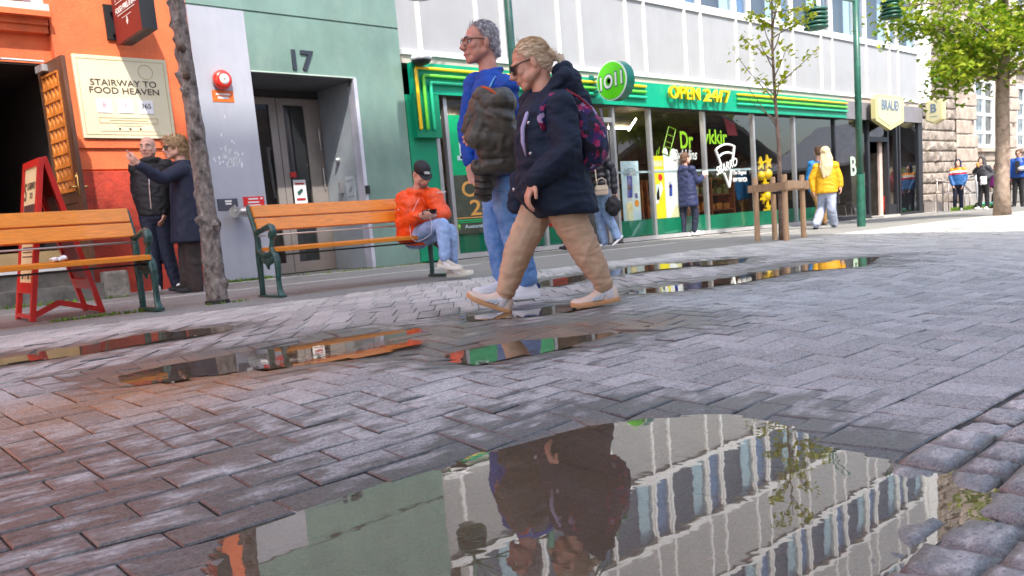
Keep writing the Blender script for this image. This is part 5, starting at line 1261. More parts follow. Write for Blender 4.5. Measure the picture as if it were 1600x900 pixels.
m.ell(P(0, -.026, .048), (.078*s, .088*s, .080*s), ax, 18, 12); m.ell(P(0, -.055, .0), (.073*s, .060*s, .07*s), ax); m.ell(P(0, -.08, -.04), (.055*s, .035*s, .05*s), ax)
hh = fuse('hair', m, GREYH, root, .006, 1, ((.002, 45, (1, 1, 1)),)); fw = hf.copy(); strands(hh, 2600, .022, lambda c, n_: UP*.3-fw*.7, .28, .0022); strands(hh, 420, .032, lambda c, n_: UP*.6+fw*.5, .9, .0028, 3, lambda c: (c-P(0, .03, .10)).length < .055)
glasses(root, P, ax, None, mat('dark brown frames', (.03, .015, .012), .3), 1.13, 'glasses', .0028, 1.05)
MB().tube([F.p(777, 116, -.10), F.p(771, 126, -.185), F.p(765, 138, -.235), F.p(761, 150, -.25)], [.009, .011, .011, .009], 6, flat=.4).out('lanyard', mat('sky blue ribbon', (.25, .6, .75), .5), root, smooth=True)
# olive jacket over his arm
jt = thing('olive_jacket', 'olive puffer jacket with orange lining hanging over the arm of the man in blue', 'jacket', F.p(765, 315, -.3))
def q_(px, py, d=-.34): return F.p(px, py, d)
m = MB()
m.ell(q_(776, 160), (.13, .12, .085), (F.s, F.v, UP)); m.ell(q_(757, 150), (.075, .09, .06), (F.s, F.v, UP)); m.cap(q_(750, 170), q_(724, 203), .075, .018); m.cap(q_(760, 178), q_(745, 215), .085, .075)
m.cap(q_(775, 180), q_(790, 215), .11, .10); m.cap(q_(760, 215), q_(798, 212), .085, .08); m.cap(q_(762, 235, -.3), q_(795, 235, -.3), .075, .08); m.cap(q_(765, 258, -.28), q_(795, 250, -.28), .07, .08); m.cap(q_(756, 268, -.28), q_(753, 300, -.28), .052, .046); m.cap(q_(764, 268, -.26), q_(760, 304, -.26), .05, .04); m.cap(q_(748, 262, -.28), q_(775, 262, -.28), .05, .05)
def quilt(c): return 0
zt = q_(760, 225).z
o = fuse('shell', m, OLIVE, jt, .007, 3, ((.018, 5.0, (1, 1, 1)), (.007, 12, (1, 1, 1))), puff=lambda c: .006*(abs(math.sin((c.z+c.x*.3-zt*0+.02*noise.noise(c*6))*math.pi/.085))**.5-.75)*(1 if c.z < .42 else .55))
m = MB()
for k in range(4): m.tube([q_(742-1*k*.3, 272+k*10.5, -.335), q_(754, 274+k*10.5, -.343), q_(768, 273+k*10.5, -.315)], .006, 6)
m.out('quilt_seams', mat('dark seam', (.012, .011, .009), .7), jt)
MB().tube([q_(752, 135, -.425), q_(764, 139, -.44), q_(775, 147, -.445), q_(783, 157, -.44)], [.005, .008, .008, .004], 6).out('orange_lining', mat('orange lining', (.65, .09, .01), .6), jt, smooth=True)

# --- seated man in orange jacket on the right-hand bench
F = Fig(708, 436); f = F.dir(.72, -.70)
J = dict(head=F.p(659, 272, .25), neck=F.p(653, 299, .32), pelvis=F.p(650, 369, .42), shR=F.p(632, 313, .34), shL=F.p(679, 309, .22), elR=F.p(628, 350, .32), wrR=F.p(652, 338, .10), elL=F.p(694, 336, .14), wrL=F.p(684, 337, .04),
         hpR=F.p(642, 368, .38), hpL=F.p(662, 368, .36), knR=F.p(692, 349, -.08), anR=F.p(695, 402, -.14), knL=F.p(703, 358, .03), anL=F.p(707, 416, .0))
J['haR'] = F.dir(.85, -.5); J['pnR'] = UP*.5+F.dir(.3, .8)*.5; J['haL'] = F.dir(-.7, -.7)-UP*.05; J['pnL'] = UP*.6+F.dir(.2, .6)*.5
d_ = math.radians(36); hf = (F.dir(.45, -.85)*math.cos(d_)-UP*math.sin(d_)).normalized()
root, P, ax, r_, sp = person(F, 'man in bright orange jacket and black cap sitting on the bench with phone', J, f, SKIN, 1.05, hf, UP, .008, hand_curl=.75, brow=BRH)
ORJ = mat('orange shell jacket', (.85, .085, .008), .5, var=.12, vscale=9)
def ex(m):
    m.tube([J['neck']+F.s*(.10*math.cos(a))+F.v*(.09*math.sin(a))+UP*(.01-.03*(math.sin(a) < 0)*-math.sin(a)) for a in [k*math.pi/8 for k in range(17)]], .035, 8)
    m.ell(J['neck']+F.v*.10-UP*.02, (.11, .05, .08), (F.s, F.v, UP))
jacket(root, J, f, ORJ, [(-.12, .205, .18), (0, .215, .19), (.3, .21, .18), (.6, .22, .17), (.82, .20, .14), (.94, .12, .10), (1, .085, .085)], (.096, .080, .056), .009, ((.010, 7, (1, 1, 1.7)), (.004, 18, (1, 1, 1))), 'jacket', ex)
trousers(root, J, f, DENIML, (.098, .076, .056), .009, ((.007, 10, (1, 1, 1.3)),), hem=.0, name='jeans')
for k, tdir in (('R', F.dir(.85, -.45)-UP*.22), ('L', F.dir(.93, -.3))):
    MB().cap(J['an'+k]+UP*.05, J['an'+k]-UP*.02, .038, .04).out('sock', SHW, root, smooth=True)
    shoe(root, 'shoe', J['an'+k]-UP*.01, tdir, UP+F.dir(.3, 0)*(.25 if k == 'R' else 0), mat('beige leather', (.52, .47, .38), .6), SOLEW, .285, .05, .03, SHW, None, SHW, lift=.10)
m = MB(); s = 1.05; m.ell(P(0, -.014, .055), (.083*s, .102*s, .078*s), ax, 18, 12)
cp = fuse('cap', m, BLKC, root, .007, 1)
m = MB(); V = []
for k in range(9):
    a = math.pi*(k/8); V.append((math.cos(a)*.072, .065+math.sin(a)*.085))
m.prism([(x*s, y*s) for x, y in V], P(0, .0, .060)-ax[2]*.01, ax[0], (ax[1]*.97-ax[2]*.24).normalized(), .008); m.out('brim', BLKC, cp)
text('AC/DC', 'cap_print', mat('white print', 0), P(0, .094, .070), ax[0]*-1 if False else ax[0], (UP*.9-hf*.35), .062, .026, .006, .01, cp)
m = MB(); m.ell(P(0, -.05, -.025), (.072*s, .052*s, .05*s), ax); m.out('hair', BRH, root, smooth=True)
m = MB(); m.tube([P(-.05, .062, -.06), P(-.02, .088, -.09), P(.02, .088, -.09), P(.05, .062, -.06)], [.010, .014, .014, .010], 8, round_caps=True); m.out('stubble', mat('grey stubble', (.2, .15, .13), .8), root, smooth=True)
for px, py, dd in ((690, 300, .10), (628, 327, .24)): MB().cbox(F.p(px, py, dd), .045, .004, .006, (F.s, F.v, UP)).out('reflective_strip', mat('silver strip', (.7, .62, .58), .4), root)
c = F.p(671, 331, -.03); t_ = thing('mobile_phone', 'dark mobile phone held by the seated man in orange', 'phone', c)
pa = (F.dir(.9, -.3), (UP*.55+F.dir(.2, .8)*.83).normalized()); MB().cbox(c, .075, .037, .005, (pa[0], pa[1], pa[0].cross(pa[1])), .003).out('phone_body', BLACK, t_)
MB().cbox(c+pa[0].cross(pa[1])*.0058, .068, .033, .0006, (pa[0], pa[1], pa[0].cross(pa[1]))).out('screen', RUB, t_)
MB().tube([F.p(671, 336, -.02), F.p(675, 350, -.10), F.p(673, 366, -.12), F.p(662, 374, -.08), F.p(650, 378, .02), F.p(642, 371, .12), F.p(640, 352, .16), F.p(645, 330, .13), F.p(655, 310, .13)], .0024, 6).out('earphone_cable', SHW, smooth=True, label='thin white earphone cable looping below the seated man\'s hands', cat='cable')

# --- two men by the red wall
F = Fig(258, 452, dist=-1.05); f = F.dir(-.25, -.97)
J = dict(head=F.p(231, 231), neck=F.p(236, 254), pelvis=F.p(243, 334), elL=F.p(266, 296, .05), wrL=F.p(258, 332, -.08), elR=F.p(213, 296, .12), wrR=F.p(222, 330, .10), knL=F.p(261, 393), knR=F.p(240, 394), anL=F.p(275, 441), anR=F.p(246, 443))
root, P, ax, r_, sp = person(F, 'bald smiling man in black zipped jacket standing against the red wall', J, f, SKIN, 1.05, F.dir(-.35, -.93), UP, .010, brow=BRH)
jacket(root, J, f, BLKC, [(-.04, .18, .14), (.1, .19, .145), (.5, .205, .145), (.8, .195, .125), (.93, .13, .10), (1, .09, .09)], (.082, .066, .052), .010, ((.007, 10, (1, 1, 1.6)),), 'jacket', lambda m: m.tube([J['neck']+F.s*(.085*math.cos(a))+F.v*(.08*math.sin(a))+UP*.02 for a in [k*math.pi/8 for k in range(17)]], .035, 8))
trousers(root, J, f, NAVY2, (.10, .078, .062), .010, ((.006, 10, (1, 1, 1.5)),), hem=.03)
for k, dd in (('L', F.dir(.45, -.8)), ('R', F.dir(-.1, -1))): shoe(root, 'shoe', J['an'+k], dd, UP, SHW, SHW, .29, .05, .03, lift=.10)
m = MB(); m.tube([J['pelvis']+f*.152+UP*.05, J['pelvis'].lerp(J['neck'], .5)+f*.158, J['neck']+f*.105-UP*.04], .006, 6); m.out('zip', SIL, root)
MB().tube([P(-.028, .088, -.066), P(0, .098, -.071), P(.028, .088, -.066)], .004, 6).out('smile', SHW, root) if False else None
F = Fig(303, 454, dist=-.35); f = F.dir(-.93, -.2)
J = dict(head=F.p(273, 231), neck=F.p(284, 255), pelvis=F.p(292, 338), shL=F.p(285, 266, -.15), elL=F.p(252, 280, -.28), wrL=F.p(219, 259, -.38), elR=F.p(296, 300, .2), wrR=F.p(290, 335, .2), knL=F.p(300, 395, -.06), knR=F.p(292, 395, .08), anL=F.p(306, 442, -.05), anR=F.p(294, 440, .1))
J['haL'] = F.p(208, 249, -.42)-J['wrL']; J['pnL'] = F.dir(0.3, 1)
root, P, ax, r_, sp = person(F, 'blond man in long dark navy coat pointing left beside the tree trunk', J, f, SKIN, 1.08, F.dir(-.97, -.2), UP, .010, hand_curl=.9, eyes=False)
def ex(m): m.tube([J['neck']+F.s*(.08*math.cos(a))+F.v*(.08*math.sin(a))-UP*.0 for a in [k*math.pi/8 for k in range(17)]], .03, 8)
jacket(root, J, f, NAVY2, [(-.50, .225, .19), (-.46, .23, .195), (-.2, .215, .18), (0, .205, .17), (.4, .20, .155), (.8, .195, .13), (.93, .13, .10), (1, .09, .09)], (.085, .07, .055), .010, ((.008, 9, (1, 1, .6)),), 'long_coat', ex)
trousers(root, J, f, BRNC, (.105, .095, .088), .010, ((.008, 9, (1, 1, .8)),), hem=.05)
for k in 'LR': shoe(root, 'shoe', J['an'+k], F.dir(-.97, -.2), UP, BLKC, BLKC, .29, .048, .028, lift=.10)
wr = J['wrL']; hd = J['haL'].normalized(); MB().tube([wr+hd*.09+UP*.012, wr+hd*.13+UP*.022, wr+hd*.175+UP*.032], [.0105, .0098, .008], 8, round_caps=True).out('pointing_finger', SKIN, root, smooth=True)
m = MB(); scalp(m, P, ax, 1.08, low=-.02, thick=.012); m.ell(P(0, .03, .095), (.07, .055, .035), ax); m.cap(P(0, -.08, -.03), P(0, -.09, -.10), .055, .035)
hh = fuse('hair', m, BLOND, root, .008, 1, ((.010, 20, (1, 1, 1)),)); strands(hh, 1600, .05, lambda c, n_: -UP+F.v*.3, .35, .004)
glasses(root, P, ax, mat('green lens', (.0, .12, .06), .2), BLKC, 1.08, 'sunglasses', .004)

# --- woman with handbag, half hidden; and a walker hidden behind the couple
F = Fig(950, 383, dist=-1.0); f = F.dir(-.95, -.3)
J = dict(head=F.p(926, 213), neck=F.p(930, 233), pelvis=F.p(941, 297), elL=F.p(958, 265, -.2), wrL=F.p(960, 300, -.22), elR=F.p(925, 268, .15), wrR=F.p(922, 300, .1), knL=F.p(950, 338, -.06), knR=F.p(936, 338, .06), anL=F.p(964, 368, -.06), anR=F.p(943, 376, .06))
root, P, ax, r_, sp = person(F, 'woman in black puffer jacket and pale jeans walking past the shop door', J, f, SKIN, 1.0, f, UP, .011, eyes=False)
PUF = mat('black puffer', (.016, .014, .022), .4, var=.2)
def ex(m):
    for t in (.12, .3, .48, .66, .82): torso(m, J['pelvis'].lerp(J['neck'], t-.05), J['pelvis'].lerp(J['neck'], t+.1), r_, f, [(0, .19, .14), (.4, .21, .16), (.6, .21, .16), (1, .19, .14)])
    for k in 'LR':
        for t in (.2, .5, .8): m.ell(J['sh'+k].lerp(J['el'+k], t), .078); m.ell(J['el'+k].lerp(J['wr'+k], t), .066)
jacket(root, J, f, PUF, [(0, .19, .14), (.5, .19, .14), (.85, .18, .12), (1, .08, .08)], (.07, .06, .05), .011, ((.005, 14, (1, 1, 1)),), 'puffer_jacket', ex)
trousers(root, J, f, DENIML, (.10, .085, .075), .011, ((.008, 10, (1, 1, 1.2)),), hem=.02, name='jeans')
shoe(root, 'shoe', J['anR'], f, UP, BLKC, SHW, .27, .046, .03, lift=.09); shoe(root, 'shoe', J['anL'], F.dir(-.55, -.2)-UP*.85, F.dir(-.85, 0)+UP*.5, BLKC, SHW, .27, .046, .03, lift=.09)
m = MB(); scalp(m, P, ax, 1.0, low=-.05, thick=.012); fuse('hair', m, BRH, root, .01, 1)
t_ = thing('handbag', 'small beige handbag with round handle on the woman in puffer jacket', 'handbag', F.p(940, 312, -.25))
BEB = mat('beige leather', 0); m = MB().cbox(F.p(940, 298, -.27), .115, .05, .075, (F.dir(1, .1), F.dir(-.1, 1), UP), .02); m.out('bag', mat('beige bag leather', (.50, .41, .32), .5), t_, smooth=True, auto=50)
MB().cbox(F.p(940, 293, -.325), .10, .006, .04, (F.dir(1, .1), F.dir(-.1, 1), UP), .004).out('flap', mat('beige flap', (.56, .47, .37), .5), t_)
MB().tube([F.p(933, 289, -.27)+UP*.0, F.p(934, 281, -.27), F.p(940, 278, -.27), F.p(946, 281, -.27), F.p(947, 289, -.27)], .012, 8).out('handle', mat('beige bag leather', 0), t_, smooth=True)
MB().tube([F.p(930, 245, -.17), F.p(930, 265, -.2), F.p(933, 290, -.25)], .016, 6, flat=.4).out('strap', mat('beige flap', 0), t_)
m = MB(); m.ell(F.p(958, 322, -.22), (.14, .09, .17), (F.s, F.v, UP)); m.cap(F.p(960, 306, -.22), F.p(958, 315, -.22), .03, .08)
fuse('carrier_bag', m, BLKC, None, .012, 2, ((.02, 9, (1, 1, 1)),), label='black carrier bag hanging from the hand of the woman in puffer jacket', cat='bag')
F = Fig(889, 390, dist=-.8); f = F.dir(-.9, -.2)
J = dict(head=F.p(892, 225), neck=F.p(894, 245), pelvis=F.p(894, 305), elL=F.p(900, 272, -.2), wrL=F.p(893, 300, -.2), elR=F.p(885, 272, .2), wrR=F.p(884, 300, .2), knL=F.p(897, 345), knR=F.p(890, 345), anL=F.p(898, 379), anR=F.p(892, 381))
root, P, ax, r_, sp = person(F, 'walker in dark clothes whose boots show behind the striding woman', J, f, SKIN, .95, f, UP, .014, eyes=False)
jacket(root, J, f, BLKC, [(-.1, .18, .13), (.5, .18, .13), (.85, .17, .11), (1, .08, .08)], (.07, .06, .05), .014); trousers(root, J, f, BLKC, (.085, .07, .06), .014, hem=.02)
for k in 'LR': shoe(root, 'boot', J['an'+k], f, UP, BLKC, BLKC, .27, .048, .03, lift=.09)
m = MB(); scalp(m, P, ax, .95, thick=.01); fuse('hair', m, BRH, root, .012, 1)

# --- man in navy coat at the shop window
F = Fig(1078, 370); f = F.dir(.62, .78)
J = dict(head=F.p(1071, 248), neck=F.p(1070, 262), pelvis=F.p(1074, 305), elL=F.p(1053, 287, .05), wrL=F.p(1066, 300, .15), elR=F.p(1090, 284, -.05), wrR=F.p(1097, 277, .12), knL=F.p(1067, 336), knR=F.p(1087, 335), anL=F.p(1068, 362), anR=F.p(1085, 359)); J['haR'] = F.dir(.6, .7)+UP*.3
root, P, ax, r_, sp = person(F, 'man in navy coat and white shoes facing the shop window with snack', J, f, SKIN, 1.05, F.dir(.75, .65), UP, .011, eyes=False)
NAVY3 = mat('navy raincoat', (.018, .026, .085), .65, var=.2, vscale=8)
def ex(m): m.ell(J['neck']-f*.07-UP*.03, (.13, .08, .09), (r_, f, UP)); m.tube([J['neck']+r_*(.085*math.cos(a))+f*(.08*math.sin(a)) for a in [k*math.pi/8 for k in range(17)]], .03, 8)
jacket(root, J, f, NAVY3, [(-.42, .225, .175), (-.38, .23, .18), (0, .215, .165), (.4, .205, .15), (.8, .195, .13), (.93, .13, .10), (1, .09, .09)], (.085, .07, .055), .011, ((.009, 9, (1, 1, 1.3)),), 'coat', ex)
trousers(root, J, f, NAVY2, (.095, .075, .06), .011, ((.006, 10, (1, 1, 1.5)),), hem=.02)
for k, dd in (('L', F.dir(.9, .35)), ('R', F.dir(.97, .2))): shoe(root, 'shoe', J['an'+k], dd, UP, SHW, SHW, .29, .05, .03, lift=.10)
m = MB(); scalp(m, P, ax, 1.05, low=-.02, thick=.006); fuse('hair', m, BRH, root, .009, 1, ((.006, 25, (1, 1, 1)),))
m = MB().cbox(J['wrR']+J['haR'].normalized()*.11+UP*.05, .06, .045, .05, (F.s, F.v, UP), .015); fuse('snack', m, mat('pale paper', (.72, .62, .58), .8), None, .008, 1, ((.01, 25, (1, 1, 1)),), label='crumpled pale snack paper in the hand of the man in navy coat', cat='snack')

# --- couple walking away: yellow jacket and blue jacket
F = Fig(1290, 357); f = F.dir(.1, 1)
J = dict(head=F.p(1289, 240), neck=F.p(1290, 256), pelvis=F.p(1292, 300), elL=F.p(1268, 280, .02), wrL=F.p(1271, 298, .02), elR=F.p(1311, 277, .02), wrR=F.p(1313, 290, .0), knL=F.p(1284, 327, .12), knR=F.p(1299, 327, -.05), anL=F.p(1276, 348, -.12), anR=F.p(1303, 347, .12))
root, P, ax, r_, sp = person(F, 'woman with long blond hair in yellow jacket walking away', J, f, SKIN, 1.05, F.dir(-.1, 1), UP, .011, eyes=False)
YELJ = mat('yellow jacket cloth', (.72, .36, .005), .6, var=.12)
jacket(root, J, f, YELJ, [(-.04, .205, .155), (0, .215, .165), (.4, .20, .15), (.8, .19, .13), (.93, .13, .10), (1, .09, .09)], (.088, .074, .056), .011, ((.009, 9, (1, 1, 1.3)),), 'jacket', lambda m: m.ell(J['neck']-f*.08-UP*.01, (.12, .07, .08), (r_, f, UP)))
trousers(root, J, f, mat('pale grey denim', (.36, .40, .52), .8, var=.15, vscale=8), (.10, .09, .085), .011, ((.007, 10, (1, 1, .8)),), hem=.03, name='jeans')
for k, dd in (('L', F.dir(-.2, .8)-UP*.5), ('R', F.dir(.1, 1))): shoe(root, 'shoe', J['an'+k], dd, UP+F.v*(.4 if k == 'L' else 0), BLKC if k == 'L' else SHW, BLKC, .27, .047, .03, lift=.09)
m = MB(); scalp(m, P, ax, 1.05, low=-.03, thick=.014); m.tube([P(0, -.07, .02), P(.01, -.10, -.10), P(.0, -.125, -.26), P(.0, -.13, -.38)], [.09, .125, .13, .08], 14, flat=.42, up=r_, round_caps=True)
m.tube([P(-.05, -.08, -.1), P(-.06, -.13, -.3), P(-.05, -.14, -.46)], [.05, .045, .015], 8, round_caps=True); m.tube([P(.06, -.08, -.1), P(.07, -.13, -.26), P(.06, -.14, -.40)], [.05, .045, .015], 8, round_caps=True)
fuse('hair', m, mat('pale blond hair', (.75, .56, .33), .5, var=.25, vscale=30, stretch=(3, 3, .4), bump=.5, bscale=60), root, .009, 1, ((.010, 22, (1, 1, .25)),))
F = Fig(1279, 354, dist=.45); f = F.dir(-.05, 1)
J = dict(head=F.p(1278, 237), neck=F.p(1279, 252), pelvis=F.p(1280, 298), elL=F.p(1263, 277, .02), wrL=F.p(1267, 298, .02), elR=F.p(1298, 277), wrR=F.p(1303, 298, .1), knL=F.p(1281, 325), knR=F.p(1286, 325, .1), anL=F.p(1274, 347, -.05), anR=F.p(1288, 346, .2))
root, P, ax, r_, sp = person(F, 'man in blue jacket and tan trousers walking left of the yellow jacket', J, f, SKIN, 1.03, F.dir(-.3, 1), UP, .012, eyes=False)
jacket(root, J, f, mat('sky blue jacket', (.02, .22, .55), .6, var=.15), [(-.06, .20, .15), (.4, .205, .15), (.8, .195, .13), (.93, .13, .10), (1, .09, .09)], (.085, .072, .056), .012, ((.008, 9, (1, 1, 1.3)),))
trousers(root, J, f, mat('tan trousers cloth', (.42, .23, .08), .8, var=.15), (.10, .08, .065), .012, ((.007, 10, (1, 1, 1.3)),), hem=.0)
for k in 'LR': shoe(root, 'shoe', J['an'+k], F.dir(-.3, .9)-UP*.2, UP, mat('brown leather', (.16, .07, .03), .6), BLKC, .29, .05, .03, lift=.10)
m = MB(); scalp(m, P, ax, 1.03, low=-.02, thick=.008); fuse('hair', m, BRH, root, .010, 1)

# --- group at the stone house
def far(label, px, py, cols, J2, f2, hood=None, hair=None, s=1.0, extra=None, paint=None, dist=0, hf=None, vox=.014, legr=(.09, .07, .058), coat=-.08):
    F = Fig(px, py, dist); f = F.dir(*f2); J = {k: F.p(*v) for k, v in J2(px, py).items()}
    root, P, ax, r_, sp = person(F, label, J, f, SKIN, s, F.dir(*hf) if hf else f, UP, vox, eyes=False)
    def ex(m):
        m.tube([J['neck']+r_*(.08*math.cos(a))+f*(.075*math.sin(a)) for a in [k*math.pi/8 for k in range(17)]], .03, 8)
        if hood: m.ell(P(0, -.035, .03), (.095*s, .095*s, .115*s), ax); m.cap(P(0, -.05, -.02), J['neck']-f*.02, .09, .10); m.tube([P(.088*math.cos(a), .045, .02+.11*math.sin(a)) for a in [k*math.pi/8 for k in range(17)]], .018, 8)
    jacket(root, J, f, cols[0] if not paint else paint[0], [(coat, .19, .15), (.4, .20, .15), (.8, .185, .13), (.93, .13, .10), (1, .09, .09)], (.082, .07, .055), vox, ((.008, 9, (1, 1, 1.3)),), 'jacket', ex, paint=(lambda c: paint[1](c.z+F.g.z, J)) if paint else None)
    trousers(root, J, f, cols[1], legr, vox, ((.006, 10, (1, 1, 1.3)),), hem=.02)
    for k in 'LR': shoe(root, 'shoe', J['an'+k], f+F.s*(.2 if k == 'L' else -.2), UP, cols[2], cols[2], .27*s, .047, .03, lift=.09)
    if hair: m = MB(); scalp(m, P, ax, s, low=-.02, thick=.008); fuse('hair', m, hair, root, .012, 1)
    return F, J, root, P, ax
K = 52
def st(dx=0, sc=1.0, **over):
    def fn(px, py):
        h = 88*sc; b_ = dict(head=(px, py-h*.925), neck=(px, py-h*.835), pelvis=(px, py-h*.53), elL=(px+13*sc, py-h*.66), wrL=(px+12*sc, py-h*.51), elR=(px-13*sc, py-h*.66), wrR=(px-12*sc, py-h*.51), knL=(px+5*sc, py-h*.28), knR=(px-5*sc, py-h*.28), anL=(px+6*sc, py-h*.055), anR=(px-6*sc, py-h*.055))
        for k, v in over.items(): b_[k] = (px+v[0], py+v[1])+tuple(v[2:])
        return b_
    return fn
cN, cO, cW, cR, cB = [mat(n, c, .6, var=.1) for n, c in (('child navy', (.015, .02, .07)), ('child orange', (.85, .30, .01)), ('child white', (.8, .75, .7)), ('child red', (.55, .02, .04)), ('child blue', (.02, .12, .35)))]
def band(z, J):
    t = (z-J['pelvis'].z)/(J['neck'].z-J['pelvis'].z); return 4 if t < .30 else 3 if t < .42 else 2 if t < .56 else 1 if t < .74 else 0
far('child in hooded jacket with orange, white, red and blue bands', 1497, 329, (cN, NAVY2, SHW), st(sc=.90, wrL=(8, -40, -.12), wrR=(-8, -40, -.12)), (-.25, -1), hood=True, s=.98, paint=([cN, cO, cW, cR, cB], band), legr=(.085, .068, .055))
F, J, root, P, ax = far('man in dark grey hooded jacket eating beside the child', 1537, 327, (mat('charcoal jersey', (.05, .05, .06), .8), BLKC, SHW), st(sc=.98, head=(-3, -75), neck=(-1, -67), elR=(-15, -58, -.1), wrR=(-8, -66, -.28), elL=(16, -55), wrL=(2, -48, -.28)), (-.6, -.8), hood=True)
m = MB(); m.ell(J['wrR']+F.dir(-.3, -.9)*.06+UP*.05, (.05, .05, .06)); m.ell(J['wrR']+F.dir(-.3, -.9)*.06+UP*.10, (.045, .05, .04)); fuse('bread_roll', m, mat('bread crust', (.6, .32, .08), .7), None, .012, 1, label='bread roll held to the mouth by the grey hooded man', cat='bread')
fuse('paper_bag', MB().cbox(J['wrL']+F.dir(-.5, -.8)*.08-UP*.06, .085, .04, .12, (F.s, F.v, UP), .02), mat('white paper', (.75, .72, .7), .8), None, .012, 1, ((.02, 12, (1, 1, 1)),), label='white paper bag held by the grey hooded man', cat='bag')
far('person in purple jacket half hidden behind the grey hooded man', 1557, 326, (mat('purple cloth', (.25, .015, .22), .6), BLKC, BLKC), st(sc=.80), (-.6, .5), hair=BRH, dist=.5)
far('person with red scarf mostly hidden by the maple trunk', 1571, 325, (mat('crimson cloth', (.35, .01, .05), .7), BLKC, BLKC), st(sc=.93), (-.1, -1), hair=BRH, dist=.4, coat=-.02)
F, J, root, P, ax = far('man in bright blue padded jacket at the right edge', 1591, 323, (mat('cobalt padded jacket', (.01, .08, .38), .5, var=.2), BLKC, BLKC), st(sc=1.02, elL=(14, -62), wrL=(8, -60, -.25)), (-.15, -1), hair=BRH)
glasses(root, P, ax, None, BLKC, 1, 'glasses', .005)
MB().cbox(J['pelvis'].lerp(J['neck'], .5)+F.dir(-.15, -1)*.158, .06, .012, .2, (F.s, F.v, UP), .01).out('dark_shirt', BLKC, root)
MB().ell(J['wrL']+F.dir(-.4, -.9)*.08, (.12, .06, .07), (F.s, F.v, UP)).out('white_parcel', SHW, smooth=True, label='white wrapped parcel in the arms of the man in blue padded jacket', cat='parcel')
# kick scooters parked there
def scooter(px, py, stemc, label, yaw, lean):
    g = on_ground(px, py); t_ = thing('kick_scooter', label, 'scooter', g, group='parked kick scooters')
    M4 = Matrix.Translation(g) @ Matrix.Rotation(yaw, 4, 'Z') @ Matrix.Rotation(lean, 4, 'X'); q = lambda x, y, z: M4 @ Vector((x, y, z)); a3 = [M4.to_3x3() @ Vector(v) for v in ((1, 0, 0), (0, 1, 0), (0, 0, 1))]
    TQ = mat('mint deck', (.12, .62, .48), .4)
    MB().cbox(q(0, 0, .16), .36, .08, .035, a3, .02).out('deck', TQ, t_)
    MB().tube([q(.36, 0, .17), q(.50, 0, .30), q(.44, 0, .75), q(.40, 0, 1.12)], [.045, .04, .035, .03], 10).out('stem', stemc, t_, smooth=True)
    MB().tube([q(.40, -.25, 1.14), q(.40, 0, 1.12), q(.40, .25, 1.14)], .02, 8).out('handlebar', BLACK, t_, smooth=True)
    for x in (-.46, .52):
        w_ = MB().loft([[q(x+r_*math.cos(k*math.pi/10), y, .11+r_*math.sin(k*math.pi/10)) for k in range(20)] for r_, y in ((.07, -.028), (.11, -.02), (.11, .02), (.07, .028))]).out('wheel', BLACK, t_, smooth=True)
        MB().loft([[q(x+r_*math.cos(k*math.pi/6), y, .11+r_*math.sin(k*math.pi/6)) for k in range(12)] for r_, y in ((.05, -.031), (.05, .031))]).out('hub', SIL, w_, smooth=True)
    MB().tube([q(-.30, 0, .19), q(-.42, 0, .25), q(-.54, 0, .22)], [.03, .05, .03], 8, flat=.4).out('mudguard', TQ, t_, smooth=True)
scooter(1514, 323, mat('orange stem', (.55, .18, .02), .5), 'mint scooter with orange stem parked between the child and the grey hooded man', 2.3, .12)
scooter(1552, 325, mat('silver stem', (.65, .66, .72), .35, metal=.3), 'mint scooter with silver stem leaning beside the maple trunk', 1.2, -.25)
# ------------------------------------------------------------------ benches
IRON = mat('dark green cast iron', (.018, .075, .062), .38, var=.35, vscale=14, bump=.3, bscale=50, coat=.3)
STEEL = mat('galvanised rod', (.55, .53, .52), .35, metal=.7)
BL = 2.07
def bench_end(root, x, sgn):
    """cast iron end seen from the side: S-curved back leg, scrolled arm, front leg and foot bar (y runs from the back, +, to the front, -)"""
    m = MB()
    def strip(pts, w_, flat=.55): m.tube([(x, y, z) for y, z in pts], w_, 10, flat=flat, up=(1, 0, 0))
    strip([(.30, .86), (.285, .84), (.25, .76), (.215, .68), (.185, .60), (.175, .54), (.18, .46), (.19, .36), (.195, .22), (.20, .08), (.21, .0)], [.018, .026, .030, .030, .032, .030, .034, .034, .030, .028, .030], .8)
    strip([(.19, .60), (.13, .615), (.06, .625), (-.02, .64), (-.09, .652), (-.13, .64), (-.15, .605), (-.145, .565), (-.115, .545), (-.085, .555), (-.078, .585), (-.095, .603)], [.026, .030, .030, .032, .036, .036, .034, .032, .028, .024, .022, .016], .8)
    strip([(-.115, .55), (-.10, .50), (-.085, .46), (-.10, .43), (-.14, .39), (-.16, .33), (-.155, .24), (-.14, .15), (-.145, .07), (-.17, .0)], [.022, .024, .028, .032, .036, .034, .028, .026, .028, .034], .85)
    strip([(.19, .44), (.10, .40), (.02, .39), (-.06, .41), (-.12, .43)], [.03, .032, .03, .03, .03], .8)
    strip([(.15, .40), (.10, .34), (.02, .31), (-.06, .33), (-.11, .37)], [.018, .022, .026, .022, .018], .8)
    strip([(.05, .37), (.03, .30), (.02, .26)], [.025, .02, .012], .8)
    m.ell((x, .02, .345), (.016, .035, .035)); m.ell((x, -.115, .58), (.02, .025, .025)); m.ell((x, .10, .36), (.014, .025, .02)); m.ell((x, -.05, .365), (.014, .025, .02))
    o = fuse('bench_end', m, IRON, root, .009, 1, ((.002, 30, (1, 1, 1)),))
    MB().cbox((x+wm(root).translation.x, wm(root).translation.y+.02, wm(root).translation.z+.012), .035, .215, .014, None, .006).out('foot_bar', IRON, o)
    return o
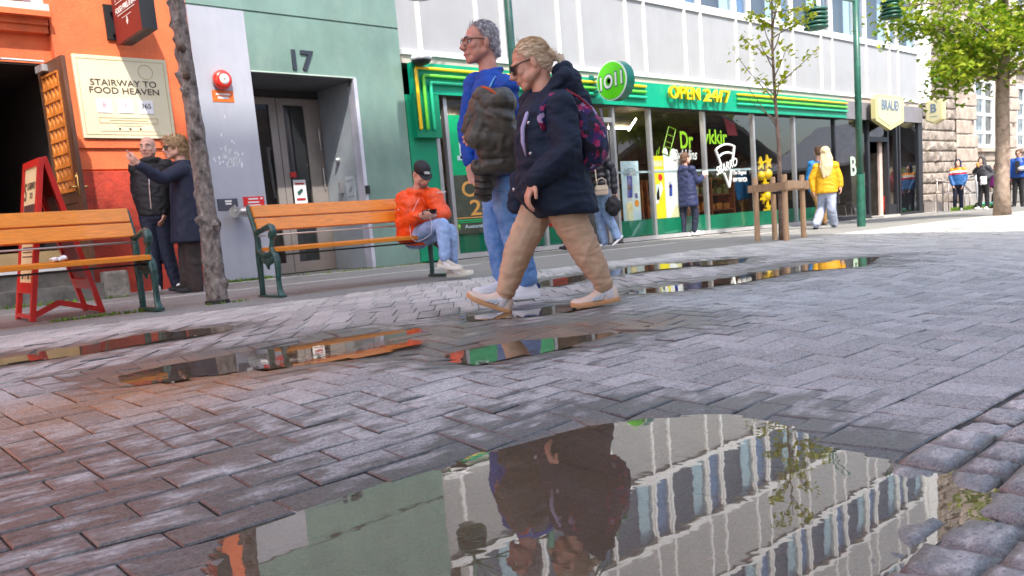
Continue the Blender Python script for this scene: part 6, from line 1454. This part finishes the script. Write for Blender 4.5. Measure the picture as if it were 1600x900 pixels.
def bench(loc, label):
    root = thing('bench', label, 'bench', (0, 0, 0), group='green iron benches with orange slats')
    for x in (.03, BL-.03): bench_end(root, x, 1)
    dn_ = Vector((0, .36, -1)).normalized()          # slope of the backrest
    def slat(y, z, hy, hz, tilt): 
        ax = (Vector((1, 0, 0)), Vector((0, math.cos(tilt), math.sin(tilt))), Vector((0, -math.sin(tilt), math.cos(tilt))))
        return MB().cbox((BL/2, y, z), BL/2-.035, hy, hz, ax, .006)
    tl = -.36
    slat(.235, .80, .018, .060, tl).out('back_slat', WOODO, root); slat(.185, .675, .018, .060, tl).out('back_slat', WOODO, root)
    for k, y in enumerate((-.12, -.02, .08)): slat(y, .445 if k else .44, .046, .019, 0 if k else .1).out('seat_slat', WOODO, root)
    MB().tube([(.03, .16, .575), (BL-.03, .16, .575)], .008, 8).out('tie_rod', STEEL, root, smooth=True)
    MB().tube([(.03, -.10, .385), (BL-.03, -.10, .385)], .008, 8).out('tie_rod', mat('dark rod', (.05, .05, .05), .4, metal=.5), root, smooth=True)
    m = MB()
    for k in range(3):
        m.tube([(.10+.02*k, .203, .80), (.13+.02*k, .202, .83), (.15+.02*k, .205, .79), (.17+.02*k, .202, .82), (.20+.02*k, .205, .80)], .003, 5)
    root.location = loc; return root
b1p, b2p = on_ground(250, 487), on_ground(441, 464)
b2 = bench((b2p.x-.03, b2p.y+.17, gz(b2p.x+1, b2p.y+.1)), 'bench with orange slats where the man in orange sits')
b1 = copy_tree(b2); b1.name = 'bench.001'; b1['label'] = 'empty bench with orange slats at the left before the red board'
b1.location = (b1p.x-BL+.03, b1p.y+.17, gz(b1p.x-1, b1p.y+.1))
# crumpled tissue left on the empty bench
m = MB(); c = at_y(88, 404, b1p.y+.05); m.ell((c.x, c.y, b1.location.z+.478), (.05, .03, .016)); m.ell((c.x+.05, c.y, b1.location.z+.485), (.025, .02, .02)); fuse('tissue', m, SHW, None, .007, 1, ((.012, 30, (1, 1, 1)),), label='crumpled white tissue on the seat of the empty bench', cat='tissue')

# ------------------------------------------------------------------ red folding board
eg = on_ground(50, 503); t_ = thing('folding_board', 'red wooden folding board sign behind the empty bench', 'sign board', eg)
REDW = mat('red painted wood', (.62, .025, .018), .4, var=.12, vscale=6, coat=.3)
A0, A1, Bx1 = on_ground(22, 497), on_ground(52, 503), on_ground(162, 489)
Y0 = A1.y
top = at_y(69, 245, Y0+.24); fr = Vector((A0-A1)); fr.z = 0
wdir = (A0-A1).normalized(); wlen = .46
wdir = Vector((.02, 1, 0)).normalized(); wlen = .56
A1g = A1; A0g = A1+wdir*wlen; A0g.z = gz(A0g.x, A0g.y)
apexN = Vector((A1.x+.25, A1.y+.02, A1.z+1.30)); apexF = apexN+wdir*wlen
Bn = Vector((Bx1.x, Bx1.y, Bx1.z)); Bf = Bn+wdir*wlen; Bf.z = gz(Bf.x, Bf.y)
def panel(p0, p1, q0, q1, nm, sheet_m, prints):
    """frame p0-p1 at the foot, q0-q1 at the top, with an inset sheet"""
    u_ = (p1-p0).normalized(); v_ = (q0-p0); H = v_.length; v_.normalize(); n_ = u_.cross(v_).normalized(); W = (p1-p0).length; m = MB()
    bx_ = lambda a0, a1, b0, b1, t=.02: m.cbox(p0+u_*((a0+a1)/2)+v_*((b0+b1)/2), abs(a1-a0)/2, (b1-b0)/2, t, (u_, v_, n_), .003)
    bx_(0, .055, 0, H); bx_(W-.055, W, 0, H); bx_(.055, W-.055, .02, .05); bx_(.055, W-.055, .22, .31); bx_(.055, W-.055, H-.06, H)
    fo = m.out(nm, REDW, t_)
    sh = MB().cbox(p0+u_*(W/2)+v_*((.31+H-.06)/2), W/2-.05, (H-.37)/2, .006, (u_, v_, n_)).out('sheet', sheet_m, fo)
    for pn, mm, a0, a1, b0, b1 in prints:
        MB().cbox(p0+u_*((a0+a1)/2*W)+v_*(.31+(b0+b1)/2*(H-.37))+n_*(.0075), abs(a1-a0)/2*W, (b1-b0)/2*(H-.37), .0012, (u_, v_, n_)).out(pn, mm, sh)
    return fo, u_, v_, n_, W, H
PAPER = mat('cream paper', (.74, .66, .36), .5, var=.06); MENU = mat('dark photo print', (.13, .085, .075), .4, var=.6, vscale=22, col2=(.03, .02, .02))
fo, u_, v_, n_, W, H = panel(A0g, A1g, apexF, apexN, 'front_frame', PAPER, [('photo', MENU, .13, .87, .42, .68), ('text_lines', INKB, .2, .8, .34, .35), ('text_lines', INKB, .2, .8, .30, .31), ('text_lines', INKB, .2, .75, .26, .27), ('text_lines', INKB, .2, .8, .22, .23), ('picture', INKB, .2, .3, .03, .07), ('picture', INKG, .38, .48, .03, .07), ('picture', INKB, .56, .66, .03, .07), ('picture', INKG, .72, .82, .03, .07), ('picture', INKG, .2, .3, .11, .15), ('picture', INKB, .38, .48, .11, .15), ('picture', INKG, .56, .66, .11, .15)])
text('STAIRWAY', 'lettering', INKB, A0g+u_*W*.56+v_*(H-.21)+n_*.009, u_, v_, .26, .06, .002, .004, fo)
text('TO', 'lettering', INKB, A0g+u_*W*.56+v_*(H-.29)+n_*.009, u_, v_, .09, .05, .002, .004, fo)
text('S', 'lettering', INKB, A0g+u_*W*.2+v_*(H-.25)+n_*.009, u_, v_, .06, .15, .002, .0, fo)
fo2, u2, v2, n2, W2, H2 = panel(Bn, Bf, apexN+Vector((.02, 0, .0)), apexF+Vector((.02, 0, 0)), 'back_frame', mat('dark red sheet', (.30, .012, .014), .35), [])
MB().prism([(.12, .62), (.30, .58), (.34, .72), (.24, .85), (.14, .78)], Bn-n2*.008, u2, v2, .003).out('poster_picture', mat('pale picture', (.5, .42, .5), .4, var=.5, vscale=20), fo2) if False else None
MB().cbox(Bn+u2*.25+v2*(H2*.66)-n2*.008, .12, .14, .0015, (u2, v2, n2)).out('picture', mat('pale picture print', (.5, .42, .46), .4, var=.6, vscale=24, col2=(.12, .05, .05)), fo2)
kn = (A1g+Bn)/2+Vector((-.06, 0, .13)); m = MB()
for a, c in ((A1g+Vector((.02, 0, .05)), kn), (kn, Bn+Vector((0, 0, .03)))):
    d = (c-a).normalized(); m.cbox((a+c)/2, (c-a).length/2, .008, .022, (d, d.cross(UP).normalized(), d.cross(UP).normalized().cross(d)))
m.out('spreader', REDW, t_)
# things in the doorway: pale box on the step
bx_ = thing('wooden_box', 'pale wooden box standing on the doorstep of the food hall', 'box', (2.35, 10.35, .455))
m = MB(); m.box(1.95, 2.72, 10.36, 10.40, .46, .68).box(1.95, 1.99, 10.40, 10.75, .46, .68).box(2.68, 2.72, 10.40, 10.75, .46, .68).box(1.95, 2.72, 10.75, 10.79, .46, .68); m.out('sides', mat('pale ply', (.55, .38, .18), .7, var=.15), bx_)
MB().box(1.93, 2.74, 10.345, 10.36, .455, .5).out('white_skirting', WHITE, bx_)

# ------------------------------------------------------------------ lamp posts
LAMPG = mat('bottle green paint', (.016, .115, .075), .4, var=.25, vscale=5, coat=.3)
lp = on_ground(1346, 354)
def lamp_post(p, label, hgt=4.75, arms=True):
    t_ = thing('lamp_post', label, 'lamp post', p, group='green lamp posts')
    MB().tube([p-Vector((0, 0, .05)), p+Vector((0, 0, 1.02)), p+Vector((0, 0, 1.03))], [.083, .083, .070], 20).out('base_tube', LAMPG, t_, smooth=True, auto=50)
    MB().tube([p+Vector((0, 0, 1.0)), p+Vector((0, 0, hgt))], [.066, .058], 18).out('pole', LAMPG, t_, smooth=True)
    for s, top in ((-1, 0), (1, .52)):
        yx = Vector((1.62 if s < 0 else 1.62, 0, 0))*s; c = p+yx+Vector((0, 0, hgt-.86+ (top)))
        MB().tube([p+Vector((0, 0, hgt-.42)), p+yx*1.13+Vector((0, 0, hgt-.50 if s < 0 else hgt+.02))], .022, 8).out('arm', LAMPG, t_, smooth=True) if s < 0 else MB().tube([p+Vector((0, 0, hgt-.1)), p+yx*1.1+Vector((0, 0, hgt+.10))], .022, 8).out('arm', LAMPG, t_, smooth=True)
        m = MB()
        for k in range(2): m.tube([c+Vector((0, 0, .28)), c+Vector((-s*(.25+.2*k), 0, .75)), c+Vector((-s*(.65+.15*k), 0, 1.05))], .016, 6)
        m.out('brace', LAMPG, t_, smooth=True)
        MB().tube([c+Vector((0, 0, .55)), c+Vector((0, 0, .1))], .02, 8).out('hanger', LAMPG, t_, smooth=True)
        lm = MB().tube([c+Vector((0, 0, z)) for z in (.16, .12, -.2, -.23)], [.09, .155, .15, .13], 20).out('lantern', mat('lantern core', (.01, .05, .04), .5), t_, smooth=True)
        for k in range(5):
            z = .11-.075*k; MB().tube([c+Vector((0, 0, z+.022)), c+Vector((0, 0, z)), c+Vector((0, 0, z-.028)), c+Vector((0, 0, z-.045))], [.165, .215, .215, .165], 24).out('louvre', LAMPG, lm, smooth=True)
    return t_
l1 = lamp_post(lp, 'green lamp post with two ribbed lanterns right of the young tree')
l2 = copy_tree(l1); q = at_y(806, 160, 9.3); l2.location = (q.x, 9.3, plane_h(q.x, 9.3)); l2['label'] = 'green lamp post rising behind the man in blue sweater'
l2.rotation_euler = (0, 0, R(0))
# weeds along the wall foot
wv = MB(); rngw = random.Random(9)
def weeds(x0, x1, y, n, h_):
    for _ in range(n):
        x = rngw.uniform(x0, x1); yy = y-rngw.random()*.05; z = gz(x, yy); a = rngw.uniform(0, 3.1); hh_ = h_*rngw.uniform(.4, 1.2); lx, ly = rngw.uniform(-.5, .5)*hh_, rngw.uniform(-.6, .2)*hh_; w_ = .006+.01*rngw.random()
        wv.add([(x-w_*math.cos(a), yy-w_*math.sin(a), z), (x+w_*math.cos(a), yy+w_*math.sin(a), z), (x+lx, yy+ly, z+hh_)], [(0, 1, 2)])
weeds(5.2, 7.9, YF-.04, 160, .04); weeds(4.65, 5.3, YF-.05, 180, .06); weeds(.3, 3.2, 9.9, 260, .05); weeds(28, 33, YS-1.1, 1500, .14); weeds(36, 40, YS-1.1, 900, .14); weeds(1.7, 2.5, 7.2, 160, .03); weeds(2.9, 3.3, 7.1, 40, .02)
wv.out('weeds', mat('weed green', (.16, .30, .02), .7, var=.3), kind='stuff', label='low green weeds growing along the foot of the walls', cat='weeds', fix=False)
# ------------------------------------------------------------------ trees
def leaf_mat(name, a, c, trans=.35):
    m = bpy.data.materials.new(name); m.use_nodes = True; t = m.node_tree; b = t.nodes['Principled BSDF']
    at = t.nodes.new('ShaderNodeAttribute'); at.attribute_name = 'tone'
    mx = t.nodes.new('ShaderNodeMix'); mx.data_type = 'RGBA'; mx.inputs['A'].default_value = (*a, 1); mx.inputs['B'].default_value = (*c, 1)
    t.links.new(at.outputs['Fac'], mx.inputs['Factor']); t.links.new(mx.outputs['Result'], b.inputs['Base Color'])
    b.inputs['Roughness'].default_value = .5; b.inputs['Specular IOR Level'].default_value = .3
    tr = t.nodes.new('ShaderNodeBsdfTranslucent'); t.links.new(mx.outputs['Result'], tr.inputs['Color'])
    ms = t.nodes.new('ShaderNodeMixShader'); ms.inputs[0].default_value = trans
    o = t.nodes['Material Output']; t.links.new(b.outputs[0], ms.inputs[1]); t.links.new(tr.outputs[0], ms.inputs[2]); t.links.new(ms.outputs[0], o.inputs[0])
    return m
LEAF_Y = leaf_mat('spring leaves', (.30, .40, .015), (.72, .70, .06), .5); LEAF_G = leaf_mat('maple leaves', (.10, .23, .008), (.52, .56, .05), .5); LEAF_D = leaf_mat('dark leaves', (.05, .10, .02), (.14, .2, .03), .3)
def leaves(name, m, spots, size, parent, rng, cup=.3):
    """leaf sprays: five-pointed leaves folded along the midrib, many per twig end"""
    V = []; F = []; T = []
    shape = [(0, 0), (.30, .05), (.5, .32), (.27, .42), (.34, .75), (.10, .66), (0, 1.0), (-.10, .66), (-.34, .75), (-.27, .42), (-.5, .32), (-.30, .05)]
    for (p, n_, spread) in spots:
        for _ in range(n_):
            o = Vector(p)+Vector((rng.gauss(0, 1), rng.gauss(0, 1), rng.gauss(0, .6)))*spread
            s = size*rng.uniform(.6, 1.25); az = rng.uniform(0, 6.28); dr = rng.uniform(-.9, .25)
            d = Vector((math.cos(az)*math.cos(dr), math.sin(az)*math.cos(dr), math.sin(dr))); sd = d.cross(Vector((0, 0, 1))).normalized()
            sd = (sd+Vector((0, 0, rng.uniform(-.6, .6)))).normalized(); nn = sd.cross(d)
            tone = min(1, max(0, rng.gauss(.42, .28))); b = len(V)
            for a, c in shape: V.append(tuple(o+sd*(a*s)+d*(c*s)+nn*(abs(a)*s*cup-c*c*s*.12))); T.append(tone)
            F.append((b, b+1, b+2, b+3, b+4, b+5, b+6)); F.append((b, b+6, b+7, b+8, b+9, b+10, b+11))
    me = bpy.data.meshes.new(name); me.from_pydata(V, [], F); me.materials.append(m)
    a = me.attributes.new('tone', 'FLOAT', 'POINT'); a.data.foreach_set('value', T)
    return link(name, me, parent)
BARKG = mat('grey scarred bark', (.40, .34, .30), .9, vscale=13, bump=1, bscale=34, col2=(.05, .04, .034), stretch=(1.3, 1.3, .8), detail=8)
BARKB = mat('brown bark', (.24, .165, .125), .85, var=.35, vscale=14, bump=.6, bscale=40); BARKP = mat('pale bark', (.36, .27, .21), .85, var=.3, vscale=8, bump=.6, bscale=30)
def limb(m, p0, p1, r0, r1, rng, n=6, wob=.05, sides=8):
    p0, p1 = Vector(p0), Vector(p1); L = (p1-p0).length; pts = []; rs = []
    off = Vector((0, 0, 0))
    for i in range(n+1):
        t = i/n; off += Vector((rng.gauss(0, 1), rng.gauss(0, 1), rng.gauss(0, .5)))*wob*L/n
        pts.append(p0.lerp(p1, t)+off*(1 if i else 0)); rs.append(r0+(r1-r0)*t)
    m.tube(pts, rs, sides); return pts
# 1: old scarred trunk between the benches
rng = random.Random(11)
tb = on_ground(340, 473); t1 = thing('street_tree', 'old trunk with scarred grey bark and knots between the two benches', 'tree', tb)
lean = Fig(340, 473).p(277, 0)
pts = []; rs = []
for i in range(13):
    t = i/12; p = tb.lerp(lean, t*1.35)+Vector((.018*math.sin(5*t+.5), .015*math.cos(4*t), 0)); pts.append(p); rs.append((.086-.034*t)*(1+.03*math.sin(9*t)+(.12 if i == 0 else 0)))
m = MB()
n = 26; rings = []
fine = []
for i in range(len(pts)-1):
    for k in range(9): fine.append((pts[i].lerp(pts[i+1], k/9), rs[i]+(rs[i+1]-rs[i])*k/9))
knots = [(rng.uniform(0, 1)**.9*2.9, rng.uniform(2.6, 5.6), rng.uniform(.018, .040)) for _ in range(44)]
for p, r_ in fine:
    ring = []
    for k in range(n):
        a = 2*math.pi*k/n; q = Vector((math.cos(a), math.sin(a), 0)); h_ = p.z-tb.z
        d = .012*noise.noise(Vector((q.x*2.2, q.y*2.2, h_*5)))+.006*noise.noise(Vector((q.x*6, q.y*6, h_*16)))
        for kz, ka, kr in knots:
            da = (a-ka+math.pi) % (2*math.pi)-math.pi; dd2 = math.hypot(da*r_, h_-kz)/kr
            if dd2 < 1.6: d += .024*math.exp(-((dd2-.75)/.3)**2)-.022*math.exp(-(dd2/.42)**2)
        ring.append(p+q*(r_+d))
    rings.append(ring)
m.loft(rings); m.out('trunk', BARKG, t1, smooth=True)
MB().tube([(tb.x, tb.y, tb.z-.02), (tb.x, tb.y, tb.z+.025)], [.112, .102], 18).out('root_collar', mat('dark root collar', (.02, .018, .017), .8), t1)
for (kz, ka, kr) in ((2.16, 4.0, .036), (1.95, 4.2, .03), (2.75, 4.6, .035)):
    i = min(range(len(fine)), key=lambda q: abs(fine[q][0].z-tb.z-kz)); p, r_ = fine[i]; q = Vector((math.cos(ka), math.sin(ka), .15))
    MB().tube([p+q*r_*.7, p+q*(r_+.018), p+q*(r_+.028)], [kr*1.25, kr, kr*.8], 12).ell(p+q*(r_+.02), kr*.7).out('branch_stub', mat('knot wood', (.16, .11, .07), .8, var=.4, vscale=25, col2=(.05, .035, .025)), t1, smooth=True)
mb = MB(); top = pts[-1]; spots = []
for k in range(9):
    a = k*2.4; e = top+Vector((math.cos(a)*rng.uniform(.7, 1.5), math.sin(a)*rng.uniform(.5, 1.1)-.3, rng.uniform(.9, 2.4)))
    pp = limb(mb, top-Vector((0, 0, .15*k*.3)), e, .03, .006, rng)
    for q in pp[3:]: spots.append((q, 7, .2))
mb.out('branches', BARKG, t1, smooth=True); leaves('crown', LEAF_G, spots, .09, t1, rng)
# 2: young tree held by a timber frame
rng = random.Random(5)
tb = on_ground(1222, 375); t2 = thing('young_tree', 'slender young tree with sparse yellow green leaves tied inside timber stakes', 'tree', tb)
FT = Fig(1222, 375)
def vz(px, py): return FT.p(px, py)
m = MB(); tp = [tb, vz(1219, 300), vz(1217, 230), vz(1211, 150), vz(1207, 80), vz(1206, 0), vz(1203, -90)]
m.tube(tp, [.050, .037, .030, .024, .018, .013, .007], 10)
m.out('trunk', BARKB, t2, smooth=True)
m = MB(); spots = []
br = [((1213, 165), (1150, 80), 3), ((1213, 190), (1166, 150), 0), ((1209, 140), (1275, 78), 3), ((1210, 110), (1186, 62), 3), ((1208, 90), (1190, 20), 4), ((1208, 80), (1232, 20), 5), ((1207, 60), (1262, 25), 5), ((1206, 40), (1170, 25), 4), ((1207, 35), (1228, -20), 5), ((1206, 15), (1190, -40), 5), ((1209, 125), (1236, 70), 4), ((1211, 160), (1222, 115), 4), ((1205, 0), (1240, -50), 5), ((1205, -20), (1175, -60), 5), ((1215, 200), (1160, 130), 0), ((1208, 95), (1160, 60), 4), ((1206, 20), (1265, 10), 5), ((1212, 150), (1185, 120), 3), ((1207, 50), (1215, -10), 5), ((1204, -50), (1225, -100), 5), ((1204, -60), (1185, -110), 5)]
for k, (a, c, nl) in enumerate(br):
    a_, c_ = vz(*a), FT.p(c[0], c[1], rng.uniform(-.4, .4))
    pp = limb(m, a_, c_, .011, .003, rng, 6, .07, 5)
    for j, q in enumerate(pp[2:]):
        if nl: spots.append((q, 2 if j < 2 else nl*2, .06))
m.out('branches', BARKB, t2, smooth=True); leaves('crown', LEAF_Y, spots, .085, t2, rng)
t_ = thing('tree_stakes', 'four round timber stakes with cross bars around the young tree', 'tree guard', tb)
TIM = mat('raw timber', (.50, .32, .18), .75, var=.18, vscale=5, stretch=(6, 6, .8), bump=.2, bscale=50)
fz = []
for px, py in ((1184, 377), (1211, 374), (1229, 376), (1256, 371)):
    p = on_ground(px, py); top = .97; m = MB()
    m.tube([p-Vector((0, 0, .1)), p+Vector((0, 0, top-.015)), p+Vector((0, 0, top))], [.042, .041, .034], 14); m.out('stake', TIM, t_, smooth=True, auto=40); fz.append(p)
def bar(a, c, z, hw=.055):
    a = a+Vector((0, 0, z)); c = c+Vector((0, 0, z)); d = (c-a).normalized(); nrm = Vector((0, 0, 1)).cross(d).normalized()
    return MB().cbox((a+c)/2-nrm*.055, (c-a).length/2+.09, .016, hw, (d, nrm, Vector((0, 0, 1)))).out('crossbar', TIM, t_)
bar(fz[0], fz[2], .80); bar(fz[2], fz[3], .82); bar(fz[1], fz[3], .80)
m = MB(); c = Vector((tb.x, tb.y, tb.z+.72)); m.tube([c+Vector((.1*math.cos(a*.524), .1*math.sin(a*.524), 0)) for a in range(13)], .02, 6); m.out('rubber_tie', BLACK, t_)
# 3: maple by the stone house
rng = random.Random(21)
tb = on_ground(1566, 336); t3 = thing('maple_tree', 'maple with straight pale trunk and spreading bright green crown', 'tree', tb)
FT = Fig(1566, 336)
def vz(px, py): return FT.p(px, py)
tp = [tb, vz(1565, 290), vz(1567, 230), vz(1566, 170), vz(1567, 125), vz(1570, 80), vz(1570, 20), vz(1568, -60), vz(1566, -160)]
m = MB(); m.tube(tp, [.18, .150, .140, .132, .125, .10, .08, .05, .02], 14); m.out('trunk', BARKP, t3, smooth=True)
m = MB(); spots = []; base = tp[4]
def grow(p, e, r_, depth):
    pp = limb(m, p, e, r_, r_*.35, rng, 6, .08, 6)
    for q in pp[2:]:
        if depth == 0 or rng.random() < .6: spots.append((q, 15 if depth else 10, .22))
    if depth:
        for j in range(3 if depth > 1 else 2):
            q = pp[rng.randint(2, 6)]; d = (e-p).normalized(); e2 = q+(d*rng.uniform(.4, .9)+Vector((rng.gauss(0, .55), rng.gauss(0, .55), rng.gauss(.12, .3))))*(.75*(e-p).length*.62)
            grow(q, e2, r_*.5, depth-1)
for (px, py, dy, src) in ((1490, 108, -.6, 4), (1500, 60, .7, 5), (1470, 40, -.4, 5), (1520, 120, -1.2, 4), (1540, 95, 1.2, 4), (1640, 90, -.4, 4), (1620, 40, 1.3, 5), (1660, 20, .3, 5), (1500, 0, -1.3, 6), (1490, -10, .4, 6), (1560, -60, -1, 6), (1620, -70, .8, 7), (1510, -90, .6, 7), (1570, -160, 0, 7), (1690, -30, -.8, 6), (1590, 60, -1.7, 5), (1530, 40, -1.9, 5), (1470, 85, -1.0, 5)):
    grow(tp[src], FT.p(px, py, dy), .04, 2)
m.out('branches', BARKB, t3, smooth=True); leaves('crown', LEAF_G, spots, .125, t3, rng)
# trees across the street, caught in the shop glass
for k, (x, y, hgt, lb) in enumerate(((27, -1.5, 6.5, 'leafy tree across the street in front of the corrugated house'), (35, -2.2, 7.0, 'leafy tree across the street between the two timber kiosks'), (56, -2, 7.5, 'leafy tree across the street beyond the dark kiosk'), (16.5, -3.5, 7.5, 'leafy tree across the street nearest the tall building'))):
    rng = random.Random(40+k); p = Vector((x, y, gl(x)-.1)); t_ = thing('broadleaf_tree', lb, 'tree', p)
    m = MB(); m.tube([p, p+Vector((0, 0, 2)), p+Vector((.1, 0, hgt*.8))], [.16, .12, .04], 8); spots = []
    for j in range(16):
        a = j*2.4; e = p+Vector((math.cos(a)*rng.uniform(.8, 2.2), math.sin(a)*rng.uniform(.8, 2.0), rng.uniform(2.3, hgt)))
        pp = limb(m, p+Vector((0, 0, min(e.z-.5, 1.9+.2*j))), e, .04, .01, rng, 5, .08, 5)
        for q in pp[2:]: spots.append((q, 14, .38))
    m.out('trunk', BARKB, t_, smooth=True); leaves('crown', LEAF_G, spots, .22, t_, rng)
